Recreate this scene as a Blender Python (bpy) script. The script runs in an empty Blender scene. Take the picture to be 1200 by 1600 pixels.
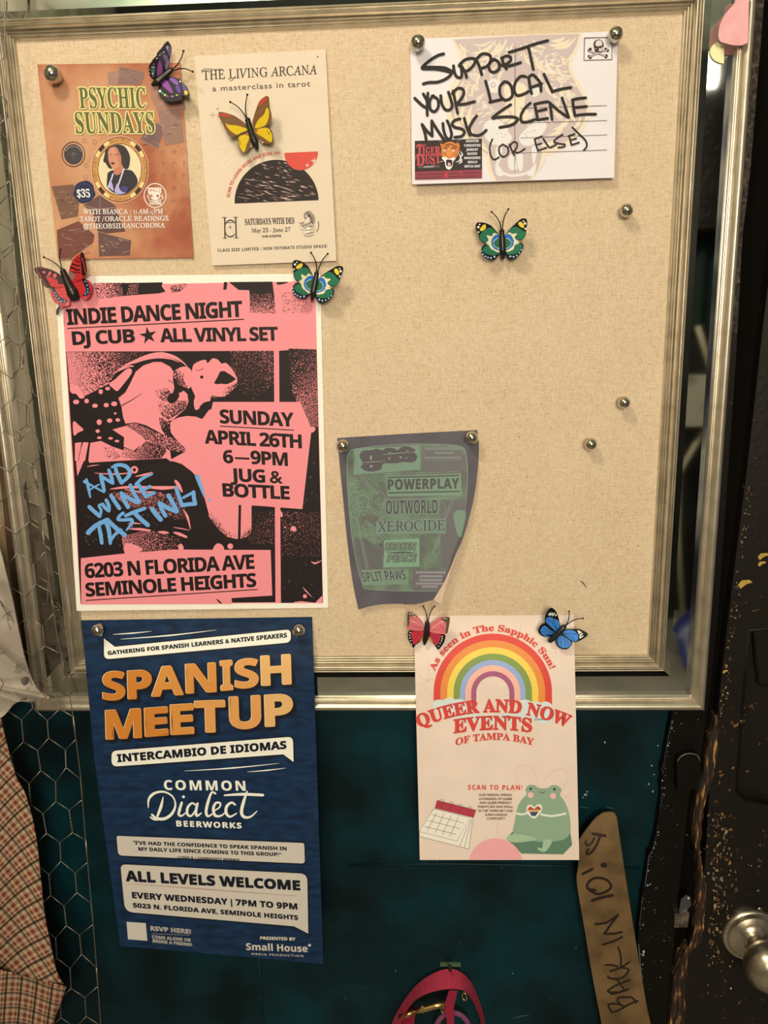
import bpy, bmesh, math, random
from mathutils import Vector, Matrix, Euler
from mathutils.geometry import tessellate_polygon
random.seed(7)
SC = bpy.context.scene
COL = SC.collection
# ------------------------------------------------------------------ camera, exposure, light
Z0 = 1.5                                   # height of the middle of the pinboard above the floor
CAM = Vector((.07655, -.95796, Z0 + .02853))
ROT = Euler((1.354042, .022394, .041152), "XYZ")
FOC = 1192.6                               # focal length in pixels of a 1200 x 1600 frame
cam_data = bpy.data.cameras.new('camera')
cam_data.sensor_fit = 'VERTICAL'
cam_data.sensor_height = 24.0
cam_data.lens = FOC / 1600 * 24.0
cam_data.clip_start = .01
camera = bpy.data.objects.new('camera', cam_data)
camera.location = CAM
camera.rotation_euler = ROT
COL.objects.link(camera)
SC.camera = camera
vs = SC.view_settings
vs.view_transform = 'Standard'
vs.look = 'None'
vs.exposure = -0.07
vs.gamma = 1.0
vs.use_curve_mapping = False
world = bpy.data.worlds.new('world')
SC.world = world
world.use_nodes = True
world.node_tree.nodes['Background'].inputs[0].default_value = (.9, .78, .62, 1)
world.node_tree.nodes['Background'].inputs[1].default_value = .035
TINT = (1.0, .83, .60)                     # warm bulbs

def lamp(name, loc, target, size, power, color=TINT):
    d = bpy.data.lights.new(name, 'AREA')
    d.shape = 'DISK'
    d.size = size
    d.energy = power
    d.color = color
    o = bpy.data.objects.new(name, d)
    o.location = loc
    o.rotation_euler = (Vector(target) - Vector(loc)).to_track_quat('-Z', 'Y').to_euler()
    COL.objects.link(o)
    return o
lamp('warm_ceiling_lamp', (-.52, -1.08, Z0 + 1.28), (-.02, 0, Z0 - .1), .28, 14)
lamp('mirror_view_fill_light', (.75, -2.0, Z0 + 1.15), (1.5, -3.2, Z0 + .35), .2, 9)  # added fill without a fixture, brightens what the mirror strips reflect
lamp('ceiling_fill_light', (-.5, -2.3, Z0 + .95), (-.4, -2.2, Z0 + 3), .3, 26, (1.0, .9, .72))  # added upward fill without a fixture, lights the ceiling for the mirror
lamp('board_fill_light', (.30, -2.50, Z0 + .40), (.05, 0, Z0 - .25), .8, 46)  # broad frontal fill, added to even out the light on the board

# ------------------------------------------------------------------ helpers
def P(px, py, d):
    """The point d metres in front of the wall that the photograph shows at (px, py)."""
    r = MR @ Vector(((px - 600) / FOC, (800 - py) / FOC, -1))
    return CAM + r * ((-d - CAM.y) / r.y)
MR = ROT.to_matrix()
VP = (723.0, 6200.0)                       # where verticals of the wall meet in the photograph

def lin(c):
    return c / 12.92 if c <= .04045 else ((c + .055) / 1.055) ** 2.4

def rgb(h, k=None):
    """Linear colour of a hex; with k, the reflectance that shows as this hex under the warm lamp at strength k."""
    h = h.lstrip('#')
    v = [lin(int(h[i:i + 2], 16) / 255) for i in (0, 2, 4)]
    if k:
        v = [min(.93, max(.004, v[i] / (TINT[i] * k))) for i in range(3)]
    return tuple(v) + (1,)

def principled(name):
    m = bpy.data.materials.new(name)
    m.use_nodes = True
    return m, m.node_tree.nodes, m.node_tree.links, m.node_tree.nodes['Principled BSDF']

def plain(name, col, rough=.6, metal=0, spec=.5, coat=0):
    m, n, l, b = principled(name)
    b.inputs['Base Color'].default_value = col
    b.inputs['Roughness'].default_value = rough
    b.inputs['Metallic'].default_value = metal
    b.inputs['Specular IOR Level'].default_value = spec
    b.inputs['Coat Weight'].default_value = coat
    return m
_prints = {}
def ink(h, k, rough=.55, spec=.3):
    key = (h, k, rough, spec)
    if key not in _prints:
        _prints[key] = plain('ink_' + h.strip('#'), rgb(h, k), rough, 0, spec)
    return _prints[key]

def link(nt, a, b):
    nt.links.new(a, b)

def mottled(name, cols, scale, rough=.6, metal=0, bump=0, stretch=(1, 1, 1), detail=6, spec=.5, bdist=.001, pos=(.35, .65), coat=0, distort=0, ang=(0, 0, 0)):
    """Two or more colours mixed by a noise in object space, with a bump of the same noise."""
    m, n, l, b = principled(name)
    tc = n.new('ShaderNodeTexCoord')
    mp = n.new('ShaderNodeMapping')
    mp.inputs['Scale'].default_value = stretch
    mp.inputs['Rotation'].default_value = ang
    nz = n.new('ShaderNodeTexNoise')
    nz.inputs['Scale'].default_value = scale
    nz.inputs['Detail'].default_value = detail
    nz.inputs['Distortion'].default_value = distort
    cr = n.new('ShaderNodeValToRGB')
    e = cr.color_ramp.elements
    for i, c in enumerate(cols):
        p = pos[0] + (pos[1] - pos[0]) * i / max(1, len(cols) - 1)
        if i < 2:
            e[i].position = p
            e[i].color = c
        else:
            x = e.new(p)
            x.color = c
    l.new(tc.outputs['Object'], mp.inputs[0])
    l.new(mp.outputs[0], nz.inputs['Vector'])
    l.new(nz.outputs['Fac'], cr.inputs[0])
    l.new(cr.outputs[0], b.inputs['Base Color'])
    b.inputs['Roughness'].default_value = rough
    b.inputs['Metallic'].default_value = metal
    b.inputs['Specular IOR Level'].default_value = spec
    b.inputs['Coat Weight'].default_value = coat
    if bump:
        bp = n.new('ShaderNodeBump')
        bp.inputs['Strength'].default_value = bump
        bp.inputs['Distance'].default_value = bdist
        l.new(nz.outputs['Fac'], bp.inputs['Height'])
        l.new(bp.outputs[0], b.inputs['Normal'])
    return m

def setup(o, label=None, cat=None, group=None, kind=None):
    for k, v in (('label', label), ('category', cat), ('group', group), ('kind', kind)):
        if v:
            o[k] = v
    return o

def empty(name, loc, label=None, cat=None, group=None):
    o = bpy.data.objects.new(name, None)
    o.location = loc
    o.empty_display_size = .02
    COL.objects.link(o)
    return setup(o, label, cat, group)

def mesh_obj(name, verts, faces, mats, parent=None, midx=None, smooth=False, origin=None):
    """ONE mesh object from world-space points; its origin sits at its first point's region (or origin)."""
    if origin is None:
        origin = parent.matrix_world.translation.copy() if False else (Vector(parent['_o']) if parent is not None and '_o' in parent else sum((Vector(v) for v in verts), Vector()) / max(1, len(verts)))
    me = bpy.data.meshes.new(name)
    me.from_pydata([tuple(Vector(v) - origin) for v in verts], [], faces)
    for m in (mats if isinstance(mats, (list, tuple)) else [mats]):
        me.materials.append(m)
    if midx:
        me.polygons.foreach_set('material_index', midx)
    if smooth:
        me.polygons.foreach_set('use_smooth', smooth if isinstance(smooth, list) else [True] * len(me.polygons))
    me.validate()
    me.update()
    o = bpy.data.objects.new(name, me)
    COL.objects.link(o)
    if parent is not None:
        o.parent = parent
        o.location = origin - Vector(parent['_w'])
    else:
        o.location = origin
    o['_w'] = tuple(origin)
    return o

def root_of(name, loc, label, cat, group=None):
    o = empty(name, loc, label, cat, group)
    o['_w'] = tuple(loc)
    return o

class MB:
    """Collects shapes of one part."""
    def __init__(s):
        s.v, s.f, s.m = [], [], []
    def add(s, v, f, mi=0):
        b = len(s.v)
        s.v += [Vector(x) for x in v]
        s.f += [tuple(i + b for i in q) for q in f]
        s.m += [mi] * len(f)
        return s
    def box(s, lo, hi, mi=0):
        x0, y0, z0 = lo
        x1, y1, z1 = hi
        v = [(x0, y0, z0), (x1, y0, z0), (x1, y1, z0), (x0, y1, z0), (x0, y0, z1), (x1, y0, z1), (x1, y1, z1), (x0, y1, z1)]
        return s.add(v, [(0, 3, 2, 1), (4, 5, 6, 7), (0, 1, 5, 4), (1, 2, 6, 5), (2, 3, 7, 6), (3, 0, 4, 7)], mi)
    def tube(s, pts, r, n=8, mi=0, cap=True, flat=None):
        pts = [Vector(p) for p in pts]
        rs = r if isinstance(r, (list, tuple)) else [r] * len(pts)
        b = len(s.v)
        up = Vector((0, -1, .13))
        for i, p in enumerate(pts):
            t = (pts[min(i + 1, len(pts) - 1)] - pts[max(i - 1, 0)])
            t = t.normalized() if t.length > 1e-9 else Vector((0, 0, 1))
            a = t.cross(up)
            if a.length < 1e-4:
                a = t.cross(Vector((1, 0, 0)))
            a.normalize()
            c = a.cross(t)
            for k in range(n):
                w = 2 * math.pi * k / n
                s.v.append(p + (a * math.cos(w) + c * math.sin(w) * (flat or 1)) * rs[i])
        for i in range(len(pts) - 1):
            for k in range(n):
                k2 = (k + 1) % n
                s.f.append((b + i * n + k, b + i * n + k2, b + (i + 1) * n + k2, b + (i + 1) * n + k))
                s.m.append(mi)
        if cap:
            s.f.append(tuple(b + k for k in range(n))[::-1])
            s.f.append(tuple(b + (len(pts) - 1) * n + k for k in range(n)))
            s.m += [mi, mi]
        return s
    def ball(s, c, r, n=16, mi=0, sc=(1, 1, 1)):
        c = Vector(c)
        b = len(s.v)
        h = n // 2
        for i in range(h + 1):
            th = math.pi * i / h
            for k in range(n):
                w = 2 * math.pi * k / n
                s.v.append(c + Vector((math.sin(th) * math.cos(w) * sc[0], -math.cos(th) * sc[1], math.sin(th) * math.sin(w) * sc[2])) * r)
        for i in range(h):
            for k in range(n):
                k2 = (k + 1) % n
                s.f.append((b + i * n + k, b + (i + 1) * n + k, b + (i + 1) * n + k2, b + i * n + k2))
                s.m.append(mi)
        return s
    def lathe(s, c, axis, prof, n=32, mi=0):
        """prof: (distance along axis, radius)"""
        c, axis = Vector(c), Vector(axis).normalized()
        a = axis.cross(Vector((0, 0, 1)) if abs(axis.z) < .9 else Vector((1, 0, 0))).normalized()
        e = axis.cross(a)
        b = len(s.v)
        for t, r in prof:
            for k in range(n):
                w = 2 * math.pi * k / n
                s.v.append(c + axis * t + (a * math.cos(w) + e * math.sin(w)) * r)
        for i in range(len(prof) - 1):
            for k in range(n):
                k2 = (k + 1) % n
                s.f.append((b + i * n + k, b + i * n + k2, b + (i + 1) * n + k2, b + (i + 1) * n + k))
                s.m.append(mi)
        return s
    def grid(s, fn, nu, nv, mi=0):
        b = len(s.v)
        for j in range(nv + 1):
            for i in range(nu + 1):
                s.v.append(Vector(fn(i / nu, j / nv)))
        for j in range(nv):
            for i in range(nu):
                q = b + j * (nu + 1) + i
                s.f.append((q, q + nu + 1, q + nu + 2, q + 1))
                s.m.append(mi)
        return s
    def slab(s, pts, d0, d1, mi=0, rim=None):
        """A prism whose front outline is given in photo pixels, between d1 (front) and d0 (back); d0 and d1 may be functions of (px, py)."""
        f0 = d0 if callable(d0) else (lambda x, y: d0)
        f1 = d1 if callable(d1) else (lambda x, y: d1)
        fr = [P(x, y, f1(x, y)) for x, y in pts]
        bk = [Vector((p.x, -f0(x, y), p.z)) for p, (x, y) in zip(fr, pts)]
        n = len(pts)
        tr = tessellate_polygon([[Vector((x, y, 0)) for x, y in pts]])
        b = len(s.v)
        s.v += fr + bk
        for t in tr:
            t = orient([pts[i] for i in t], t)
            s.f.append(tuple(b + i for i in t))
            s.f.append(tuple(b + n + i for i in t[::-1]))
            s.m += [mi, mi]
        ccw = area2(pts) < 0
        for i in range(n):
            j = (i + 1) % n
            q = (b + i, b + n + i, b + n + j, b + j) if ccw else (b + j, b + n + j, b + n + i, b + i)
            s.f.append(q)
            s.m.append(mi if rim is None else rim)
        return s
    def build(s, name, mats, parent=None, smooth=False, origin=None):
        return mesh_obj(name, s.v, s.f, mats, parent, s.m, smooth, origin)

def area2(p):
    return sum(p[i][0] * p[(i + 1) % len(p)][1] - p[(i + 1) % len(p)][0] * p[i][1] for i in range(len(p)))
def orient(p, idx):
    return tuple(idx) if area2(p) < 0 else tuple(idx)[::-1]

def spline(pts, n=6, closed=False):
    """Catmull-Rom through 2D or 3D points (tuples)."""
    N = len(pts)
    if N < 3:
        return list(pts)
    out = []
    dim = len(pts[0])
    for i in range(N if closed else N - 1):
        if closed:
            p = [pts[(i + k) % N] for k in (-1, 0, 1, 2)]
        else:
            p = [pts[max(0, min(N - 1, i + k))] for k in (-1, 0, 1, 2)]
        for s in range(n):
            t = s / n
            out.append(tuple(.5 * (2 * p[1][c] + (p[2][c] - p[0][c]) * t + (2 * p[0][c] - 5 * p[1][c] + 4 * p[2][c] - p[3][c]) * t * t + (3 * p[1][c] - p[0][c] - 3 * p[2][c] + p[3][c]) * t ** 3) for c in range(dim)))
    if not closed:
        out.append(tuple(pts[-1]))
    return out

def zoomed(x0, y0, x1, w):
    """Coordinates read off an enlargement of the photo (x0, y0 its corner, shown w pixels wide)."""
    k = (x1 - x0) / w
    def f(*a):
        if len(a) == 2:
            return (x0 + a[0] * k, y0 + a[1] * k)
        p = a[0]
        return [(x0 + p[i] * k, y0 + p[i + 1] * k) for i in range(0, len(p), 2)]
    return f

# ------------------------------------------------------------------ lettering
def _map(s, up, lo, dig=None):
    o = ''
    for c in s:
        if 'A' <= c <= 'Z' and up:
            o += chr(up + ord(c) - 65)
        elif 'a' <= c <= 'z' and lo:
            o += chr(lo + ord(c) - 97) if not (lo == 0x1D44E and c == 'h') else '\u210e'
        elif '0' <= c <= '9' and dig:
            o += chr(dig + ord(c) - 48)
        else:
            o += c
    return o
STY = {'r': (0, 0, 0), 'b': (0x1D5D4, 0x1D5EE, 0x1D7EC), 'bi': (0x1D63C, 0x1D656, 0x1D7EC), 's': (0x1D400, 0x1D41A, 0x1D7CE),
       'si': (0x1D468, 0x1D482, 0x1D7CE), 'sr': (0x1D434, 0x1D44E, 0), 'x': (0x1D4D0, 0x1D4EA, 0x1D7CE), 'fr': (0x1D56C, 0x1D586, 0x1D7CE)}
_glyphs, _caps = {}, {}
def glyphs(s, style, sp=1.0):
    """(points, triangles) of a line of lettering, baseline at 0, capitals 1 high."""
    key = (s, style, sp)
    if key in _glyphs:
        return _glyphs[key]
    def raw(t, sp):
        c = bpy.data.curves.new('lettering', 'FONT')
        c.body = _map(t, *STY[style])
        c.size = 1
        c.resolution_u = 3
        c.space_character = sp
        o = bpy.data.objects.new('lettering', c)
        me = bpy.data.meshes.new_from_object(o)
        v = [(p.co.x, p.co.y) for p in me.vertices]
        if style == 'sr':
            v = [(x - .25 * y, y) for x, y in v]
        t = []
        for f in me.polygons:
            q = list(f.vertices)
            t += [(q[0], q[i], q[i + 1]) for i in range(1, len(q) - 1)]
        bpy.data.meshes.remove(me)
        bpy.data.objects.remove(o)
        bpy.data.curves.remove(c)
        return v, t
    if style not in _caps:
        v, _ = raw('H', 1)
        _caps[style] = max(y for x, y in v)
    v, t = raw(s, sp)
    h = _caps[style]
    v = [(x / h, y / h) for x, y in v]
    _glyphs[key] = (v, t)
    return v, t

class Art:
    """Flat print, paint or marks lying on a surface: d(px, py) tells how far the surface stands off the wall."""
    def __init__(s, parent, d, k, maxlen=None, base=.00022, step=.00005, cuts=()):
        s.parent, s.d, s.k, s.maxlen, s.base, s.step, s.cuts = parent, d, k, maxlen, base, step, cuts
        s.parts, s.cur = {}, 'print'
        s.rough, s.spec = .55, .3
    def part(s, name):
        s.cur = name
        return s
    def tris(s, tr, col, layer, tone=None):
        for y in s.cuts:
            tr = cut(tr, y)
        if s.maxlen:
            tr = refine(tr, s.maxlen)
        s.parts.setdefault(s.cur, []).append((tr, col, layer, tone))
    def poly(s, pts, col, layer=1, holes=(), tone=None, maxlen=None):
        loops = [[Vector((x, y, 0)) for x, y in p] for p in [pts, *holes]]
        flat = [p for q in [pts, *holes] for p in q]
        tr = [[flat[i] for i in t] for t in tessellate_polygon(loops)]
        if maxlen:
            tr = refine(tr, maxlen)
        s.tris(tr, col, layer, tone)
    def blob(s, pts, col, layer=1, n=4, holes=()):
        s.poly(spline(pts, n, True), col, layer, holes)
    def disc(s, x, y, r, col, layer=1, ry=None, n=20, a=0):
        ry = ry or r
        s.poly([(x + r * math.cos(2 * math.pi * i / n) * math.cos(a) - ry * math.sin(2 * math.pi * i / n) * math.sin(a),
                 y + r * math.cos(2 * math.pi * i / n) * math.sin(a) + ry * math.sin(2 * math.pi * i / n) * math.cos(a)) for i in range(n)], col, layer)
    def ring(s, x, y, r0, r1, col, layer=1, a0=0, a1=360, n=48, ry=1.0, rot=0):
        tr = []
        cr, sr = math.cos(rot), math.sin(rot)
        def q(r, a):
            u, v = r * math.cos(a), -r * ry * math.sin(a)
            return (x + u * cr - v * sr, y + u * sr + v * cr)
        for i in range(n):
            a, b = (math.radians(a0 + (a1 - a0) * t / n) for t in (i, i + 1))
            tr += [[q(r0, a), q(r1, a), q(r1, b)], [q(r0, a), q(r1, b), q(r0, b)]]
        s.tris(tr, col, layer)
    def stroke(s, pts, w, col, layer=1, smooth=4, caps=True):
        p = spline(pts, smooth) if smooth and len(pts) > 2 else list(pts)
        ws = w if isinstance(w, (list, tuple)) else None
        N = len(p)
        def wid(i):
            if ws is None:
                return w / 2
            t = i / max(1, N - 1) * (len(ws) - 1)
            k = min(int(t), len(ws) - 2)
            return (ws[k] + (ws[k + 1] - ws[k]) * (t - k)) / 2
        L, R = [], []
        for i in range(N):
            a, b = p[max(0, i - 1)], p[min(N - 1, i + 1)]
            dx, dy = b[0] - a[0], b[1] - a[1]
            q = math.hypot(dx, dy) or 1
            h = wid(i)
            L.append((p[i][0] - dy / q * h, p[i][1] + dx / q * h))
            R.append((p[i][0] + dy / q * h, p[i][1] - dx / q * h))
        tr = []
        for i in range(N - 1):
            tr += [[L[i], R[i], R[i + 1]], [L[i], R[i + 1], L[i + 1]]]
        if caps:
            for i in ((0, N - 1) if smooth else range(N)):
                h = wid(i)
                c = [(p[i][0] + h * math.cos(a * math.pi / 4), p[i][1] + h * math.sin(a * math.pi / 4)) for a in range(8)]
                tr += [[c[0], c[a], c[a + 1]] for a in range(1, 7)]
        s.tris(tr, col, layer)
    def line(s, x0, y0, x1, y1, w, col, layer=1):
        s.stroke([(x0, y0), (x1, y1)], w, col, layer, 0, False)
    def rect(s, tl, tr, br, bl, col, layer=1, r=0):
        if not r:
            return s.poly([tl, tr, br, bl], col, layer)
        s.poly(rounded([tl, tr, br, bl], r), col, layer)
    def letters(s, fn, txt, col, layer, style, sp, bold, outline=None):
        v, t = glyphs(txt, style, sp)
        if not v:
            return
        p = [fn(x, y) for x, y in v]
        tr = [[p[i] for i in q] for q in t]
        def edge(w):
            cnt = {}
            for q in t:
                for i in range(3):
                    e = tuple(sorted((q[i], q[(i + 1) % 3])))
                    cnt[e] = cnt.get(e, 0) + 1
            out, seen = [], set()
            for (a, b), c in cnt.items():
                if c != 1:
                    continue
                A, B = p[a], p[b]
                dx, dy = B[0] - A[0], B[1] - A[1]
                q = math.hypot(dx, dy)
                if q < 1e-6:
                    continue
                nx, ny = -dy / q * w, dx / q * w
                out += [[(A[0] + nx, A[1] + ny), (A[0] - nx, A[1] - ny), (B[0] - nx, B[1] - ny)], [(A[0] + nx, A[1] + ny), (B[0] - nx, B[1] - ny), (B[0] + nx, B[1] + ny)]]
                for k in (a, b):
                    if k not in seen:
                        seen.add(k)
                        c8 = [(p[k][0] + w * math.cos(m * math.pi / 3), p[k][1] + w * math.sin(m * math.pi / 3)) for m in range(6)]
                        out += [[c8[0], c8[m], c8[m + 1]] for m in range(1, 5)]
            return out
        if outline:
            for w, c, off in outline:
                s.tris([list(q) for q in tr] + edge(w), c, layer + off)
        s.tris(tr + (edge(bold) if bold else []), col, layer)
    def text(s, txt, x0, y0, x1, y1, h, col, layer=3, style='b', h1=None, bold=0, sp=1.0, up=None, outline=None, shear=0, arch=0):
        """A line of lettering whose ink runs from (x0, y0) to (x1, y1) on its baseline, capitals h pixels high."""
        v, t = glyphs(txt, style, sp)
        a, b = min(x for x, y in v), max(x for x, y in v)
        h1 = h1 or h
        def fn(x, y):
            u = (x - a) / (b - a)
            bx, by = x0 + (x1 - x0) * u, y0 + (y1 - y0) * u - arch * 4 * u * (1 - u)
            if up:
                ux, uy = up
            else:
                ux, uy = bx - VP[0], by - VP[1]
                q = math.hypot(ux, uy)
                ux, uy = ux / q, uy / q
            H = h + (h1 - h) * u
            return (bx + ux * y * H + shear * y * H, by + uy * y * H)
        s.letters(fn, txt, col, layer, style, sp, bold, outline)
    def arc(s, txt, cx, cy, r, a0, a1, h, col, layer=3, style='b', bold=0, sp=1.0, ry=1.0, outline=None):
        """Lettering along an arc, from angle a0 to a1 (degrees, anticlockwise from the right)."""
        v, t = glyphs(txt, style, sp)
        a, b = min(x for x, y in v), max(x for x, y in v)
        sg = 1 if a0 > a1 else -1
        def fn(x, y):
            w = math.radians(a0 + (a1 - a0) * (x - a) / (b - a))
            return (cx + (r + sg * y * h) * math.cos(w), cy - (r * ry + sg * y * h) * math.sin(w))
        s.letters(fn, txt, col, layer, style, sp, bold, outline)
    def build(s, labels=None):
        obs, seq = {}, 0
        for name, items in s.parts.items():
            v, f, mi, mats, tones = [], [], [], [], []
            for tr, col, layer, tone in items:
                m = col if isinstance(col, bpy.types.Material) else ink(col, s.k, s.rough, s.spec)
                if m not in mats:
                    mats.append(m)
                k = mats.index(m)
                seq += 1
                for j, q in enumerate(tr):
                    off = s.base + layer * s.step + ((seq * 5 + j) % 14) * 1.3e-6
                    if abs(area2(q)) < 1e-5:
                        continue
                    if area2(q) > 0:
                        q = q[::-1]
                    b = len(v)
                    v += [P(x, y, s.d(x, y) + off) for x, y in q]
                    tones += [tone(x, y) if tone else 0 for x, y in q]
                    f.append((b, b + 1, b + 2))
                    mi.append(k)
            if not f:
                continue
            o = mesh_obj(name.split('#')[0], v, f, mats, s.parent, mi)
            if len(o.data.vertices) == len(tones) and any(tones):
                at = o.data.attributes.new('tone', 'FLOAT', 'POINT')
                at.data.foreach_set('value', tones)
            if labels and name.split('#')[0] in labels:
                o['label'] = labels[name.split('#')[0]]
            obs[name] = o
        return obs

def cut(tr, y):
    """Split triangles along a horizontal line, where the paper is creased."""
    out = []
    for t in tr:
        up, lo = [], []
        for i in range(3):
            a, b = t[i], t[(i + 1) % 3]
            if a[1] <= y:
                up.append(a)
            if a[1] >= y:
                lo.append(a)
            if (a[1] - y) * (b[1] - y) < 0:
                f = (y - a[1]) / (b[1] - a[1])
                m = (a[0] + (b[0] - a[0]) * f, y)
                up.append(m)
                lo.append(m)
        for p in (up, lo):
            out += [[p[0], p[i], p[i + 1]] for i in range(1, len(p) - 1)]
    return out

def refine(tr, L):
    out, st = [], [list(t) for t in tr]
    while st:
        t = st.pop()
        e = [math.hypot(t[i][0] - t[(i + 1) % 3][0], t[i][1] - t[(i + 1) % 3][1]) for i in range(3)]
        i = e.index(max(e))
        if e[i] <= L:
            out.append(t)
            continue
        a, b, c = t[i], t[(i + 1) % 3], t[(i + 2) % 3]
        m = ((a[0] + b[0]) / 2, (a[1] + b[1]) / 2)
        st += [[a, m, c], [m, b, c]]
    return out

def rounded(p, r, n=5):
    out = []
    for i in range(len(p)):
        a, b, c = p[i - 1], p[i], p[(i + 1) % len(p)]
        rr = r[i] if isinstance(r, (list, tuple)) else r
        if rr <= 0:
            out.append(b)
            continue
        u = ((a[0] - b[0]), (a[1] - b[1]))
        w = ((c[0] - b[0]), (c[1] - b[1]))
        lu, lw = math.hypot(*u), math.hypot(*w)
        s = (b[0] + u[0] / lu * rr, b[1] + u[1] / lu * rr)
        e = (b[0] + w[0] / lw * rr, b[1] + w[1] / lw * rr)
        for k in range(n + 1):
            t = k / n
            out.append(tuple((1 - t) ** 2 * s[j] + 2 * t * (1 - t) * b[j] + t * t * e[j] for j in (0, 1)))
    return out

def sheet(name, label, cat, corners, d, mat, thick=.0003, n=20, group=None, edge=None, back=None):
    """A sheet of paper: corners TL TR BR BL in photo pixels, d(px, py) its distance from the wall. Front face, back face and rim."""
    TL, TR, BR, BL = corners
    def px(u, v):
        if edge:
            return edge(u, v)
        a = (TL[0] + (TR[0] - TL[0]) * u, TL[1] + (TR[1] - TL[1]) * u)
        b = (BL[0] + (BR[0] - BL[0]) * u, BL[1] + (BR[1] - BL[1]) * u)
        return (a[0] + (b[0] - a[0]) * v, a[1] + (b[1] - a[1]) * v)
    mb = MB()
    def front(u, v):
        x, y = px(u, v)
        return P(x, y, d(x, y))
    mb.grid(front, n, n)
    nf = len(mb.f)
    off = len(mb.v)
    mb.v += [v + Vector((0, thick, 0)) for v in mb.v]
    mb.f += [tuple(i + off for i in q[::-1]) for q in mb.f[:nf]]
    N = n + 1
    ring = [i for i in range(n)] + [n + j * N for j in range(n)] + [n * N + n - i for i in range(n)] + [(n - j) * N for j in range(n)]
    e0 = len(mb.v)
    mb.v += [mb.v[i].copy() for i in ring] + [mb.v[i + off].copy() for i in ring]
    R = len(ring)
    for i in range(R):
        j = (i + 1) % R
        mb.f.append((e0 + i, e0 + j, e0 + R + j, e0 + R + i))
    mb.m = [0] * nf + [1] * (len(mb.f) - nf)
    o = mb.build(name, [mat, back or mat], None, [True] * nf * 2 + [False] * (len(mb.f) - 2 * nf), P(*px(.5, 0), d(*px(.5, 0))))
    return setup(o, label, cat, group)
# ------------------------------------------------------------------ the room
BOARD = .020                               # how far the linen stands off the wall
def struct(name, mb, mats, smooth=False):
    return setup(mb.build(name, mats, None, smooth), kind='structure')
M_teal = mottled('teal_paint', [rgb('#00161c'), rgb('#01232c'), rgb('#022f3b')], 9, .5, 0, .25, detail=8, bdist=.004, spec=.2)
M_ceil = mottled('pale_green_ceiling', [(.30, .42, .30, 1), (.45, .55, .42, 1), (.6, .62, .5, 1)], 5, .8, detail=4)
M_floor = mottled('grey_floor', [(.20, .19, .17, 1), (.28, .26, .23, 1)], 6, .6)
M_dark = mottled('charcoal_wall', [(.010, .010, .011, 1), (.025, .024, .026, 1)], 7, .7)
M_plank = mottled('weathered_planks', [rgb('#6f665a'), rgb('#8d8374'), rgb('#aa9f8f')], 9, .7, stretch=(8, 1.0, .35), detail=8)
def black_paint(name, chip=.67, chipc='#8a6a48', scale=60, base=.0075, spec=.35):
    m, n, l, b = principled(name)
    tc = n.new('ShaderNodeTexCoord')
    nz = n.new('ShaderNodeTexNoise')
    nz.inputs['Scale'].default_value = scale
    nz.inputs['Detail'].default_value = 9
    nz.inputs['Roughness'].default_value = .62
    n2 = n.new('ShaderNodeTexNoise')
    n2.inputs['Scale'].default_value = 7
    cr = n.new('ShaderNodeValToRGB')
    cr.color_ramp.elements[0].position = chip
    cr.color_ramp.elements[0].color = (base, base * .84, base * .74, 1)
    cr.color_ramp.elements[1].position = chip + .035
    cr.color_ramp.elements[1].color = rgb(chipc)
    mx = n.new('ShaderNodeMath')
    mx.operation = 'MULTIPLY_ADD'
    mx.inputs[1].default_value = .25
    l.new(tc.outputs['Object'], nz.inputs['Vector'])
    l.new(tc.outputs['Object'], n2.inputs['Vector'])
    l.new(n2.outputs['Fac'], mx.inputs[0])
    sb = n.new('ShaderNodeMath')
    sb.operation = 'SUBTRACT'
    sb.inputs[1].default_value = .125
    l.new(nz.outputs['Fac'], sb.inputs[0])
    l.new(sb.outputs[0], mx.inputs[2])
    l.new(mx.outputs[0], cr.inputs[0])
    l.new(cr.outputs[0], b.inputs['Base Color'])
    bp = n.new('ShaderNodeBump')
    bp.inputs['Strength'].default_value = .35
    bp.inputs['Distance'].default_value = .002
    l.new(nz.outputs['Fac'], bp.inputs['Height'])
    l.new(bp.outputs[0], b.inputs['Normal'])
    b.inputs['Roughness'].default_value = .42
    b.inputs['Specular IOR Level'].default_value = spec
    return m
M_black = black_paint('chipped_black_paint', .69, '#8a7a68', 150, .004, .18)
M_blackdoor = black_paint('worn_black_door_paint', .655, '#7d5a36', 95, .0075, .3)
M_rough = mottled('rough_black_plaster', [(.010, .008, .007, 1), (.045, .034, .026, 1), (.13, .10, .08, 1)], 170, .6, 0, 1, detail=6, bdist=.004, pos=(.42, .72))
M_wood = mottled('bare_worn_wood', [(.006, .005, .004, 1), rgb('#22130a'), rgb('#5a381d'), rgb('#b08a5a')], 55, .7, stretch=(5, 5, .7), detail=10, bump=.8, bdist=.003, pos=(.42, .68))

# teal wall: everything left of the black door casing
XL, XR, YF, ZC = -1.35, 1.75, -3.3, 2.86
struct('wall_back', MB().box((XL, 0, 0), (XR, .10, ZC)), [M_teal])
struct('wall_left', MB().box((XL - .1, YF, 0), (XL, 0, ZC)), [M_plank])
M_pale = mottled('patchy_blue_grey_wall', [(.02, .02, .03, 1), (.10, .11, .16, 1), (.45, .45, .46, 1), (.12, .10, .22, 1)], 2.2, .7, detail=3, pos=(.38, .66))
struct('wall_right', MB().box((XR, YF, 0), (XR + .1, 0, ZC)), [M_pale])
struct('wall_front', MB().box((XL, YF - .1, 0), (XR, YF, ZC)), [M_dark])
struct('floor', MB().box((XL, YF, -.08), (XR, 0, 0)), [M_floor])
struct('ceiling', MB().box((XL, YF, ZC), (XR, 0, ZC + .08)), [M_ceil])

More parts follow.
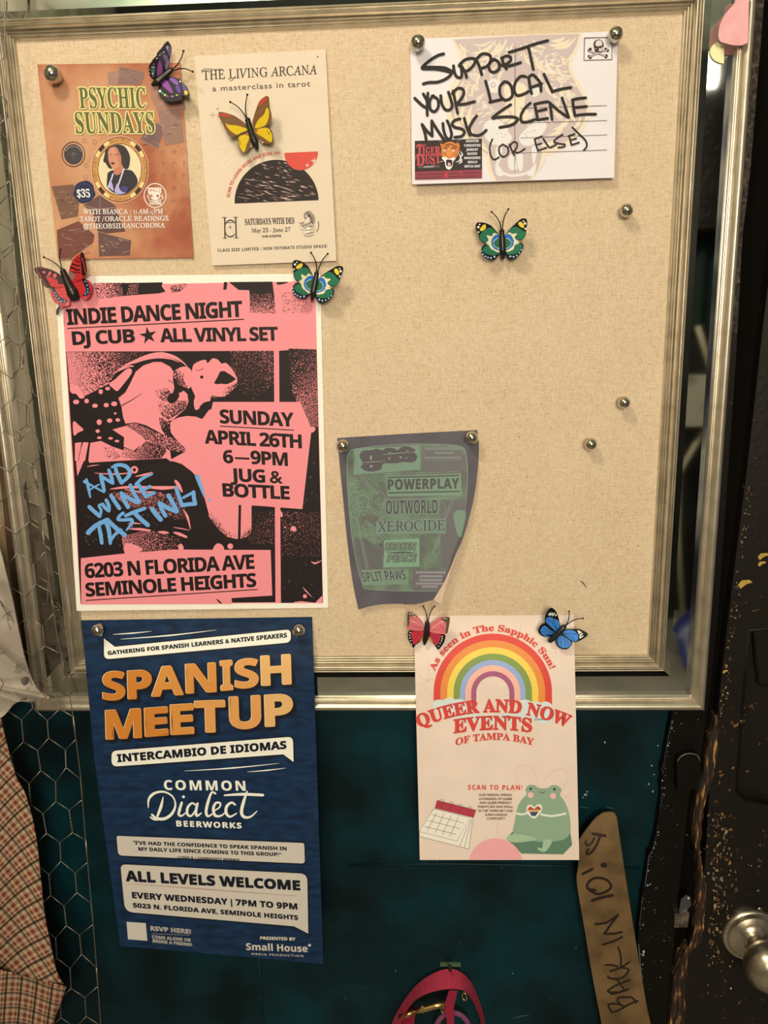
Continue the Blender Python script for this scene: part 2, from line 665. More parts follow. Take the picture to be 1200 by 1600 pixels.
# black casing between the teal wall and the door: its left edge is ragged where the two paints meet
rg = random.Random(3)
left = [(1052, 1090), (1049, 1125), (1044, 1150), (1040, 1172), (1037, 1192), (1033, 1204), (1035, 1215), (1032, 1226), (1034, 1240), (1031, 1262), (1027, 1290), (1024, 1310),
        (1018, 1330), (1013, 1338), (1010, 1362), (1007, 1385), (1003, 1400), (1001, 1425), (998, 1446), (997, 1475), (1000, 1510), (1004, 1545), (1009, 1600), (1012, 1660)]
casing = [(1176, -160), (1207, -160), (1199, -60), (1172, 270), (1158, 380), (1150, 560), (1136, 760), (1122, 960), (1107, 1100), (1092, 1200), (1078, 1230), (1066, 1340), (1055, 1450), (1041, 1600), (1034, 1660), (1000, 2000)] + [(975, 2000)] + left[::-1]
struct('gap_shade_sheet', MB().slab([(1085, -160), (1950, -160), (1850, 2000), (985, 2000), (1042, 1400), (1060, 1150)], -.001, .002), [plain('gap_shade', (.003, .0026, .0022, 1), .8, 0, .05)])  # black sheet behind casing and door, the gap's shade put into its colour
struct('trim_1', MB().slab(casing, -.001, .014), [M_black])
band = [(1150, -160), (1207, -160), (1199, -60), (1172, 270), (1160, 370), (1152, 520), (1110, 520), (1130, 270)]
struct('trim_2', MB().slab(band, .0, .0155), [M_rough])
# door: a slab set beyond the casing, with its worn edge, a sunk panel and a raised lock rail
edge = [(1264, -160), (1238, 90), (1214, 330), (1191, 520), (1178, 640), (1165, 750), (1150, 868), (1136, 980), (1128, 1050), (1122, 1110), (1116, 1160), (1109, 1230), (1104, 1310), (1100, 1370), (1088, 1440), (1074, 1482), (1069, 1540), (1063, 1600), (1057, 1660), (1020, 2000)]
dr = MB()
pan = [(1170, 985), (1300, 975), (1300, 1262), (1205, 1256), (1163, 1250), (1150, 1236), (1156, 1150), (1163, 1060)]
DOOR = .018
def ringfill(mb, outer, inner, d, mi):
    tr = tessellate_polygon([[Vector((x, y, 0)) for x, y in outer], [Vector((x, y, 0)) for x, y in inner]])
    fl = outer + inner
    for t in tr:
        q = [fl[i] for i in t]
        if area2(q) > 0:
            q = q[::-1]
        mb.add([P(x, y, d) for x, y in q], [(0, 1, 2)], mi)
outer = edge + [(1800, 2000), (1900, -160)]
ringfill(dr, outer, pan, DOOR, 0)
fr = [P(x, y, DOOR) for x, y in pan]
n_ = len(pan)
bk = [Vector((p.x, -DOOR + .014, p.z)) for p in fr]
dr.add(fr + bk, [(i, (i + 1) % n_, n_ + (i + 1) % n_, n_ + i) for i in range(n_)], 0)
ringv = [Vector((p.x, -DOOR + .0138, p.z)) for p in fr]
dr.add(ringv, [tuple(orient(pan, range(n_)))], 0)
for (x0, y0), (x1, y1) in zip(edge, edge[1:]):
    a, b = P(x0, y0, DOOR), P(x1, y1, DOOR)
    dr.add([a, b, b + Vector((0, .04, 0)), a + Vector((0, .04, 0))], [(0, 1, 2, 3)], 0)
door = struct('door_1', dr, [M_blackdoor])
door['_o'] = door['_w']
def door_part(name, mb, mats, smooth=False, label=None):
    o = mb.build(name, mats, door, smooth)
    if label:
        o['label'] = label
    return o
# bare wood along the door's edge where the paint has rubbed off
wood = spline([(1116, 1120), (1122, 1128), (1121, 1160), (1118, 1200), (1106, 1236), (1101, 1262), (1096, 1300), (1098, 1350), (1103, 1400), (1101, 1440), (1096, 1470), (1080, 1490), (1073, 1530), (1068, 1600),
        (1066, 1660), (1041, 1660), (1044, 1600), (1054, 1530), (1064, 1500), (1078, 1474), (1086, 1440), (1091, 1400), (1090, 1350), (1086, 1310), (1087, 1262), (1094, 1225), (1104, 1180), (1112, 1140)], 3, True)
rw = random.Random(17)
wood = [(x + rw.uniform(-2.6, 2.6), y + rw.uniform(-3, 3)) for x, y in wood]
door_part('worn_edge', MB().slab(wood, .001, DOOR + .001), [M_wood], label='bare splintered wood along the door edge')
for i, (x, y, s) in enumerate([(1192, 868, .8), (1163, 911, 1.0), (1190, 880, .6), (1133, 1049, .4)]):
    pts = [(x - 10 * s, y + 3 * s), (x - 4 * s, y - 4 * s), (x + 8 * s, y - 5 * s), (x + 13 * s, y - 1 * s), (x + 3 * s, y + 2 * s), (x - 6 * s, y + 9 * s)]
    door_part('paint_chip', MB().slab(pts, DOOR - .002, DOOR + .0004), [plain('chip_yellow', rgb('#b09248'), .7)], label='yellowish patch where the black paint has flaked')
door_part('panel_moulding', MB().tube([P(x, y, DOOR - .001) for x, y in pan[3:] + pan[:2]], .0022, 8).tube([P(x, y, DOOR - .008) for x, y in spline([(1300, 1068), (1196, 1071), (1184, 1052), (1180, 1020), (1178, 985)], 4)], .0016), [M_black], True)
M_nickel = mottled('brushed_nickel', [(.52, .47, .39, 1), (.64, .58, .50, 1)], 240, .30, 1.0, .05, detail=2)
kc = P(1173, 1459, DOOR)
door_part('rosette', MB().lathe(kc, (0, -1, 0), [(0, .0405), (.004, .0405), (.0065, .038), (.007, .034), (.0055, .0325), (.0075, .030), (.010, .022), (.014, .013), (.016, .0125), (.016, 0)], 48), [M_nickel], True, 'brushed nickel rosette')
kk = P(1205, 1514, DOOR + .062)
ax = Vector((kk.x - kc.x, -.060, kk.z - kc.z))
door_part('knob', MB().lathe(kc, (kk - kc), [(.008, .013), (.020, .0115), (.030, .0125), (.036, .020), (.043, .029), (.055, .0345), (.066, .0335), (.077, .027), (.083, .017), (.085, 0)], 48), [M_nickel], True, 'brushed nickel door knob')
for sx, sy in ((1149, 1467), (1187, 1421)):
    door_part('screw', MB().lathe(P(sx, sy, DOOR + .006), (0, -1, 0), [(0, .004), (.0012, .0038), (.002, .0025), (.002, 0)], 16), [plain('screw_steel', (.35, .31, .26, 1), .3, 1)], True)
# metal keeper in the casing beside the knob
kp = root_of('strike_plate', P(1063, 1430, .014), 'small worn steel latch keeper on the black casing beside the door knob', 'latch')
Msteel = mottled('worn_steel', [(.16, .14, .11, 1), (.5, .46, .40, 1)], 90, .35, 1, .2)
z = zoomed(880, 1230, 1200, 1200)
MB().slab(z([655, 740, 740, 735, 728, 822, 650, 822]), .010, .024).build('keeper', [Msteel], kp)
MB().slab(z([690, 660, 718, 630, 745, 640, 750, 690, 715, 735, 680, 730]), .010, .020).build('curved_lip', [plain('blue_steel', (.20, .24, .32, 1), .25, 1)], kp)
MB().lathe(P(*z(735, 655), .020), (0, -1, 0), [(0, .0035), (.0012, .003), (.0015, 0)], 12).build('screw', [Msteel], kp, True)
# black painted lock box on the casing
bx = root_of('latch_box', P(1076, 1205, .014), 'black painted round-topped latch box on the casing below the frame corner', 'latch')
z5 = zoomed(1000, 980, 1200, 1185)
MB().slab(spline(z([0, 0]), 1) if False else z5([345, 1520, 340, 1240, 370, 1195, 430, 1165, 490, 1165, 540, 1190, 562, 1240, 560, 1380, 545, 1500]), .010, .026).build('cover', [M_black], bx)
MB().tube([P(x, y, .026) for x, y in spline(z5([348, 1240, 375, 1200, 430, 1172, 490, 1172, 535, 1192, 555, 1235]), 4)], .0009, 6).build('rim', [plain('rubbed_edge', (.10, .085, .07, 1), .35)], bx, True)

# scuffs and bare specks on the teal paint, the casing and along the ragged edge between them
sc = Art(bpy.data.objects['wall_back'], lambda x, y: 0, 1.0, base=.0003)
bpy.data.objects['wall_back']['_o'] = bpy.data.objects['wall_back']['_w']
sc.part('paint_scuff')
rg = random.Random(77)
def chip(art, x, y, r, c):
    w = rg.uniform(0, 3)
    art.poly([(x + r * rg.uniform(.5, 1.4) * math.cos(w + k), y + r * rg.uniform(.5, 1.4) * math.sin(w + k)) for k in range(6)], c, 1)
for x, y, r in ((915, 1242, 2.6), (911, 1246, 1.4), (918, 1237, 1.5), (1018, 1196, 1.4), (1028, 1165, 1.2), (1022, 1210, 1.2), (1014, 1225, 1.6), (1020, 1237, 1.6), (719, 1472, .8), (618, 1517, .9), (801, 1521, .9), (945, 1160, 1.5), (900, 1480, .8), (540, 1560, .7), (860, 1560, .7)):
    chip(sc, x, y, r, '#8f9a90')
for _ in range(55):
    chip(sc, rg.uniform(560, 1010), rg.uniform(1345, 1358) if rg.random() < .6 else rg.uniform(1360, 1590), rg.uniform(.3, .9), rg.choice(['#3d5a5a', '#2b4a4c', '#5f7674']))
for p in ([905, 1262, 920, 1263], [880, 1352, 905, 1358], [830, 1355, 870, 1353], [800, 1592, 828, 1586], [404, 1560, 412, 1563], [946, 1262, 960, 1264]):
    sc.stroke([(p[0], p[1]), ((p[0] + p[2]) / 2, (p[1] + p[3]) / 2 - 1), (p[2], p[3])], [.3, 1.1, .3], '#486462', 1, 3, False)
o = sc.build({'paint_scuff': 'pale scuffs and specks on the teal paint'})['paint_scuff']
o['kind'] = 'stuff'
MB().tube([P(x, y, .0005) for x, y in ((545, 1352), (700, 1350), (860, 1353), (1000, 1356))], .0022, 8, flat=.6).build('plaster_ridge', [M_teal], bpy.data.objects['wall_back'], True)
MB().tube([P(x, y, .0005) for x, y in ((403, 1490), (409, 1560), (415, 1650))], .0018, 8, flat=.6).build('panel_seam', [M_teal], bpy.data.objects['wall_back'], True)
cs = Art(bpy.data.objects['trim_1'], lambda x, y: .014, 1.0, base=.0003)
bpy.data.objects['trim_1']['_o'] = bpy.data.objects['trim_1']['_w']
cs.part('paint_speck')
for i in range(110):
    y = rg.uniform(1110, 1600)
    xl = next((a[0] + (b[0] - a[0]) * (y - a[1]) / (b[1] - a[1]) for a, b in zip(left, left[1:]) if a[1] <= y <= b[1]), 1010)
    x = xl + (abs(rg.gauss(0, 2.5)) if rg.random() < .55 else rg.uniform(4, 50))
    chip(cs, x + 1, y, rg.choice([.4, .6, .8, 1.2]), rg.choice(['#8a8478', '#6d665c', '#b0a898', '#565048']))
for x, y, r in ((1075, 1222, 2.2), (1079, 1230, 1.8), (1074, 1216, 1.5), (1006, 1487, 2.2), (1005, 1492, 1.6), (1016, 1382, 1.2)):
    chip(cs, x, y, r, '#b5aa96')
for (x0, y0), (x1, y1) in zip(left, left[1:]):
    if rg.random() < .6:
        cs.line(x0 + .8, y0, x1 + .8, y1, rg.uniform(.5, 1.1), rg.choice(['#4d4f4a', '#6a6a62', '#3a3f3c']), 1)
o = cs.build({'paint_speck': 'pale specks in the black paint'})['paint_speck']
o['kind'] = 'stuff'
# ------------------------------------------------------------------ the framed pinboard
M_leaf = mottled('champagne_silver_leaf', [(.48, .44, .36, 1), (.64, .59, .50, 1), (.73, .68, .59, 1)], 45, .33, .85, .04, stretch=(1, 1, 1), detail=8, bdist=.0004, pos=(.2, .8))
def mirror_mat():
    m, n, l, b = principled('mirror_glass')
    b.inputs['Base Color'].default_value = (.80, .82, .80, 1)
    b.inputs['Metallic'].default_value = 1
    b.inputs['Roughness'].default_value = .035
    return m
M_mirror = mirror_mat()
def linen_mat():
    m, n, l, b = principled('natural_linen')
    tc = n.new('ShaderNodeTexCoord')
    hs = []
    for sc, st, de in ((420, (.35, 1, 2.0), 3), (420, (2.0, 1, .4), 3), (14, (1, 1, 1), 4), (1300, (1, 1, 1), 1)):
        mp = n.new('ShaderNodeMapping')
        mp.inputs['Scale'].default_value = st
        nz = n.new('ShaderNodeTexNoise')
        nz.inputs['Scale'].default_value = sc
        nz.inputs['Detail'].default_value = de
        l.new(tc.outputs['Object'], mp.inputs[0])
        l.new(mp.outputs[0], nz.inputs['Vector'])
        hs.append(nz.outputs['Fac'])
    def op(o, a, b_):
        x = n.new('ShaderNodeMath')
        x.operation = o
        for i, q in enumerate((a, b_)):
            if isinstance(q, (int, float)):
                x.inputs[i].default_value = q
            else:
                l.new(q, x.inputs[i])
        return x.outputs[0]
    w = op('MULTIPLY', op('ADD', op('ADD', hs[0], hs[1]), hs[3]), .3333)
    w2 = op('ADD', op('MULTIPLY', w, .92), op('MULTIPLY', hs[2], .08))
    cr = n.new('ShaderNodeValToRGB')
    e = cr.color_ramp.elements
    e[0].position, e[0].color = .30, LINEN[0]
    e[1].position, e[1].color = .62, LINEN[2]
    x = e.new(.43)
    x.color = LINEN[1]
    l.new(w2, cr.inputs[0])
    l.new(cr.outputs[0], b.inputs['Base Color'])
    bp = n.new('ShaderNodeBump')
    bp.inputs['Strength'].default_value = .6
    bp.inputs['Distance'].default_value = .0012
    l.new(w, bp.inputs['Height'])
    l.new(bp.outputs[0], b.inputs['Normal'])
    b.inputs['Roughness'].default_value = .9
    b.inputs['Specular IOR Level'].default_value = .1
    return m
LINEN = [rgb('#94754f', 1), rgb('#cdab80', 1), rgb('#dfc097', 1)]
BX, BZ = .37, .371
board = root_of('framed_pinboard', (0, -.02, Z0 - BZ - .0745), 'large linen pinboard in a silver frame with mirror strips around it', 'pinboard')
linen = MB().box((-BX - .004, -BOARD, Z0 - BZ - .004), (BX + .004, -.004, Z0 + BZ + .004)).build('linen_panel', [linen_mat()], board)
def side(k, prof, name, mat, parent, smooth=False):
    """One mitred length of a moulding: k 0..3 = right, top, left, bottom; prof = (distance out from the linen, distance from the wall)."""
    mb = MB()
    rows = []
    for o, d in prof:
        x, zz = BX + o, BZ + o
        c = [(x, -zz), (x, zz), (-x, zz), (-x, -zz)]
        a, b = c[k], c[(k + 1) % 4]
        rows.append((Vector((a[0], -d, Z0 + a[1])), Vector((b[0], -d, Z0 + b[1]))))
    for (a, b), (c, d) in zip(rows, rows[1:]):
        mb.add([a, c, d, b], [(0, 1, 2, 3)])
    return mb.build(name, [mat], parent, smooth)
def curve(p, n=4):
    return spline(p, n)
def bead(o0, o1, d, h, n=6):
    return [(o0 + (o1 - o0) * i / n, d + h * math.sin(math.pi * i / n) ** .8) for i in range(n + 1)]
INNER = [(0, .012), (0, .0212)] + bead(.0002, .0030, .0215, .0024) + bead(.0033, .0060, .0224, .0024) + bead(.0064, .0090, .0236, .0026) + bead(.0093, .0150, .0252, .0068, 8) + bead(.0153, .0172, .0262, .0016) + \
    [(.0175, .0236), (.0185, .0236)] + bead(.0187, .0214, .0248, .0022) + [(.0217, .0225)]
GLASS = [(.0200, .0231), (.0217, .0234), (.0290, .0240), (.0292, .0240), (.0495, .0240), (.0497, .0240), (.0580, .0233), (.060, .0231)]
OUTER = [(.0572, .0220), (.0574, .0265)] + curve([(.0580, .0275), (.0592, .0280), (.0602, .0272)], 3) + curve([(.0606, .0266), (.0618, .0262), (.0628, .0290)], 3) + \
    curve([(.0640, .0318), (.0675, .0342), (.0712, .0335), (.0738, .0305), (.0745, .0270)], 4) + [(.0745, 0)]
for k in range(4):
    side(k, INNER, 'inner_moulding', M_leaf, board)
for k in range(4):
    side(k, OUTER, 'outer_moulding', M_leaf, board)
for k in range(4):
    side(k, GLASS, 'mirror_strip', M_mirror, board)
# ------------------------------------------------------------------ papers on the board
def paper(name, h, k, rough=.75, var=.06):
    c = rgb(h, k)
    lo = tuple(x * (1 - var) for x in c[:3]) + (1,)
    return mottled(name, [lo, c], 25, rough, 0, .05, detail=5, spec=.15, bdist=.0008)
def flat(d0, **kw):
    """Distance from the wall: d0 plus lifts per pixel along x and y from an anchor."""
    ax, ay, gx, gy = kw.get('ax', 0), kw.get('ay', 0), kw.get('gx', 0), kw.get('gy', 0)
    return lambda x, y: d0 + gx * (x - ax) + gy * (y - ay)
K_TOP, K_MID, K_LOW = 1.0, .9, .55
# ------------------------------------------------------------------ blue Spanish meetup poster: pinned to the linen, hanging out over the frame
BENDS = [(970, .0218), (1000, .0283), (1030, .0349), (1046, .0373), (1065, .0387), (1085, .0392)]
def bent(x, y):
    """A sheet that is pinned to the linen and bows out over the lower moulding."""
    if y <= BENDS[0][0]:
        return BENDS[0][1]
    for (y0, d0), (y1, d1) in zip(BENDS, BENDS[1:]):
        if y <= y1:
            return d0 + (d1 - d0) * (y - y0) / (y1 - y0)
    return BENDS[-1][1]
CUTS = tuple(y for y, _ in BENDS)
def bent_row(n, N, top, bottom):
    """Height of row n of N: rows lie along the bends."""
    ks = [(0, top)] + [(1 + 2 * i, y) for i, y in enumerate(CUTS)] + [(N, bottom)]
    for (n0, y0), (n1, y1) in zip(ks, ks[1:]):
        if n <= n1:
            return y0 + (y1 - y0) * (n - n0) / (n1 - n0)
    return bottom
def spanish():
    d = bent
    E = [(127.3, 969.3), (145, 1160), (153.5, 1230), (188, 1478)]
    def edge(u, v):
        n = v * 44
        y = bent_row(n, 44, 969.3, 1478)
        L = spline(E, 8)
        lx = next((a[0] + (b[0] - a[0]) * (y - a[1]) / (b[1] - a[1]) for a, b in zip(L, L[1:]) if a[1] <= y <= b[1] + 1e-6), 188)
        ry = bent_row(n, 44, 964, 1506)
        rx = 487.7 + (505 - 487.7) * (ry - 964) / 542
        return (lx + (rx - lx) * u, y + (ry - y) * u)
    s = sheet('meetup_poster', 'tall blue meetup poster with orange headline pinned over the lower frame', 'poster', [(127.3, 969.3), (487.7, 964), (505, 1506), (188, 1478)], d,
              mottled('blue_poster_paper', [rgb('#0e1d2e', 1), rgb('#142a41', 1), rgb('#1a344c', 1)], 60, .6, 0, .03, stretch=(.7, 1, 2), detail=8, spec=.2, pos=(.3, .7)), n=44, edge=edge)
    a = Art(s, d, .92, cuts=CUTS, maxlen=40, base=.0003)
    A, B = zoomed(120, 960, 520, 1200), zoomed(120, 1230, 520, 1200)
    W, K, S = '#eadfd4', '#10151f', '#c9b69d'  # S is W darkened for the weaker light lower on the poster
    def L(z, t, x0, y0, x1, y1, h, col, layer=6, h1=None, style='b', bold=.35, **kw):
        a.text(t, *z(x0, y0), *z(x1, y1), h / 3, col, layer, style, h1=h1 / 3 if h1 else None, bold=bold, **kw)
    for i, (p, w) in enumerate((([170, 94, 260, 88, 350, 79], [.4, 2, .3]), ([205, 116, 430, 99, 655, 73], [.4, 2.2, .3]), ([505, 734, 730, 720, 950, 698], [.4, 2.2, .3]), ([800, 738, 890, 731, 980, 720], [.4, 2, .3]))):
        a.part('speed_line#%d' % i)
        a.stroke(A(p), w, W, 3, 5, False)
    def bubble(z, pts, r, col=W, off=(2.2, 2.2), grow=1.6):
        p = rounded(z(pts), [q / 3 for q in r])
        a.poly([(x + off[0], y + off[1]) for x, y in p], K, 2)
        a.stroke(p + [p[0]], grow * 2, K, 3, 0)
        a.poly(p, col, 4)
    a.part('speech_bubble#1')
    bubble(A, [127, 112, 178, 152, 1003, 70, 1003, 131, 128, 211], [0, 0, 24, 24, 26])
    a.part('speech_bubble#2')
    bubble(A, [163, 640, 1013, 573, 1016, 692, 968, 656, 163, 714], [24, 26, 0, 0, 28])
    a.part('speech_bubble#3')
    bubble(B, [186, 228, 1066, 262, 1069, 358, 194, 320], [10, 10, 16, 20], S)
    a.part('speech_bubble#4')
    bubble(B, [204, 361, 1080, 406, 1085, 686, 1018, 652, 226, 584], [26, 34, 0, 0, 40], S)
    a.part('bubble_text')
    L(A, 'GATHERING FOR SPANISH LEARNERS & NATIVE SPEAKERS', 146, 190, 985, 107, 17, K, h1=20)
    L(A, 'INTERCAMBIO DE IDIOMAS', 192, 692, 982, 629, 35, K, bold=.6)
    L(B, '"I\'VE HAD THE CONFIDENCE TO SPEAK SPANISH IN', 265, 268, 983, 296, 16, K, bold=.25)
    L(B, 'MY DAILY LIFE SINCE COMING TO THIS GROUP!"', 290, 297, 957, 324, 16, K, bold=.25)
    L(B, '- LYDIA R. | COMMUNITY MEMBER', 465, 331, 763, 345, 9, K, style='bi', bold=.12)
    L(B, 'ALL LEVELS WELCOME', 233, 439, 1046, 482, 47, K, bold=.9, h1=42)
    L(B, 'EVERY WEDNESDAY | 7PM TO 9PM', 261, 519, 1033, 573, 27, K, bold=.5)
    L(B, '5023 N. FLORIDA AVE, SEMINOLE HEIGHTS', 265, 563, 1037, 622, 20, K, bold=.4)
    a.stroke(B([240, 452, 600, 478, 1030, 510]), [.3, .9, .3], '#8a4a2a', 6, 4, False)
    a.part('headline')
    def big(word, spans, hs):
        for ch, (x0, y0, x1, y1), h in zip(word, spans, hs):
            p, q = A(x0, y0), A(x1, y1)
            for k in range(4):
                ox = 1.2 + k * 1.25
                a.text(ch, p[0] + ox, p[1] + ox * .85, q[0] + ox, q[1] + ox * .85, h / 3, K, 2, 'b', bold=2.7, up=(-.03, -1))
            a.text(ch, *p, *q, h / 3, K, 3, 'b', bold=3.2, up=(-.03, -1))
            a.text(ch, p[0] - .9, p[1] - .5, q[0] - .9, q[1] - .5, h / 3, '#f3c28e', 4, 'b', bold=1.55, up=(-.03, -1))
            t = (x0 - 120) / 880
            c = ['#c8762a', '#d08438', '#d6904a', '#dba35f'][min(3, int(t * 4))]
            a.text(ch, *p, *q, h / 3, c, 5, 'b', bold=1.5, up=(-.03, -1))
    big('SPANISH', [(127, 400, 225, 396), (245, 395, 350, 388), (355, 383, 497, 374), (517, 368, 652, 360), (680, 355, 730, 351), (747, 345, 850, 337), (870, 332, 1003, 324)], [126, 126, 131, 130, 133, 128, 133])
    big('MEETUP', [(142, 584, 302, 575), (325, 571, 427, 563), (446, 562, 547, 556), (560, 552, 696, 548), (722, 536, 862, 528), (888, 524, 1012, 516)], [130, 127, 134, 142, 145, 142])
    a.part('brewery_lettering')
    L(A, 'COMMON', 411, 822, 791, 826, 45, W, bold=.25, sp=1.25)
    for t, w in (([335, 95, 338, 55, 365, 28, 410, 22, 450, 45, 462, 85, 445, 125, 410, 148, 372, 145, 352, 128], [1.5, 4.5, 3, 2.2, 4.5, 4.8, 3]), ([405, 45, 395, 90, 378, 135], [1, 4.8, 3.5]), ([345, 140, 365, 152, 400, 150], [2, 3, 2]),
                 ([492, 72, 482, 105, 478, 128, 492, 134, 512, 118], [3.5, 4.5, 4, 3, 1.5]), ([560, 85, 540, 75, 520, 95, 518, 125, 535, 135, 555, 110, 566, 76], [2.5, 3, 4, 4, 3, 2.5, 3]), ([566, 76, 558, 115, 564, 134, 585, 120], [3.5, 4.5, 4, 1.5]),
                 ([650, 30, 632, 25, 615, 70, 606, 115, 615, 136, 640, 122], [3, 3, 4.5, 4.5, 3.5, 1.5]), ([640, 112, 668, 95, 672, 75, 652, 74, 640, 100, 648, 132, 675, 134, 700, 115], [2, 2.5, 3, 3.5, 4.5, 4.5, 3, 1.5]),
                 ([742, 82, 725, 72, 703, 90, 700, 120, 718, 138, 750, 122], [3, 3.5, 4.5, 4.8, 3.5, 1.5]), ([798, 20, 780, 75, 772, 118, 785, 140, 815, 138, 845, 112], [2.5, 5, 5, 4.5, 3, 1.2])):
        a.stroke(B(t), w, W, 4, 5)
    a.stroke(B([692, 38, 780, 33, 872, 37]), [2.5, 4.5, 4.2], W, 4, 4)
    a.disc(*B(500, 45), 2.2, W, 4)
    L(B, 'BEERWORKS', 468, 183, 772, 193, 26, W, bold=.3, sp=1.2)
    a.part('reply_notes')
    a.poly(B([233, 631, 323, 637, 331, 720, 240, 713]), S, 3)
    N = '#a89a88'
    L(B, 'RSVP HERE!', 347, 671, 535, 687, 20, N, bold=.4)
    a.line(*B(350, 686), *B(530, 694), .5, N, 3)
    L(B, 'COME ALONE OR', 353, 708, 535, 724, 14, N, bold=.25)
    L(B, 'BRING A FRIEND!', 357, 727, 540, 745, 14, N, bold=.25)
    L(B, 'PRESENTED BY', 860, 714, 1025, 719, 14, S, bold=.2)
    L(B, 'Small House', 795, 763, 1082, 773, 32, S, bold=.15)
    a.disc(*B(1091, 741), 2.2, S, 3)
    L(B, 'MEDIA PRODUCTION', 820, 786, 1062, 796, 9, S, style='r', bold=.08, sp=1.3)
    a.build({'headline': 'orange block lettering with black drop shadow', 'speech_bubble': 'cream speech bubble edged in black'})
    return s
spanish()
# ------------------------------------------------------------------ pink and black dance night poster
def tone_mat(name, light, dark, k, scale=900):
    m, n, l, b = principled(name)
    at = n.new('ShaderNodeAttribute')
    at.attribute_name = 'tone'
    tc = n.new('ShaderNodeTexCoord')
    nz = n.new('ShaderNodeTexNoise')
    nz.inputs['Scale'].default_value = scale
    nz.inputs['Detail'].default_value = 1.5
    sb = n.new('ShaderNodeMath')
    sb.operation = 'SUBTRACT'
    mr = n.new('ShaderNodeMapRange')
    mr.inputs['From Min'].default_value = -.02
    mr.inputs['From Max'].default_value = .02
    # noise values bunch around one half: widen the tone so that 0..1 covers them
    ma = n.new('ShaderNodeMapRange')
    ma.inputs['To Min'].default_value = .3
    ma.inputs['To Max'].default_value = .7
    l.new(at.outputs['Fac'], ma.inputs['Value'])
    l.new(tc.outputs['Object'], nz.inputs['Vector'])
    l.new(ma.outputs[0], sb.inputs[0])
    l.new(nz.outputs['Fac'], sb.inputs[1])
    l.new(sb.outputs[0], mr.inputs['Value'])
    mx = n.new('ShaderNodeMix')
    mx.data_type = 'RGBA'
    mx.inputs[6].default_value = rgb(light, k)
    mx.inputs[7].default_value = rgb(dark, k)
    l.new(mr.outputs[0], mx.inputs[0])
    l.new(mx.outputs[2], b.inputs['Base Color'])
    b.inputs['Roughness'].default_value = .55
    b.inputs['Specular IOR Level'].default_value = .3
    return m
def indie():
    d = flat(.0258, ax=120, gx=-.0000116)
    s = sheet('dance_night_poster', 'large pink and black dance night poster with cream border', 'poster', [(85.2, 432), (500.3, 427.5), (512.7, 949.6), (119.8, 954.5)], d, paper('cream_border_paper', '#f7e6c8', .94, .6, .03), n=24)
    a = Art(s, d, 1.0, maxlen=30, base=.0003)
    PK, BK = '#ee8884', '#1c1213'
    TM = tone_mat('stippled_ink', PK, BK, 1.0)
    Z1, Z2 = zoomed(80, 420, 520, 1200), zoomed(80, 690, 520, 1200)
    I1, I2, I3, I4, I5 = zoomed(100, 540, 340, 1200), zoomed(280, 540, 520, 1200), zoomed(110, 700, 350, 1200), zoomed(300, 760, 520, 1200), zoomed(120, 425, 520, 1200)
    def lr(p, q, lo, hi):
        (x0, y0), (x1, y1) = p, q
        dx, dy = x1 - x0, y1 - y0
        L2 = dx * dx + dy * dy
        return lambda x, y: lo + (hi - lo) * min(1, max(0, ((x - x0) * dx + (y - y0) * dy) / L2))
    def stip(pts, p, q, lo, hi, layer):
        a.poly(pts, TM, layer, tone=lr(p, q, lo, hi), maxlen=14)
    a.part('pink_ground')
    a.poly([(96, 446), (492.4, 439.5), (504.8, 942), (126, 944)], PK, 1)
    a.part('photocopy_picture')
    # strip above the headline
    stip(I5([78, 52, 225, 50, 225, 112, 95, 128]), I5(90, 120), I5(230, 50), .3, .8, 2)
    a.poly(I5([210, 52, 403, 48, 398, 66, 416, 92, 385, 100, 218, 112]), BK, 3)
    stip(I5([245, 60, 290, 55, 285, 105, 235, 108]), I5(245, 60), I5(290, 105), .6, .75, 4)
    stip(I5([440, 66, 500, 52, 520, 58, 490, 92, 440, 96]), I5(440, 96), I5(520, 52), .65, .35, 3)
    a.poly(I5([690, 47, 706, 47, 702, 82, 686, 84]), BK, 3)
    a.poly(I5([712, 47, 917, 45, 926, 120, 812, 122, 808, 85, 758, 84]), BK, 3)
    stip(I5([810, 100, 925, 100, 931, 195, 812, 191]), I5(860, 100), I5(860, 195), .85, .42, 4)
    a.poly(I5([935, 47, 990, 46, 985, 52, 960, 58, 940, 60]), BK, 3)
    stip(I5([955, 95, 1100, 92, 1105, 190, 965, 192]), I5(955, 95), I5(1105, 190), .22, .3, 3)
    # two panels
    a.poly([(103, 549.5), (428, 548), (430.5, 941), (125.8, 943.5), (117, 760)], BK, 2)
    a.poly([(436, 548), (451, 547), (451.5, 544.5), (494.6, 546), (504.6, 941.8), (439, 942)], BK, 2)
    stip(I1([20, 50, 430, 50, 640, 48, 600, 105, 480, 150, 400, 215, 350, 300, 210, 370, 150, 400, 90, 310, 45, 330]), I1(20, 260), I1(520, 60), .22, .84, 3)
    stip([(360, 548.5), (428, 548), (428, 600), (395, 625), (362, 600)], (430, 548), (380, 625), .74, .97, 3)
    stip([(451, 545), (494.6, 546), (497, 668), (488, 668), (470, 640), (455, 610)], (448, 560), (497, 600), .96, .6, 3)
    # arcs of the hood and sleeve
    for p, w in (([395, 218, 470, 162, 560, 120, 660, 82, 760, 68, 860, 90, 930, 132, 965, 168], [.8, 3, 4.5, 6, 7, 5, 2, .8]), ([545, 140, 640, 108, 740, 92, 840, 105, 900, 130], [.6, 2, 3, 2, .6]), ([410, 205, 500, 165, 540, 160], [1, 2.5, 2])):
        a.stroke(I1(p), w, PK, 4, 5)
    a.blob(I1([500, 178, 530, 190, 520, 230, 450, 320, 415, 355, 385, 335, 352, 300, 400, 262, 450, 215]), PK, 4)
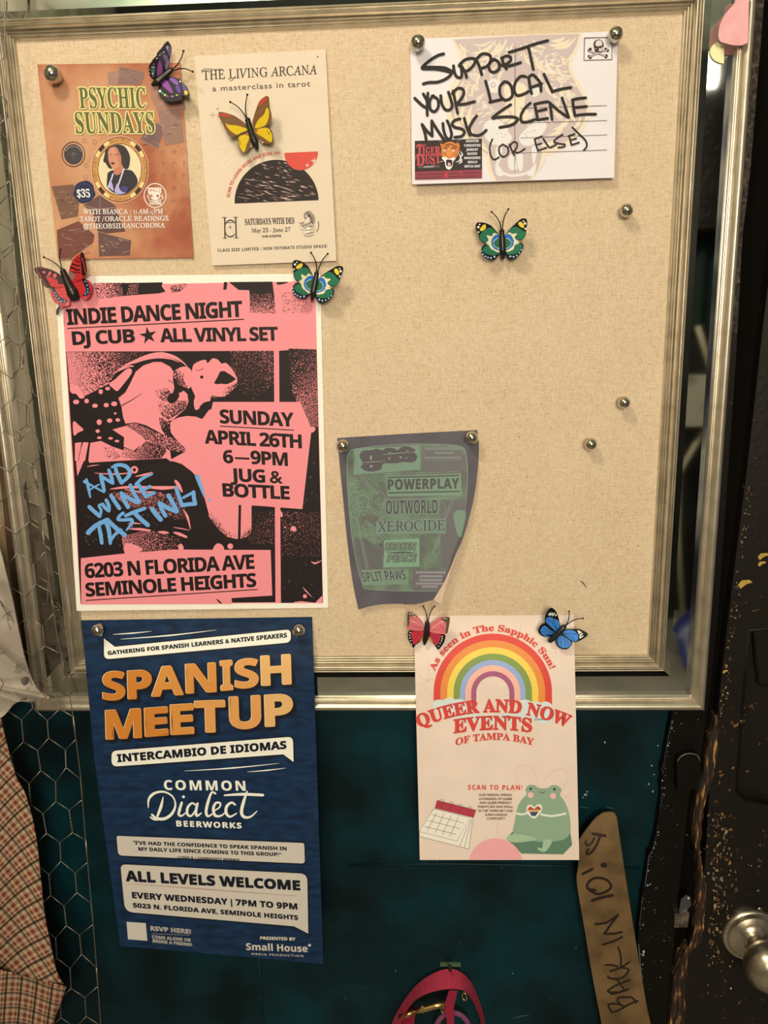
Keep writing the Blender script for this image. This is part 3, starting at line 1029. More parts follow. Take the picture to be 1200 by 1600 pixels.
    a.poly(I1([425, 410, 480, 365, 520, 290, 560, 205, 620, 155, 700, 128, 760, 128, 830, 165, 856, 205, 850, 260, 862, 330, 850, 375, 900, 372, 935, 352, 965, 380, 972, 440, 945, 500, 900, 535, 850, 582, 805, 592, 760, 562, 745, 612, 790, 660, 806, 712, 720, 665, 640, 622, 560, 600, 480, 610, 462, 560, 450, 480]), PK, 4)
    stip(I1([700, 350, 800, 330, 850, 380, 830, 440, 770, 430, 720, 390]), I1(700, 350), I1(840, 420), .2, .75, 5)
    a.blob(I1([812, 395, 850, 370, 900, 378, 885, 425, 845, 452, 815, 440]), BK, 6)
    stip(I1([730, 440, 880, 430, 960, 430, 950, 495, 880, 540, 820, 580, 760, 545]), I1(760, 460), I1(860, 560), .25, .7, 5)
    stip(I1([740, 560, 800, 590, 830, 590, 830, 700, 790, 700, 760, 650]), I1(740, 560), I1(830, 640), .5, .95, 5)
    a.stroke(I1([452, 468, 530, 425, 605, 375]), [1.6, 1.2, .5], BK, 6, 4)
    a.stroke(I1([815, 268, 850, 292]), 1, BK, 6, 0)
    # fist of the second hand
    a.blob(I1([860, 205, 905, 172, 955, 165, 995, 195, 1000, 262, 985, 330, 945, 325, 905, 295, 868, 255]), PK, 4)
    stip(I1([858, 205, 900, 180, 950, 300, 975, 330, 930, 320, 890, 300, 860, 250]), I1(960, 200), I1(870, 280), .3, .7, 5)
    a.stroke(I1([935, 215, 925, 260, 940, 305]), 1, BK, 6, 4)
    a.poly(spline(I2([100, 195, 112, 150, 150, 125, 205, 110, 222, 138, 260, 100, 302, 110, 330, 140, 365, 135, 402, 170, 432, 212, 454, 268, 440, 320, 402, 370, 360, 398, 300, 412, 248, 398, 242, 430, 182, 470, 140, 502, 120, 490, 114, 432, 124, 396, 100, 342, 86, 282]), 3, True), PK, 4)
    a.poly(I2([318, 203, 352, 198, 396, 225, 418, 240, 444, 262, 410, 285, 372, 302, 330, 298, 290, 302, 272, 292, 302, 240]), BK, 5)
    a.disc(*I2(176, 246), 2.6, BK, 5)
    a.stroke(I2([250, 388, 300, 405, 360, 400, 420, 350]), [.5, 2.5, 3, 1], BK, 5, 4)
    a.stroke(I2([130, 190, 160, 195, 190, 175]), .8, BK, 5, 3)
    stip(I2([340, 340, 450, 290, 440, 330, 400, 375, 350, 400]), I2(340, 330), I2(430, 370), .2, .7, 5)
    a.stroke(I2([165, 480, 200, 455, 245, 440]), [2.5, 5, 3], BK, 6, 4)
    # big pale shape that runs down under the date
    a.poly([(265, 661), (271, 656), (280, 652), (292, 650), (306, 651), (316, 655), (327, 640), (470, 640), (470, 790), (393, 790), (393, 826), (391, 834), (386, 839), (377, 841.5), (368, 842), (355, 838), (345, 829), (327, 806), (318, 772), (311, 750), (300, 737), (284, 725), (265, 719), (289, 706), (281, 693), (273, 684), (267, 676)], PK, 4)
    a.line(*I4(408, 158), *I4(402, 470), 4, BK, 6)
    stip(I4([140, 250, 170, 200, 240, 300, 300, 380, 390, 410, 390, 448, 300, 432, 240, 380, 180, 310]), I4(260, 330), I4(215, 375), .15, .85, 5)
    stip(I4([418, 400, 500, 330, 500, 395, 470, 430, 420, 445]), I4(440, 380), I4(490, 430), .15, .85, 5)
    # cuff of dots
    for x, y, r, q in ((177, 433, 18, 18), (242, 470, 22, 16), (330, 465, 20, 17), (392, 455, 24, 18), (275, 598, 20, 22), (357, 586, 21, 17), (420, 581, 18, 14), (263, 668, 17, 14), (276, 720, 18, 10), (364, 724, 18, 10), (414, 746, 18, 10), (341, 336, 19, 14), (287, 360, 17, 19), (95, 440, 24, 18), (400, 530, 10, 9)):
        a.disc(*I1(x, y), r / 5, PK, 5, q / 5)
    a.blob(I1([46, 335, 85, 306, 125, 340, 160, 402, 125, 412, 95, 378, 60, 372]), PK, 4)
    a.blob(I1([72, 592, 120, 625, 152, 658, 110, 680, 76, 700]), PK, 4)
    stip(I1([480, 620, 560, 605, 640, 640, 720, 680, 830, 715, 905, 760, 950, 805, 940, 835, 830, 820, 700, 765, 600, 700]), I1(480, 620), I1(950, 820), .55, .6, 6)
    a.poly([(141, 692), (158, 689), (176, 698), (194, 704), (212, 706), (222, 692), (229, 687), (238, 688), (260, 698), (266, 706), (268, 722), (260, 716), (222, 718), (170, 721), (140, 723), (138, 720)], PK, 4)
    a.poly(I1([378, 656, 480, 628, 560, 650, 640, 740, 545, 822, 466, 790, 470, 716]), PK, 4)
    stip(I1([470, 800, 560, 830, 640, 745, 790, 790, 800, 830, 760, 880, 560, 890, 440, 870]), I1(420, 800), I1(700, 850), .25, .75, 5)
    stip(I1([300, 780, 380, 790, 450, 870, 400, 890, 330, 870]), I1(300, 800), I1(440, 860), .2, .45, 5)
    a.poly(I1([85, 760, 138, 755, 118, 850, 112, 900, 85, 900]), PK, 4)
    a.poly(I1([150, 755, 192, 756, 172, 860, 165, 900, 112, 900, 120, 840]), PK, 4)
    a.stroke(I1([145, 758, 122, 840, 112, 900]), .9, BK, 5, 4)
    a.poly(I3([50, 0, 100, 0, 130, 15, 110, 90, 55, 220, 45, 120]), PK, 4)
    # streaks on the black dress
    for p, w in (([190, 196, 350, 204, 515, 190], [.8, 2.4, 1.2]), ([510, 222, 580, 208, 640, 190], [1, 3.4, 1.2]), ([312, 322, 420, 308, 600, 306, 720, 312, 850, 305], [1, 4, 3.5, 6, 3]), ([822, 258, 845, 290, 872, 342], [4, 6, 2.5]),
                 ([455, 632, 540, 634, 622, 645], [1, 4, 3]), ([690, 655, 730, 660, 765, 662], [2, 5, 2]), ([808, 660, 850, 672, 905, 695], [2, 5, 3.5]), ([808, 620, 870, 630, 930, 642], [.8, 1.6, .6]), ([882, 480, 915, 540, 938, 632], [1, 4, 1]), ([450, 592, 500, 588, 550, 592], [1, 2.4, 1]), ([130, 145, 170, 138, 225, 132], [.6, 1.6, .6]), ([425, 325, 560, 345, 660, 340], [1, 3, 1])):
        a.stroke(I3(p), w, PK, 5, 4)
    a.ring(*I3(500, 170), 2.6, 5.8, PK, 5)
    stip(I3([290, 350, 420, 340, 640, 340, 860, 360, 930, 560, 800, 560, 600, 470, 480, 470]), I3(480, 350), I3(900, 520), .65, .85, 4)
    stip(I3([400, 690, 600, 640, 860, 690, 880, 790, 560, 830, 420, 830]), I3(420, 820), I3(850, 690), .5, .9, 4)
    a.blob(I3([430, 745, 520, 762, 562, 800, 480, 826, 425, 822]), PK, 5)
    a.blob(I3([842, 760, 870, 750, 885, 790, 850, 800]), PK, 5)
    stip([(430, 850), (388, 850), (388, 800), (428, 798)], (388, 800), (428, 840), .97, .86, 3)
    stip([(440, 800), (500, 800), (500, 870), (440, 870)], (440, 860), (470, 810), .98, .86, 3)
    # specks and scraps on the right panel
    for x, y, r in ((794, 348, 8), (865, 360, 22), (962, 936, 17), (850, 366, 12), (880, 372, 12)):
        a.disc(*I4(x, y), r * .18333, PK, 4)
    a.blob(I4([745, 195, 770, 230, 772, 258, 750, 255, 738, 220]), PK, 4)
    a.blob(I4([738, 770, 750, 785, 742, 805, 732, 810]), PK, 4)
    a.stroke(I4([1015, 640, 1050, 655, 1105, 632]), [.6, 3, .6], PK, 4, 4)
    a.stroke(I4([945, 860, 975, 895, 1020, 940]), [.6, 2, .6], PK, 4, 4)
    a.poly(I4([870, 985, 930, 978, 1050, 992, 1080, 960, 1110, 930, 1112, 995, 870, 995]), PK, 4)
    a.blob(I2([1010, 640, 1050, 636, 1065, 655, 1040, 680, 1020, 668]), PK, 4)
    for _ in range(120):
        x, y = random.choice([(random.uniform(440, 502), random.uniform(690, 935)), (random.uniform(130, 250), random.uniform(800, 855))])
        r = random.uniform(.2, .55)
        a.disc(x, y, r, '#e9c9be', 4, n=5)
    a.part('paper_label')
    a.poly([(428, 547), (436, 547), (438.8, 942), (430.4, 942)], PK, 6)
    a.poly([(318, 690), (333, 628), (469, 628), (487, 670), (484.5, 690), (472.5, 795.5), (393, 789.5), (330, 764)], PK, 7)
    a.poly(Z2([126, 497, 300, 478, 520, 460, 935, 462, 942, 656, 768, 667, 772, 692, 128, 694]), PK, 7)
    a.blob(Z2([690, 462, 705, 435, 728, 440, 735, 462]), PK, 7)
    a.disc(*Z2(763, 446), 4.4, PK, 7)
    a.stroke(I4([210, 960, 235, 985, 255, 998]), [1, 3, 1], BK, 8, 3)
    a.part('event_lettering')
    def L(z, k, t, x0, y0, x1, y1, h, h1=None):
        a.text(t, *z(x0, y0), *z(x1, y1), h * k, BK, 9, 'b', h1=h1 * k if h1 else None, bold=.5, sp=.86)
    zk = 440 / 1200
    L(Z1, zk, 'INDIE DANCE NIGHT', 70, 239, 815, 203, 66, 66)
    L(Z1, zk, 'DJ CUB', 93, 324, 357, 313, 56)
    L(Z1, zk, 'ALL VINYL SET', 467, 312, 966, 305, 57)
    L(I2, .2, 'SUNDAY', 322, 605, 895, 632, 105)
    L(I2, .2, 'APRIL 26TH', 203, 763, 957, 801, 104)
    L(Z2, zk, '6', 735, 90, 776, 92, 54)
    a.line(*Z2(783, 70), *Z2(845, 73), 3.1, BK, 9)
    L(Z2, zk, '9PM', 852, 94, 1008, 103, 55)
    L(Z2, zk, 'JUG &', 766, 168, 985, 178, 54)
    L(Z2, zk, 'BOTTLE', 733, 233, 1016, 246, 55)
    L(Z2, zk, '6203 N FLORIDA AVE', 147, 581, 866, 541, 60)
    L(Z2, zk, 'SEMINOLE HEIGHTS', 150, 660, 874, 618, 57)
    for z, x0, y0, x1, y1 in ((Z1, 68, 254, 822, 215), (I2, 318, 629, 897, 661), (Z2, 147, 677, 880, 630)):
        a.line(*z(x0, y0), *z(x1, y1), 1.5, BK, 9)
    st = []
    cx, cy = Z1(413, 284)
    for i in range(10):
        r = 14.2 if i % 2 == 0 else 5.2
        w = math.radians(-100 + 36 * i)
        st.append((cx + r * math.cos(w), cy + r * math.sin(w)))
    a.poly(st, BK, 9)
    a.part('chalk_lettering')
    BL = '#6f9fd6'
    for p, w in (([125, 245, 140, 310, 155, 385], [3, 4, 2]), ([112, 262, 165, 292, 262, 345], [4.5, 2.5, 2.5]), ([150, 330, 185, 305, 225, 285], 2), ([238, 215, 250, 270, 265, 335], [5, 5, 4]), ([245, 222, 320, 270], 4), ([300, 172, 318, 220, 332, 275], [4, 5, 4]),
                 ([350, 145, 365, 200, 400, 272], [4, 5, 5]), ([325, 150, 370, 132, 430, 142, 462, 180, 455, 220, 400, 274], [3, 4.5, 5, 5, 5, 3.5]),
                 ([148, 460, 185, 495, 228, 532], [5, 5, 5]), ([228, 532, 240, 490, 222, 450, 250, 440], [4, 3.5, 3, 3]), ([250, 440, 275, 470, 300, 490], 4.5), ([300, 490, 300, 450, 280, 408], 4.5),
                 ([318, 372, 345, 415, 382, 470], 5), ([398, 352, 420, 410, 450, 462], 5), ([405, 360, 470, 400, 530, 425], 5), ([468, 292, 500, 360, 538, 422], 5),
                 ([512, 285, 560, 240, 642, 203], [4, 4, 2]), ([520, 278, 555, 320, 588, 378], 5), ([548, 335, 585, 320, 622, 300], 4), ([585, 380, 620, 365, 652, 350], 4.5),
                 ([138, 662, 200, 605, 290, 562], [6, 5.5, 6]), ([220, 600, 235, 670, 245, 742], [4.5, 5, 4.5]), ([275, 575, 300, 640, 312, 745], [5, 5.5, 4]), ([290, 560, 350, 620, 425, 680], [5, 5.5, 5.5]), ([310, 735, 345, 680, 395, 640], [3, 4, 4]),
                 ([412, 508, 385, 530, 372, 558, 420, 562, 475, 560, 478, 590, 438, 642], [4, 4, 4, 4, 5, 4, 2]), ([430, 530, 500, 500, 582, 472], [4, 5, 4]), ([508, 515, 555, 560, 605, 602], 5.5),
                 ([640, 478, 672, 520, 705, 558], 6), ([695, 432, 715, 480, 742, 530], 5), ([705, 435, 765, 470, 830, 495], 5.5), ([768, 372, 800, 430, 832, 492], 5.5),
                 ([826, 312, 848, 380, 872, 448], [5, 5, 5]), ([872, 448, 920, 440, 976, 436], 5), ([976, 436, 965, 390, 962, 345], 5), ([962, 345, 920, 368, 882, 388], 3.5), ([990, 222, 1015, 290, 1046, 380], [5.5, 4.5, 2])):
        a.stroke(I3(p), [q * 1.25 for q in w] if isinstance(w, list) else w * 1.25, BL, 10, 5)
    a.disc(*I3(1083, 408), 2.2, BL, 10)
    a.build({'chalk_lettering': 'blue hand-drawn lettering', 'photocopy_picture': 'grainy black and pink photocopied picture'})
    return s
indie()
# ------------------------------------------------------------------ rainbow events poster, hung over the frame by two butterflies
def events():
    d = bent
    def edge(u, v):
        n = v * 40
        y = bent_row(n, 40, 962 - u, 1343.7)
        w = (y - 961.5) / 382.2
        xl, xr = 646.3 + 9.7 * w, 896.5 + 8.5 * w
        return (xl + (xr - xl) * u, y)
    s = sheet('rainbow_events_poster', 'cream events poster with a rainbow and a green frog hanging below the frame', 'poster', [(646.3, 962), (896.5, 961), (905, 1343.7), (656, 1343.7)], d, paper('cream_poster_paper', '#f0d0b2', 1.0, .7, .05), n=40, edge=edge)
    a = Art(s, d, .92, cuts=CUTS, maxlen=40, base=.0003)
    q, r = zoomed(630, 940, 930, 1200), zoomed(630, 1150, 930, 1200)
    RED = '#d2453a'
    a.part('rainbow')
    cx, cy = q(560, 570)
    bands = [(370, 328, '#d9473a'), (328, 285, '#e3873f'), (285, 245, '#f0c451'), (245, 205, '#83924a'), (205, 172, '#98a3cf'), (172, 135, '#f0ae93'), (135, 103, '#a95a70')]
    for i, (r1, r0, c) in enumerate(bands):
        a.ring(cx, cy, r0 / 4, r1 / 4, c, 2, 0, 180, 64)
        dr = 18.5 + (1.5 if i > 3 else 0)
        for sg in (-1, 1):
            x0, x1 = cx + sg * r0 / 4, cx + sg * r1 / 4
            a.poly([(x0, cy), (x1, cy), (x1, cy + dr), (x0, cy + dr)], c, 2)
    a.part('clouds')
    for x, y, w, h in ((225, 640, 45, 28), (290, 632, 45, 32), (350, 640, 40, 32), (300, 665, 110, 28), (760, 650, 55, 38), (830, 655, 45, 32), (890, 660, 42, 36), (850, 700, 110, 45), (700, 720, 90, 32), (880, 735, 60, 30), (420, 725, 120, 28), (580, 735, 130, 28)):
        a.disc(*q(x, y), w / 4, '#d3d2c6', 3, h / 4)
    a.part('headline')
    a.arc('As seen in The Sapphic Sun!', cx, cy, 387 / 4, 159.5, 22.5, 9.6, RED, 5, 's', bold=.45)
    ax, ay = q(567, 1822)
    a.arc('QUEER AND NOW', ax, ay, 1133 / 4, 114.2, 66.2, 19, RED, 5, 's', bold=1.0)
    a.text('EVENTS', *q(316, 822), *q(802, 816), 20.5, RED, 5, 's', bold=1.0, arch=5)
    a.text('OF TAMPA BAY', *q(328, 900), *q(815, 900), 10.5, RED, 5, 's', bold=.35, arch=9)
    a.part('small_print')
    a.text('SCAN TO PLAN!', *r(405, 335), *r(745, 337), 7.2, RED, 4, 'b', bold=.1, sp=1.2)
    for t, x0, x1, y in (('OUR MISSION, SPREAD', 473, 680, 375), ('AWARENESS OF QUEER', 472, 682, 400), ('AND QUEER-FRIENDLY', 477, 678, 424), ('EVENTS BIG AND SMALL', 468, 687, 449), ('IN THE TAMPA BAY AND', 471, 685, 474), ('SURROUNDING', 512, 648, 499), ('COMMUNITY', 522, 637, 523)):
        a.text(t, *r(x0, y), *r(x1, y), 3.4, '#5f4438', 4, 'r', bold=.12)
    T = '#e0a48c'
    for p in ([75, 310, 120, 315, 155, 370, 158, 440, 145, 500], [80, 430, 110, 470, 140, 490, 190, 485], [80, 520, 130, 510, 185, 480], [155, 545, 110, 560, 90, 630, 100, 700], [150, 545, 175, 570, 185, 630, 170, 680], [720, 120, 735, 150, 730, 190], [950, 270, 960, 300, 950, 330]):
        a.part('daisy_outline#%s' % str(p))
        a.stroke(q(p), .5, T, 2, 5, False)
    for p in ([845, 320, 830, 250, 790, 195, 735, 185, 705, 215, 715, 290, 740, 325], [870, 310, 900, 250, 950, 215, 1010, 212, 1032, 250, 1020, 290, 990, 315], [700, 350, 640, 335, 590, 350], [660, 490, 610, 520, 585, 580, 600, 620, 640, 640], [1005, 380, 1030, 378, 1045, 380]):
        a.part('daisy_outline#r%s' % str(p))
        a.stroke(r(p), .5, T, 2, 5, False)
    a.part('calendar_drawing')
    LN = '#3a2a2a'
    a.poly(r([190, 455, 440, 512, 410, 706, 102, 628, 100, 600]), '#f3dfc8', 3)
    for p in ([102, 628, 410, 706], [410, 706, 438, 512], [382, 698, 430, 520], [352, 688, 424, 522], [102, 628, 104, 600]):
        a.line(*r(p[0], p[1]), *r(p[2], p[3]), .55, LN, 4)
    a.poly(r([190, 455, 418, 512, 336, 657, 102, 597]), '#f6e4cf', 4)
    a.stroke(r([190, 455, 418, 512, 336, 657, 102, 597, 190, 455]), .55, LN, 5, 0)
    a.poly(r([212, 402, 456, 464, 440, 510, 198, 450]), '#b23a43', 6)
    a.stroke(r([212, 402, 456, 464, 440, 510, 198, 450, 212, 402]), .5, LN, 7, 0)
    for i in range(4):
        x, y = 240 + i * 58, 400 + i * 15
        a.stroke(r([x - 12, y + 5, x, y - 4, x + 14, y + 4, x + 4, y + 30, x - 12, y + 46]), .45, LN, 8, 4, False)
    for p in ([182, 492, 378, 545], [158, 528, 354, 580], [135, 565, 330, 615], [210, 478, 150, 592], [255, 485, 200, 605], [300, 497, 245, 617], [345, 505, 292, 628]):
        a.line(*r(p[0], p[1]), *r(p[2], p[3]), .6, LN, 6)
    a.part('frog_drawing')
    G1, G2, G3 = '#8ea07c', '#5f7a5c', '#a3b48a'
    a.poly(r([645, 642, 690, 590, 1045, 605, 1056, 680, 1000, 740, 760, 735, 740, 735]), G2, 3)
    a.blob(r([700, 520, 712, 455, 735, 405, 770, 365, 764, 335, 785, 308, 822, 308, 848, 325, 905, 325, 930, 308, 968, 312, 990, 338, 980, 368, 1012, 415, 1036, 480, 1046, 560, 1040, 612, 1000, 648, 900, 662, 790, 655, 710, 640, 686, 600]), G1, 5)
    a.blob(r([650, 632, 690, 612, 760, 620, 830, 640, 800, 655, 720, 665, 660, 660]), G3, 6)
    a.blob(r([880, 650, 930, 655, 905, 705, 878, 725, 845, 712, 842, 695, 868, 700]), G3, 6)
    a.stroke(r([712, 484, 740, 490, 775, 482]), 3.2, '#e2dcc4', 7)
    a.stroke(r([862, 490, 930, 500, 1015, 485]), 3.2, '#e2dcc4', 7)
    H = [770, 455, 780, 432, 805, 432, 820, 445, 838, 428, 862, 432, 868, 458, 850, 490, 822, 515, 795, 505, 775, 480]
    a.blob(r(H), '#ece6d6', 8)
    a.blob(r([782, 452, 795, 440, 818, 455, 840, 438, 858, 450, 855, 465, 780, 465]), '#b8503a', 9)
    a.poly(r([780, 463, 856, 461, 846, 475, 788, 477]), '#d9a35c', 10)
    a.poly(r([790, 475, 846, 474, 825, 502, 800, 498]), '#3f4a66', 10)
    for x, y in ((796, 369), (937, 375)):
        a.disc(*r(x, y), 4.7, '#e8b09a', 6)
    for x, y in ((797, 330), (945, 333)):
        a.disc(*r(x, y), 1.9, '#243024', 6)
    a.stroke(r([850, 345, 868, 357, 888, 347]), .9, '#243024', 6, 4)
    a.part('pink_half_disc')
    a.poly([r(578, 800)[0] + 168 / 4 * math.cos(math.radians(w)) for w in ()] or [(r(578, 0)[0] + 42 * math.cos(math.radians(w)), min(1343.2, r(0, 800)[1] - 40 * math.sin(math.radians(w)))) for w in range(8, 173, 6)], '#eea097', 4)
    a.build()
events()
# ------------------------------------------------------------------ big postcard with marker lettering
def postcard():
    d = flat(.0225, ax=641, ay=60, gy=.000034)
    s = sheet('postcard', 'large postcard with black marker lettering over a faded roaring tiger', 'postcard', [(641, 61), (965.5, 48.7), (959.6, 277.7), (644, 288)], d, paper('postcard_stock', '#f0decf', 1.12, .55, .03), thick=.0012)
    a = Art(s, d, 1.12)
    Zp, H1, H2, H3, H4 = zoomed(630, 40, 980, 1200), zoomed(640, 50, 800, 1200), zoomed(780, 50, 940, 1200), zoomed(640, 160, 800, 1200), zoomed(780, 140, 960, 1200)
    MV, CR, CR2 = '#cfb4a5', '#f0d6b0', '#ecdcc9'
    a.part('tiger_picture')
    head = [258, 70, 430, 62, 700, 46, 962, 37, 950, 90, 920, 150, 900, 200, 905, 240, 945, 310, 985, 380, 1003, 440, 990, 510, 945, 590, 880, 645, 800, 690, 735, 705, 730, 760, 700, 826, 480, 834, 455, 780, 440, 700, 350, 640, 290, 560, 240, 500, 222, 430, 235, 370, 262, 310, 300, 262, 320, 230, 300, 160]
    a.poly([p for p in Zp(head)], CR, 1)
    inner = [270, 75, 430, 66, 700, 50, 945, 44, 930, 100, 905, 150, 885, 205, 890, 245, 925, 315, 965, 385, 985, 440, 972, 505, 930, 575, 865, 625, 790, 665, 715, 690, 712, 750, 680, 824, 500, 830, 475, 775, 462, 700, 375, 632, 310, 550, 262, 492, 246, 430, 258, 375, 285, 315, 322, 268, 342, 230, 320, 155]
    a.poly(Zp(inner), MV, 2)
    rg = random.Random(5)
    def leaf(x0, y0, x1, y1, w, c=CR, b=.15, L=3):
        mx, my = (x0 + x1) / 2 - (y1 - y0) * b, (y0 + y1) / 2 + (x1 - x0) * b
        a.stroke(Zp([x0, y0, mx, my, x1, y1]), [.3, w, .3], c, L, 4, False)
    # pale streaks of fur, fanning out from the brow and cheeks
    for p in ((282, 92, 330, 150, 4), (300, 95, 352, 140, 6), (330, 110, 372, 230, 5), (372, 100, 480, 78, 4), (360, 150, 500, 75, 7), (400, 190, 520, 90, 8), (440, 170, 560, 70, 6), (480, 200, 590, 90, 7), (430, 215, 470, 160, 5),
              (650, 90, 740, 140, 6), (690, 70, 770, 120, 5), (640, 130, 720, 230, 5), (700, 150, 790, 260, 8), (760, 170, 840, 280, 8), (790, 80, 870, 60, 7), (780, 105, 900, 70, 9), (800, 125, 930, 60, 6), (840, 160, 880, 185, 4), (875, 190, 900, 150, 4), (850, 175, 880, 215, 4),
              (820, 210, 870, 275, 6), (730, 240, 760, 330, 6), (770, 290, 800, 380, 7), (800, 250, 880, 290, 6), (850, 300, 880, 420, 7), (880, 320, 925, 400, 6), (840, 380, 860, 520, 6), (890, 420, 930, 520, 7), (800, 560, 900, 470, 8), (770, 590, 870, 520, 7), (720, 640, 830, 600, 7), (740, 670, 860, 620, 7), (900, 560, 950, 480, 6),
              (300, 300, 270, 420, 6), (330, 290, 300, 480, 7), (280, 440, 330, 560, 6), (320, 420, 350, 560, 8), (360, 300, 340, 420, 6), (370, 420, 380, 600, 8), (350, 520, 440, 640, 7), (400, 300, 370, 380, 5), (420, 250, 400, 330, 5), (500, 215, 470, 290, 5), (540, 240, 510, 300, 5), (410, 600, 470, 680, 6), (440, 360, 400, 430, 5)):
        leaf(*p)
    for _ in range(170):
        w = rg.uniform(0, 2 * math.pi)
        u = rg.uniform(.55, .92)
        x, y = 600 + 340 * u * math.cos(w), 330 + 240 * u * math.sin(w)
        L_ = rg.uniform(18, 60)
        leaf(x, y, x + L_ * math.cos(w + .5), y + L_ * math.sin(w + .5), rg.uniform(1.5, 4), rg.choice([CR, CR, CR2]))
    # face: brow, eyes, nose, muzzle, open jaws
    a.blob(Zp([455, 300, 490, 285, 530, 310, 520, 350, 480, 360, 450, 340]), CR2, 4)
    a.ring(*Zp(482, 318), 2.2, 4.4, MV, 5)
    a.blob(Zp([668, 350, 700, 330, 735, 340, 720, 375, 690, 380]), CR2, 4)
    a.blob(Zp([540, 330, 600, 300, 660, 330, 650, 420, 680, 480, 640, 520, 560, 520, 510, 480, 550, 420]), CR, 4)
    for p in ([460, 360, 520, 370, 560, 410], [740, 390, 690, 400, 650, 430], [440, 390, 500, 400, 530, 440], [560, 440, 580, 490, 540, 530], [650, 440, 630, 490, 670, 530]):
        a.stroke(Zp(p), [.5, 3, .5], MV, 5, 4, False)
    a.blob(Zp([560, 560, 600, 545, 640, 560, 610, 600, 590, 600]), MV, 6)
    a.blob(Zp([440, 520, 500, 500, 570, 560, 585, 600, 540, 650, 480, 640, 430, 580]), CR2, 5)
    a.blob(Zp([620, 600, 650, 560, 720, 510, 770, 530, 740, 590, 690, 640, 640, 640]), CR2, 5)
    for x, y in ((510, 560), (525, 575), (505, 580), (545, 585), (530, 595), (650, 580), (668, 572), (690, 570), (706, 562), (660, 592)):
        a.disc(*Zp(x, y), .9, '#a08c84', 6, n=6)
    a.blob(Zp([470, 640, 560, 650, 600, 625, 650, 650, 740, 640, 735, 720, 700, 800, 600, 826, 500, 800, 465, 720]), MV, 6)
    for p in ([500, 650, 530, 655, 520, 720, 505, 745, 495, 700], [690, 650, 715, 650, 712, 700, 700, 745, 690, 700], [500, 800, 495, 740, 520, 760, 540, 800], [700, 800, 712, 740, 690, 760, 665, 800], [560, 720, 580, 690, 600, 720, 610, 770, 570, 770], [610, 690, 640, 690, 640, 760, 625, 780, 610, 740]):
        a.blob(Zp(p), CR2, 7)
    a.stroke(Zp([500, 770, 560, 800, 610, 802, 660, 790, 705, 765]), 4, CR2, 8, 5)
    for p in ([470, 650, 455, 720, 480, 800], [745, 650, 752, 720, 715, 790]):
        a.stroke(Zp(p), [1, 5, 1], CR, 7, 5, False)
    a.part('address_rules')
    K = '#4a3632'
    a.line(*Zp(600, 110), *Zp(597, 786), .8, K, 9)
    for x0, y0, x1, y1 in ((628, 443, 1092, 428), (628, 523, 1092, 508), (628, 602, 1092, 585), (628, 683, 1092, 666)):
        a.line(*Zp(x0, y0), *Zp(x1, y1), .75, K, 9)
    a.part('skull_stamp')
    k = zoomed(905, 50, 965, 1200)
    D = '#3b2a28'
    a.stroke(k([165, 185, 1030, 165, 1020, 860, 150, 885, 165, 185]), 1.3, '#57423c', 9, 0)
    for p in ([320, 590, 440, 640, 640, 680, 830, 760], [320, 770, 480, 700, 680, 600, 880, 560]):
        a.stroke(k(p), 2.6, D, 9, 3)
        a.stroke(k(p), 1.3, '#e3cdb8', 10, 3)
    for x, y in ((310, 570), (350, 530), (310, 760), (345, 800), (850, 740), (835, 775), (830, 530), (890, 575)):
        a.disc(*k(x, y), 2.2, D, 9)
    a.blob(k([450, 380, 480, 290, 560, 240, 650, 235, 730, 290, 765, 390, 750, 480, 740, 560, 690, 620, 560, 630, 500, 600, 470, 520]), D, 11)
    a.blob(k([510, 340, 560, 270, 650, 260, 710, 310, 720, 400, 690, 440, 610, 450, 520, 430]), '#e3cdb8', 12)
    a.blob(k([620, 500, 720, 470, 740, 540, 690, 600, 620, 600]), '#dcc4b0', 12)
    a.disc(*k(665, 470), 2.2, D, 13)
    a.poly(k([605, 480, 625, 520, 600, 530]), D, 13)
    a.stroke(k([480, 520, 540, 520]), 1, '#b8a090', 13, 0)
    a.part('shop_advert')
    z = zoomed(645, 210, 760, 1200)
    sc = 115 / 1200
    a.poly(z([32, 106, 1126, 68, 1130, 715, 34, 740]), '#2a1d1b', 9)
    a.poly(z([33, 608, 1129, 572, 1130, 715, 34, 740]), '#963642', 10)
    rg2 = random.Random(9)
    for row in (0, 1):
        x = 60
        while x < 1080:
            w = rg2.uniform(10, 26)
            y = 645 - (x - 33) * .033 + row * 55
            a.poly(z([x, y, x + w * .6, y - 1, x + w * .6, y + 26, x, y + 27]), '#5c232c', 11)
            x += w
    for p in ([520, 620, 560, 618, 560, 700, 520, 702], [770, 612, 805, 611, 805, 640, 770, 641]):
        a.poly(z(p), '#c8383c', 12)
    for p in ([520, 620, 560, 618, 570, 700, 520, 702],):
        a.poly(z(p), '#c8383c', 12)
    for ch, x0, x1, y, h in (('T', 60, 165, 335, 160), ('I', 160, 200, 332, 120), ('G', 215, 275, 330, 120), ('E', 290, 345, 328, 120), ('R', 360, 450, 326, 130), ('D', 60, 190, 500, 165), ('U', 205, 275, 478, 140), ('S', 285, 355, 475, 140), ('T', 365, 455, 470, 150)):
        a.text(ch, *z(x0, y), *z(x1, y - 3), h * sc, '#c9474a', 12, 's', bold=.25, outline=[(.65, '#5a1f24', -1)])
    a.stroke(z([60, 200, 90, 165, 160, 175, 215, 178]), 1.6, '#c9474a', 12, 4)
    a.stroke(z([50, 400, 60, 340, 110, 320, 190, 345]), 1.5, '#c9474a', 12, 4)
    a.stroke(z([95, 505, 150, 500, 180, 470]), 1.5, '#c9474a', 12, 4)
    a.stroke(z([350, 470, 355, 500, 335, 505]), 1.3, '#c9474a', 12, 4)
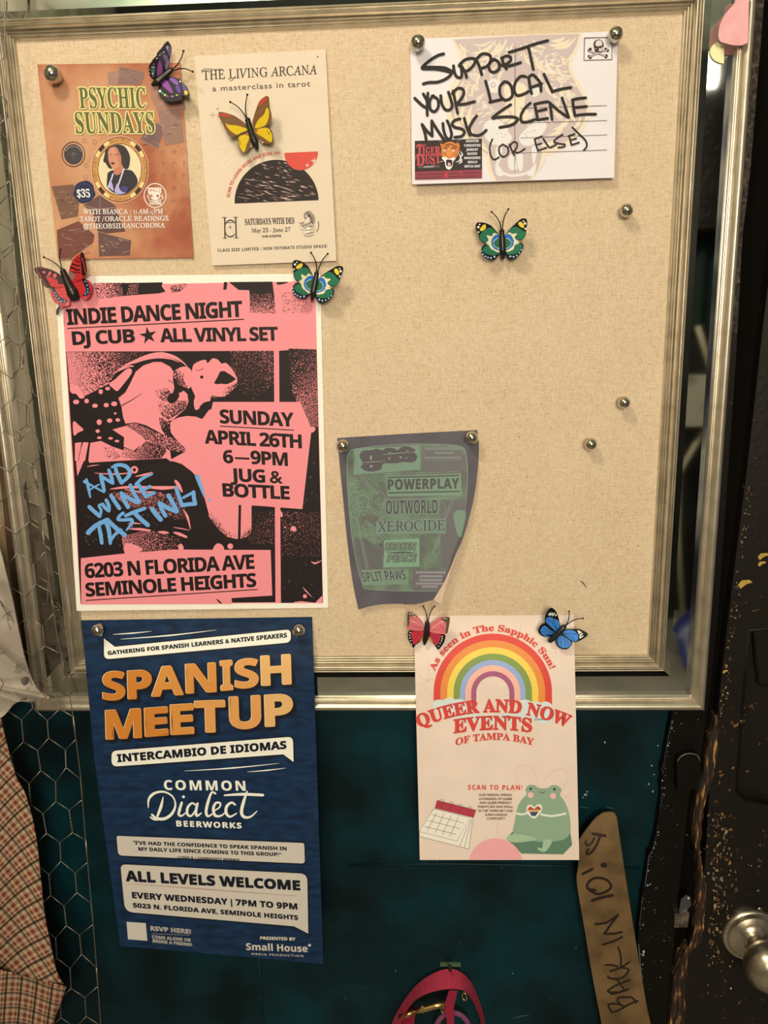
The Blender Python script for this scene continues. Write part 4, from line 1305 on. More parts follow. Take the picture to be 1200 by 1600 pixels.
    a.poly(rounded(z([80, 515, 440, 500, 440, 540, 85, 555]), 1.6), '#5a4a46', 11)
    a.poly(z([180, 518, 345, 508, 345, 535, 175, 545]), '#a08f88', 12)
    O, W2 = '#d77a32', '#efe2d4'
    a.blob(z([445, 145, 490, 160, 560, 125, 640, 120, 700, 150, 745, 135, 765, 190, 760, 260, 735, 330, 700, 380, 620, 400, 540, 390, 480, 360, 460, 300, 465, 220]), O, 13)
    for p in ([485, 235, 540, 225, 575, 250], [620, 240, 670, 225, 720, 240], [500, 180, 560, 165, 620, 160, 680, 180], [520, 205, 570, 195, 600, 210], [640, 200, 690, 195, 730, 215], [475, 280, 500, 320], [735, 270, 715, 330], [755, 200, 745, 260], [690, 300, 680, 350], [520, 300, 545, 345]):
        a.stroke(z(p), [.5, 1.7, .5], '#241713', 14, 4, False)
    a.blob(z([545, 270, 590, 210, 640, 270, 620, 350, 560, 350]), '#e08a40', 14)
    for x, y in ((518, 262), (662, 268)):
        a.disc(*z(x, y), 1.7, W2, 15)
        a.disc(*z(x + 3, y), .8, '#241713', 16)
    a.blob(z([470, 380, 530, 365, 590, 400, 650, 375, 700, 390, 660, 440, 640, 530, 590, 575, 540, 540, 520, 450]), W2, 15)
    a.blob(z([545, 420, 590, 410, 640, 425, 640, 500, 600, 530, 550, 500]), '#2a1713', 16)
    a.blob(z([570, 470, 600, 460, 620, 500, 590, 530]), '#d8a898', 17)
    for p in ([770, 270, 805, 320, 795, 350, 770, 380], [745, 300, 780, 380, 760, 430, 700, 450], [800, 400, 790, 450, 745, 475], [440, 445, 490, 440]):
        a.stroke(z(p), [.6, 2.6, .6], W2, 14, 4, False)
    for p in ([410, 110, 450, 105, 490, 130], [705, 140, 740, 105, 790, 92]):
        a.stroke(z(p), .7, '#8a807a', 13, 4, False)
    for t, x0, x1, y in (('ODDITIES', 865, 1075, 128), ('CURIOSITIES', 835, 1105, 200), ('JEWELRY', 872, 1065, 268), ('BOOKS', 890, 1050, 335), ('MAGAZINES', 840, 1102, 403), ('SKULLS', 895, 1050, 470), ('WITCH SHIT', 840, 1102, 540)):
        a.text(t, *z(x0, y), *z(x1, y - 4), 38 * sc, '#e6dad0', 12, 'b', bold=.08)
    a.part('marker_lettering')
    M = '#1d1615'
    def st(z, p, w=4.6):
        a.stroke(z(p), w, M, 20, 5)
    for p in ([400, 255, 330, 275, 240, 330, 150, 410, 170, 430, 300, 432, 430, 455, 490, 485, 430, 545, 330, 585, 230, 590, 160, 607], [155, 412, 380, 415, 460, 440, 505, 470], [515, 395, 520, 450, 545, 515, 585, 535, 612, 510, 603, 400, 592, 370], [600, 385, 650, 470, 668, 532], [580, 395, 640, 330, 720, 308, 770, 325, 745, 395, 675, 455, 640, 452], [785, 330, 820, 410, 845, 498],
              [780, 320, 840, 262, 900, 255, 945, 280, 948, 340, 905, 400, 840, 425], [990, 318, 940, 362, 927, 420, 960, 465, 1010, 465, 1052, 420, 1040, 350, 985, 318], [1080, 300, 1100, 370, 1135, 432], [1078, 312, 1130, 280, 1180, 292, 1180, 340, 1110, 388]):
        st(H1, p)
    for p in ([20, 385, 100, 400, 250, 358], [115, 238, 260, 195, 420, 140, 570, 100], [345, 185, 370, 300, 400, 436]):
        st(H2, p)
    for p in ([60, 775, 150, 860, 205, 890], [160, 725, 200, 800, 215, 880], [215, 715, 205, 850, 207, 975], [280, 745, 238, 800, 242, 900, 290, 932, 335, 880, 330, 790, 265, 748], [365, 745, 375, 830, 410, 900, 460, 915, 500, 870, 480, 780, 455, 705], [510, 690, 530, 790, 562, 950], [500, 722, 560, 662, 620, 668, 635, 720, 600, 790, 545, 850], [545, 850, 640, 845, 760, 815],
              [890, 575, 920, 680, 952, 820], [940, 822, 1010, 805, 1095, 785], [1110, 580, 1060, 640, 1060, 730, 1100, 790, 1160, 790, 1205, 740, 1192, 640, 1150, 590, 1105, 582]):
        st(H1, p)
    for p in ([310, 522, 250, 520, 190, 590, 175, 680, 210, 742, 280, 730, 345, 695], [345, 530, 360, 630, 380, 722], [340, 535, 390, 500, 440, 540, 482, 600, 490, 692], [360, 652, 430, 630, 500, 605], [525, 495, 570, 590, 625, 702], [620, 697, 730, 668, 840, 650]):
        st(H2, p)
    st(lambda p: [(p[i], p[i + 1]) for i in range(0, len(p), 2)], [798, 163.5, 785, 172, 769, 184.5, 780, 183, 800, 182.5, 809, 186, 804, 192.5, 795, 196.5, 781, 199])
    for p in ([325, 140, 270, 190, 228, 265, 232, 330, 290, 337, 375, 310], [370, 150, 385, 230, 402, 315], [368, 152, 440, 135, 508, 125], [390, 225, 490, 205], [400, 317, 505, 298], [528, 135, 540, 220, 550, 312], [528, 138, 620, 220, 722, 290], [655, 85, 690, 190, 725, 287], [765, 105, 775, 190, 790, 272], [762, 106, 830, 92, 902, 85], [775, 187, 910, 175], [788, 270, 900, 257, 1005, 255]):
        st(H4, p, 4.4)
    for p in ([195, 440, 180, 360, 145, 258], [150, 262, 200, 330, 265, 392], [265, 388, 260, 290, 260, 215], [260, 218, 330, 330, 405, 440], [390, 245, 400, 330, 430, 410, 470, 427, 492, 380, 470, 280, 440, 215], [592, 192, 530, 210, 500, 250, 530, 290, 610, 310, 642, 350, 610, 395, 530, 408], [640, 185, 670, 290, 708, 382], [785, 158, 740, 220, 702, 300, 722, 370, 800, 388, 860, 362, 898, 325]):
        st(H3, p)
    for p in ([970, 430, 940, 520, 950, 620, 990, 670, 1048, 642], [1092, 490, 1050, 530, 1055, 600, 1100, 637, 1152, 600, 1150, 530, 1088, 490]):
        st(H3, p, 2.7)
    for p in ([108, 570, 130, 630, 155, 682], [105, 592, 150, 545, 187, 560, 180, 610, 150, 645], [150, 645, 200, 657, 268, 615], [370, 515, 385, 580, 405, 637], [368, 517, 445, 485], [385, 577, 440, 560], [403, 636, 490, 605], [460, 510, 490, 560, 530, 602, 592, 573], [662, 468, 610, 500, 570, 540, 620, 562, 682, 570, 672, 595, 615, 603], [730, 480, 740, 530, 755, 577], [722, 483, 787, 462], [740, 527, 802, 508], [753, 577, 832, 550], [763, 393, 830, 460, 900, 530, 912, 590, 880, 632]):
        st(H4, p, 2.7)
    a.build({'marker_lettering': 'thick black marker handwriting', 'shop_advert': 'small black and red shop advert'})
postcard()
# ------------------------------------------------------------------ cream tarot class flyer
def arcana():
    d = flat(.0213, ax=303, ay=80, gx=.000007, gy=.000008)
    s = sheet('tarot_class_flyer', 'narrow cream flyer for a tarot class with a dark wave half-circle', 'flyer', [(303.4, 87.8), (508.6, 77.3), (525.5, 407.6), (331.6, 415)], d, paper('cream_flyer_paper', '#f4d5ae', 1.22, .65, .03), thick=.0006)
    a = Art(s, d, 1.1)
    z = zoomed(290, 60, 540, 1081)
    k = 250 / 1081
    K, K2, R = '#3a2e2a', '#55463c', '#cd4c3b'
    a.part('title_lettering')
    a.text('THE LIVING ARCANA', *z(118, 280), *z(888, 240), 62 * k, K, 3, 'sr', bold=.12, sp=1.02)
    a.stroke(z([105, 225, 130, 205, 200, 210, 245, 205]), .7, K, 3, 4)
    a.stroke(z([285, 270, 310, 285, 330, 262]), .7, K, 3, 4)
    a.text('a masterclass in tarot', *z(182, 357), *z(842, 322), 36 * k, K2, 3, 'r', bold=.05, sp=1.1)
    a.part('wave_picture')
    cx, cy = z(615, 1104)
    tilt = math.atan2(1092 - 1115, 898 - 332)
    def hp(r, w):
        x, y = r * math.cos(w), -r * math.sin(w)
        return (cx + x * math.cos(tilt) - y * math.sin(tilt), cy + x * math.sin(tilt) + y * math.cos(tilt))
    RR = 284 * k
    def half(col, layer, r, x0, y0, n=40):
        a.poly([hp(r, math.pi * i / n) for i in range(n + 1)], col, layer)
    half('#231719', 2, RR, 0, 0)
    rg = random.Random(21)
    for i in range(120):
        y = rg.random() ** 1.2
        v = y * RR * .96
        half_w = math.sqrt(max(0, RR * RR - v * v))
        u = rg.uniform(-half_w, half_w) * .9
        L_ = min(rg.uniform(4, 17) * (1.15 - .55 * y), (half_w - abs(u)) * 1.2)
        if L_ < 2:
            continue
        pts = []
        for t in (-.5, -.2, .1, .5):
            xx, yy = u + t * L_, v - t * L_ * .28 + rg.uniform(-.8, .8)
            if xx * xx + yy * yy > RR * RR * .96 or yy < .8:
                break
            pts.append((cx + xx * math.cos(tilt) + yy * math.sin(tilt), cy + xx * math.sin(tilt) - yy * math.cos(tilt)))
        if len(pts) == 4:
            a.stroke(pts, [.15, rg.uniform(.5, 1.7), rg.uniform(.3, .9), .1], rg.choice(['#e0b9a4', '#c89c8a', '#a57a6c', '#7d5a52']), 3, 3, False)
    a.part('red_half_disc')
    rx, ry = z(781, 764)
    a.poly([(rx + 114 * k * math.cos(w), ry + 1 + 122 * k * math.sin(w) - (math.cos(w)) * 1.2) for w in [math.pi * i / 30 for i in range(31)]], '#d94838', 4)
    for x, y, r in ((868, 828, 36), (822, 857, 18)):
        X, Y = z(x, y)
        for w in (.2, .98, 1.77, 2.55):
            q = r * k * (1 if w in (.2, 1.77) else .6)
            a.stroke([(X - q * math.cos(w), Y - q * math.sin(w)), (X, Y), (X + q * math.cos(w), Y + q * math.sin(w))], [.1, .8, .1], '#f3dcc0', 5, 2, False)
    a.part('curved_lettering')
    a.arc('SCAN TO LEARN MORE AND SIGN UP!', cx, cy, 318 * k, 174.5, 86, 21 * k, R, 3, 'b', bold=.05)
    for x, y, r in ((183, 517, 30), (216, 476, 20), (218, 528, 14)):
        X, Y = z(x, y)
        a.part('sparkle#%d' % x)
        for q in ((0, 1), (1, 0)):
            a.stroke([(X - q[0] * r * k * .8, Y - q[1] * r * k), (X, Y), (X + q[0] * r * k * .8, Y + q[1] * r * k)], [.1, .7, .1], '#a8795c', 2, 2, False)
    a.part('monogram')
    for x0, y0, x1, y1 in ((264, 1210, 266, 1350), (338, 1208, 342, 1347)):
        a.line(*z(x0, y0), *z(x1, y1), 2.0, K, 3)
    for x, y in ((262, 1210), (338, 1208), (266, 1350), (342, 1347)):
        a.line(*z(x - 15, y), *z(x + 15, y), 1, K, 3)
    a.line(*z(264, 1245), *z(340, 1243), .8, K, 3)
    a.ring(*z(302, 1284), 8.3, 9.6, K, 3, 40, 320, 40, 1.45)
    for q in ((0, 18), (12, 0)):
        a.stroke([z(302 - q[0], 1275 - q[1]), z(302, 1275), z(302 + q[0], 1275 + q[1])], [.1, 1, .1], K, 3, 2, False)
    a.part('date_lettering')
    a.text('SATURDAYS WITH DES', *z(402, 1259), *z(735, 1250), 40 * k, K, 3, 's', bold=.12)
    a.text('May 23 - June 27', *z(446, 1312), *z(708, 1305), 28 * k, K, 3, 's')
    a.text('3:00-6:00PM', *z(516, 1345), *z(644, 1341), 15 * k, K, 3, 'b', bold=.06)
    a.text('CLASS SIZE LIMITED | NEW INTIMATE STUDIO SPACE!', *z(217, 1442), *z(957, 1413), 20 * k, K, 3, 'b', bold=.02, sp=1.12)
    a.part('studio_emblem')
    e = zoomed(450, 320, 510, 1200)
    B = '#6b5348'
    a.blob(e([490, 330, 520, 250, 590, 195, 680, 190, 770, 270, 830, 360, 850, 460, 830, 570, 790, 620, 700, 560, 680, 440, 640, 330, 600, 400, 540, 470, 500, 420]), '#9c8474', 2)
    for i in range(7):
        a.stroke(e([520 + i * 20, 250 + abs(3 - i) * 8, 640 + i * 18, 260 + i * 22, 690 + i * 14, 420 + i * 12, 700 + i * 12, 560 + i * 8]), .45, B, 3, 4, False)
    a.disc(*e(640, 345), 2.1, '#33241f', 4)
    a.disc(*e(590, 355), 1.4, '#f3dcc0', 5)
    a.stroke(e([590, 420, 570, 500, 540, 560]), 1.4, '#f3dcc0', 4, 3)
    for p in ([380, 640, 560, 600, 740, 560, 745, 640, 570, 690, 400, 790], [540, 700, 830, 650, 835, 760, 560, 790], [470, 820, 680, 780, 690, 880, 480, 910]):
        a.poly(e(p), '#f0d6b4', 5)
        a.stroke(e(p + p[:2]), .6, B, 6, 0)
    a.text('WAVE', *e(430, 720), *e(710, 620), 4, K, 7, 'b', bold=.05)
    a.text('TO', *e(690, 745), *e(800, 725), 3.4, K, 7, 'b', bold=.05)
    for p in ([340, 545, 400, 590, 500, 560], [420, 535, 470, 560, 520, 530], [620, 920, 720, 870, 860, 840]):
        a.stroke(e(p), [.4, 1.4, .4], B, 3, 4, False)
    for i in range(16):
        w = math.radians(-20 + 100 * i / 15) if i < 9 else math.radians(60 + 45 * (i - 9) / 6)
        rad = 340
        x, y = 620 + rad * math.cos(w), 640 + rad * math.sin(w)
        a.disc(*e(x, y), .95, B, 3, n=6)
    a.part('corner_mark')
    a.ring(*z(893, 123), .5, 1.2, '#4a3c36', 2, n=12)
    for p in ([240, 885, 250, 840, 290, 800, 320, 760], [200, 735, 250, 735, 310, 735], [245, 890, 300, 850, 330, 800], [560, 560, 590, 520, 600, 470], [580, 600, 620, 580, 640, 550]):
        a.part('faint_branch#%s' % str(p))
        a.stroke(z(p), [.3, 1.2, .3], '#fae6c8', 2, 5, False)
    a.build()
arcana()
# ------------------------------------------------------------------ terracotta psychic flyer
def psychic():
    d = flat(.0212, ax=60, ay=100, gy=.000004)
    m = mottled('aged_terracotta_paper', [rgb('#85392a', 1.1), rgb('#ad5f41', 1.1), rgb('#c68459', 1.1), rgb('#d2966a', 1.1)], 9, .6, 0, .03, detail=6, spec=.2, pos=(.32, .66))
    s = sheet('psychic_reading_flyer', 'terracotta flyer with a gold oval portrait and yellow outlined title', 'flyer', [(58, 100.6), (282, 98), (302.5, 403), (90, 405)], d, m)
    a = Art(s, d, 1.1)
    z = zoomed(50, 80, 310, 1200)
    k = 260 / 1200
    for p, c in (([545, 155, 620, 140, 640, 245, 550, 240], '#a77a66'), ([630, 112, 810, 150, 788, 245, 622, 238], '#8a6558'), ([560, 165, 780, 185, 770, 238, 565, 232], '#937062'), ([835, 235, 1095, 225, 1105, 420, 900, 430, 860, 340], '#a9785f'), ([905, 430, 1065, 412, 1098, 655, 962, 678], '#99705c'), ([780, 640, 855, 500, 960, 535, 905, 708], '#7d5a54'),
                 ([140, 975, 300, 960, 345, 1050, 330, 1190, 212, 1215], '#7c5640'), ([365, 1110, 490, 1035, 615, 1125, 480, 1190], '#6d4a44'), ([440, 1180, 600, 1130, 675, 1300, 480, 1320], '#63423a'), ([178, 1290, 335, 1225, 452, 1325, 440, 1380, 285, 1495, 192, 1495], '#7a4638'), ([472, 1300, 715, 1362, 705, 1472, 480, 1480], '#6b4a42')):
        a.part('tarot_card#%d' % p[0])
        a.poly(z(p), c, 1)
    a.part('card_lines')
    for p in ([365, 1110, 490, 1035, 490, 1150], [365, 1110, 480, 1140, 610, 1125], [475, 1300, 715, 1362], [475, 1300, 482, 1480], [845, 500, 960, 540], [780, 640, 905, 700], [310, 1110, 360, 1140, 440, 1190]):
        a.stroke(z(p), .5, '#d9a886', 2, 0)
    rg = random.Random(4)
    for bx, by, n, sx, sy in ((690, 180, 14, 90, 40), (1000, 540, 18, 60, 110), (250, 1090, 18, 80, 80), (310, 1370, 26, 100, 80), (600, 1410, 22, 90, 50), (860, 620, 12, 50, 70), (980, 330, 14, 90, 70)):
        for _ in range(n):
            x, y = bx + rg.uniform(-sx, sx), by + rg.uniform(-sy, sy)
            a.stroke(z([x, y, x + rg.uniform(-25, 25), y + rg.uniform(-15, 15), x + rg.uniform(-45, 45), y + rg.uniform(-20, 20)]), rg.uniform(.3, .8), rg.choice(['#a77d69', '#5e3c36', '#b98d72']), 2, 3, False)
    a.text('IL', *z(488, 1395), *z(512, 1470), 5, '#b88a4a', 3, 's', up=(1, 0))
    C = '#9b5a3e'
    for col, x in enumerate((865, 945, 1025, 1095)):
        for row, y in enumerate((725, 810, 895, 985, 1075, 1160)):
            a.part('alchemy_sign#%d_%d' % (col, row))
            X, Y = z(x + rg.uniform(-6, 6), y + rg.uniform(-6, 6))
            t = (col * 3 + row * 2) % 6
            if t == 0:
                a.ring(X, Y, 2.6, 3.2, C, 1, n=14)
                a.line(X - 4, Y, X + 4, Y, .5, C, 1)
            elif t == 1:
                a.line(X - 4, Y, X + 4, Y, .5, C, 1)
                a.line(X, Y - 5, X, Y + 5, .5, C, 1)
            elif t == 2:
                a.stroke([(X - 4, Y + 4), (X, Y - 5), (X + 4, Y + 4)], .5, C, 1, 0)
                a.line(X - 3, Y, X + 3, Y, .5, C, 1)
            elif t == 3:
                a.stroke([(X, Y - 5), (X + 4, Y), (X, Y + 5), (X - 4, Y), (X, Y - 5)], .5, C, 1, 0)
            elif t == 4:
                a.stroke([(X - 4, Y - 3), (X, Y + 1), (X + 3, Y - 4), (X + 1, Y + 5), (X - 3, Y + 4)], .5, C, 1, 4)
            else:
                a.ring(X, Y - 2, 1.6, 2.2, C, 1, n=12)
                a.line(X, Y, X, Y + 6, .5, C, 1)
    for x, y in ((378, 645), (452, 655), (388, 825), (385, 910)):
        a.part('alchemy_sign#r%d' % y)
        a.ring(*z(x, y), 2.8, 3.4, C, 1, n=14)
    a.part('portrait_medallion')
    cx, cy = z(633, 853)
    a.ring(cx, cy, 44.2, 45.2, '#e6b48a', 2, 0, 360, 60, 1.17)
    a.ring(cx, cy, 33.5, 43, '#c58848', 3, 0, 360, 60, 1.17)
    a.ring(cx, cy, 33.3, 35, '#8a4f2a', 4, 0, 360, 60, 1.19)
    a.ring(cx, cy, 35, 36.2, '#d9a55f', 4, 0, 360, 60, 1.18)
    a.ring(cx, cy, 42.3, 43.2, '#8a5530', 4, 0, 360, 60, 1.17)
    for mid in (45, 135, 225, 315):
        a.ring(cx, cy, 37.5, 42.4, '#3d2b26', 5, mid - 7, mid + 7, 8, 1.17)
        for sg in (-1, 1):
            a.ring(cx, cy, 37.5, 42.4, '#f0cd84', 5, mid + sg * 14 - 6, mid + sg * 14 + 6, 8, 1.17)
    for _ in range(150):
        w = rg.choice([0, math.pi / 2, math.pi, 3 * math.pi / 2]) + rg.uniform(-.4, .4)
        q = rg.uniform(37, 42)
        a.disc(cx + q * math.cos(w), cy - 1.17 * q * math.sin(w), rg.uniform(.4, .8), rg.choice(['#8f5a2e', '#a8662f', '#e0b070']), 5, n=6)
    a.disc(cx, cy, 33.6, '#ecd09c', 4, 39.8, 48)
    p = zoomed(140, 205, 240, 1200)
    def inside(x, y):
        return ((x - cx) / 33.4) ** 2 + ((y - cy) / 39.6) ** 2
    def clip(pts):
        out = []
        for x, y in pts:
            q = math.sqrt(inside(x, y))
            out.append((x, y) if q <= 1 else (cx + (x - cx) / q, cy + (y - cy) / q))
        return out
    def pb(pts, c, L, n=4):
        a.poly(clip(spline(p(pts), n, True)), c, L)
    pb([255, 560, 280, 440, 300, 320, 380, 280, 500, 250, 620, 265, 700, 340, 750, 450, 755, 580, 720, 690, 640, 700, 560, 640, 420, 705, 350, 680, 300, 600], '#3a322e', 5)
    pb([320, 1010, 330, 860, 345, 780, 440, 730, 640, 720, 780, 735, 860, 820, 900, 920, 880, 1010, 760, 1130, 600, 1190, 440, 1150, 340, 1060], '#352e31', 6)
    pb([470, 690, 560, 640, 600, 590, 640, 700, 560, 810, 480, 815, 450, 760], '#c9795a', 7)
    pb([345, 400, 380, 320, 450, 295, 510, 310, 560, 400, 585, 500, 580, 590, 520, 690, 450, 710, 400, 650, 360, 560], '#d58f68', 8)
    pb([480, 320, 520, 330, 590, 470, 590, 600, 540, 560, 520, 430], '#c27a58', 9)
    a.stroke(p([355, 440, 390, 430, 420, 445]), .8, '#4a2f28', 10, 3)
    a.stroke(p([470, 445, 510, 430, 550, 440]), .9, '#4a2f28', 10, 3)
    a.stroke(p([365, 475, 400, 480]), .5, '#7a4a3a', 10, 0)
    a.stroke(p([475, 480, 520, 475]), .5, '#7a4a3a', 10, 0)
    a.stroke(p([430, 470, 420, 540, 440, 560]), .5, '#b0694a', 10, 3)
    a.blob(p([395, 600, 430, 580, 475, 600, 435, 625]), '#5a2a28', 10)
    pb([500, 250, 620, 265, 700, 340, 755, 470, 752, 590, 720, 700, 650, 700, 600, 600, 590, 450, 540, 340], '#3a322e', 11)
    for q in ([440, 800, 400, 920, 350, 1050], [640, 710, 590, 860, 520, 1060]):
        a.stroke(clip(p(q)), 2.2, '#d8cfd2', 8, 4)
    for q in ([365, 1030, 400, 950, 430, 1000, 450, 1120, 390, 1080], [470, 1120, 500, 1010, 540, 980, 560, 1080, 620, 1060, 680, 1140, 600, 1175, 500, 1165]):
        pb(q, '#b9a6c9', 9)
    pb([560, 1080, 640, 1035, 700, 1040, 715, 1100, 640, 1150], '#4a4070', 10)
    a.part('title_lettering')
    for t, x0, y0, x1, h in (('PSYCHIC', 348, 409, 824, 146), ('SUNDAYS', 320, 590, 885, 150)):
        a.text(t, *z(x0, y0), *z(x1, y0), h * k, '#666039', 13, 's', bold=.25, sp=1.05, outline=[(2.1, '#e9d67e', -2)])
    a.part('price_seal')
    X, Y = z(377, 1015)
    a.poly([(X + (16.6 + .9 * math.sin(5 * w) + .5 * math.sin(9 * w)) * math.cos(w), Y + (17.5 + .8 * math.sin(4 * w)) * math.sin(w)) for w in [2 * math.pi * i / 40 for i in range(40)]], '#262a46', 6)
    a.ring(X, Y, 12.4, 13.4, '#454a68', 7, n=36)
    a.text('$35', *z(327, 1053), *z(420, 1053), 57 * k, '#efe0cb', 8, 's', bold=.2)
    a.part('dark_emblem')
    X, Y = z(298, 743)
    a.ring(X, Y, 17.2, 18.4, '#4d372f', 6, n=40, ry=1.08)
    a.disc(X, Y, 14.6, '#463d3c', 6, 15.8, 30)
    a.ring(X, Y, 11.8, 13.2, '#8f7c6e', 7, 20, 160, 30)
    for w in range(8):
        r_ = 8 if w % 2 == 0 else 5
        a.stroke([(X, Y), (X + r_ * math.cos(w * math.pi / 4), Y + r_ * math.sin(w * math.pi / 4))], .5, '#7d6c60', 7, 0)
    a.part('lounge_emblem')
    e = zoomed(215, 275, 275, 1200)
    Wt = '#f5dcc0'
    X, Y = e(547, 610)
    a.ring(X, Y, 16.4, 17.8, Wt, 6, n=44, ry=1.09)
    a.poly(e([315, 360, 740, 360, 745, 540, 330, 560]), Wt, 6)
    for q in ([330, 400, 400, 480], [430, 390, 430, 500], [500, 380, 520, 500], [600, 380, 600, 450], [690, 380, 690, 520], [380, 430, 640, 490]):
        a.stroke(e(q), .8, '#c07a56', 7, 0)
    a.blob(e([380, 560, 560, 540, 710, 560, 690, 680, 560, 750, 420, 690]), Wt, 7)
    for x, y in ((430, 620), (630, 620)):
        a.disc(*e(x, y), 2.1, '#b06c4a', 8)
    for q in ([330, 590, 310, 640, 350, 680, 340, 730], [770, 590, 750, 640, 795, 680, 770, 730]):
        a.stroke(e(q), 1.4, Wt, 6, 4)
    a.text('LOUNGE', *e(385, 895), *e(740, 895), 8, Wt, 7, 'b', bold=.2)
    a.part('details_lettering')
    DT = '#f0dcc6'
    for t, x0, y0, x1, y1, st in (('WITH BIANCA', 370, 1175, 692, 1174, 'sr'), ('AM', 766, 1173, 840, 1173, 'sr'), ('PM', 880, 1172, 945, 1172, 'sr'), ('TAROT', 348, 1228, 495, 1227, 'sr'), ('ORACLE READINGS', 528, 1226, 985, 1222, 'sr'), ('@', 372, 1278, 408, 1278, 'r'), ('THEOBSIDIANCORONA', 412, 1280, 958, 1272, 'sr')):
        a.text(t, *z(x0, y0), *z(x1, y1), 35 * k, DT, 13, st, bold=.2)
    a.text('11', *z(732, 1173), *z(760, 1173), 25 * k, DT, 13, 's')
    a.text('5', *z(858, 1180), *z(875, 1180), 27 * k, DT, 13, 's')
    a.line(*z(712, 1142), *z(712, 1182), .5, DT, 13)
    a.line(*z(843, 1164), *z(855, 1164), .6, DT, 13)
    a.line(*z(505, 1232), *z(520, 1188), .7, DT, 13)
    a.build({'portrait_medallion': 'oval portrait of a dark-haired person in a black jacket inside a gold ring'})
psychic()
# ------------------------------------------------------------------ grey-green photocopied concert flyer, its corner curling off the board
def gig():
    g = zoomed(510, 660, 770, 1200)
    TOPL, TOPR = g(78, 112), g(1088, 55)
    LE = spline(g([78, 112, 88, 230, 100, 350, 125, 600, 150, 850, 190, 1150, 232, 1350]), 6)
    RE = spline(g([1088, 55, 1100, 180, 1092, 330, 1072, 500, 1040, 650, 1000, 790, 960, 900, 900, 1050, 840, 1170, 772, 1278]), 6)
    BO = spline(g([232, 1350, 300, 1330, 400, 1312, 520, 1308, 640, 1312, 772, 1278]), 4)
    def at(L, t):
        q = t * (len(L) - 1)
        i = min(int(q), len(L) - 2)
        f = q - i
        return (L[i][0] + (L[i + 1][0] - L[i][0]) * f, L[i][1] + (L[i + 1][1] - L[i][1]) * f)
    TO = spline([TOPL, ((TOPL[0] + TOPR[0]) / 2, (TOPL[1] + TOPR[1]) / 2 - .5), TOPR], 8)
    def edge(u, v):
        t, b, l, r_ = at(TO, u), at(BO, u), at(LE, v), at(RE, v)
        c = [(1 - v) * t[i] + v * b[i] + (1 - u) * l[i] + u * r_[i] - ((1 - u) * (1 - v) * TO[0][i] + u * (1 - v) * TO[-1][i] + (1 - u) * v * BO[0][i] + u * v * BO[-1][i]) for i in (0, 1)]
        return tuple(c)
    def d(x, y):
        v = max(0, (y - 690) / 255)
        u = (x - 620) / 100
        lift = .004 * v * v + .010 * v * max(0, u) ** 1.4 + .006 * v * v * max(0, -u) ** 1.5
        return .0216 + lift
    s = sheet('concert_flyer', 'dark grey and green photocopied concert flyer with curled edges', 'flyer', [TOPL, TOPR, BO[-1], BO[0]], d, mottled('grey_copy_paper', [rgb('#584f50', 1.1), rgb('#645b5b', 1.1)], 30, .55, 0, .03, spec=.25), n=30, edge=edge, back=paper('pale_paper_back', '#d8b79a', 1.0))
    a = Art(s, d, 1.18, maxlen=9, base=.0003)
    k = 260 / 1200
    GN, GL, GD, OL = '#74836c', '#82957a', '#5b5451', '#97a18c'
    mot = mottled('green_copy_ink', [rgb('#6c665e', 1.1), rgb('#6d765f', 1.1), rgb('#758568', 1.1)], 38, .55, 0, .03, detail=4, spec=.25, pos=(.38, .6))
    a.part('screen_panel')
    scr = [150, 275, 160, 225, 200, 193, 400, 168, 600, 156, 850, 160, 960, 172, 1002, 205, 1018, 330, 1015, 480, 1000, 640, 965, 790, 925, 900, 885, 1010, 840, 1110, 800, 1200, 780, 1216, 560, 1216, 300, 1203, 262, 1170, 225, 1040, 190, 860, 165, 640, 150, 420]
    sp_ = spline(g(scr), 3, True)
    a.poly(sp_, mot, 1)
    a.stroke(sp_ + [sp_[0]], .8, OL, 2, 0)
    GR = '#736c66'
    for p, c in (([690, 172, 960, 182, 1005, 260, 1012, 350, 685, 350], GR), ([820, 560, 1010, 560, 985, 740, 905, 960, 880, 1060, 830, 1050, 820, 800], GR), ([620, 1065, 880, 1062, 810, 1205, 622, 1210], '#756a68'), ([205, 840, 270, 830, 400, 920, 405, 1060, 260, 1060], '#6c6660')):
        a.poly(g(p), c, 3)
    a.part('band_lettering')
    q = zoomed(540, 680, 740, 1200)
    a.poly(q([78, 130, 690, 92, 700, 322, 75, 372]), GL, 4)
    a.blob(q([130, 190, 165, 145, 240, 140, 290, 128, 350, 140, 380, 118, 450, 122, 490, 140, 530, 108, 600, 108, 655, 140, 640, 160, 670, 190, 660, 235, 620, 255, 540, 252, 480, 262, 400, 265, 350, 270, 330, 320, 260, 340, 190, 335, 140, 300, 160, 275, 150, 240]), '#5f5654', 5)
    a.stroke(q([150, 258, 260, 250, 380, 242]), [.3, 1.2, .3], OL, 6, 4)
    a.stroke(q([345, 185, 450, 172, 660, 155]), [.3, 1.2, .3], OL, 6, 4)
    for x, y, w, h in ((238, 210, 1.8, 3.6), (410, 218, 1.2, 2), (515, 208, 1.9, 1.4), (570, 214, 1.2, 1), (240, 292, 2, 2), (415, 165, 2, 1), (580, 148, 1.4, .9)):
        a.disc(*q(x, y), w, OL, 6, h, 12)
    a.poly(g([435, 385, 970, 368, 975, 525, 440, 535]), '#82987a', 4)
    a.stroke(g([425, 372, 968, 355, 972, 545, 430, 552, 425, 372]), .6, OL, 4, 0)
    a.line(*g(440, 398), *g(958, 383), 2.1, GD, 6)
    a.line(*g(448, 508), *g(962, 497), 2.1, GD, 6)
    a.text('POWERPLAY', *g(445, 485), *g(955, 474), 72 * k, GD, 6, 'b', bold=.5, sp=1.08)
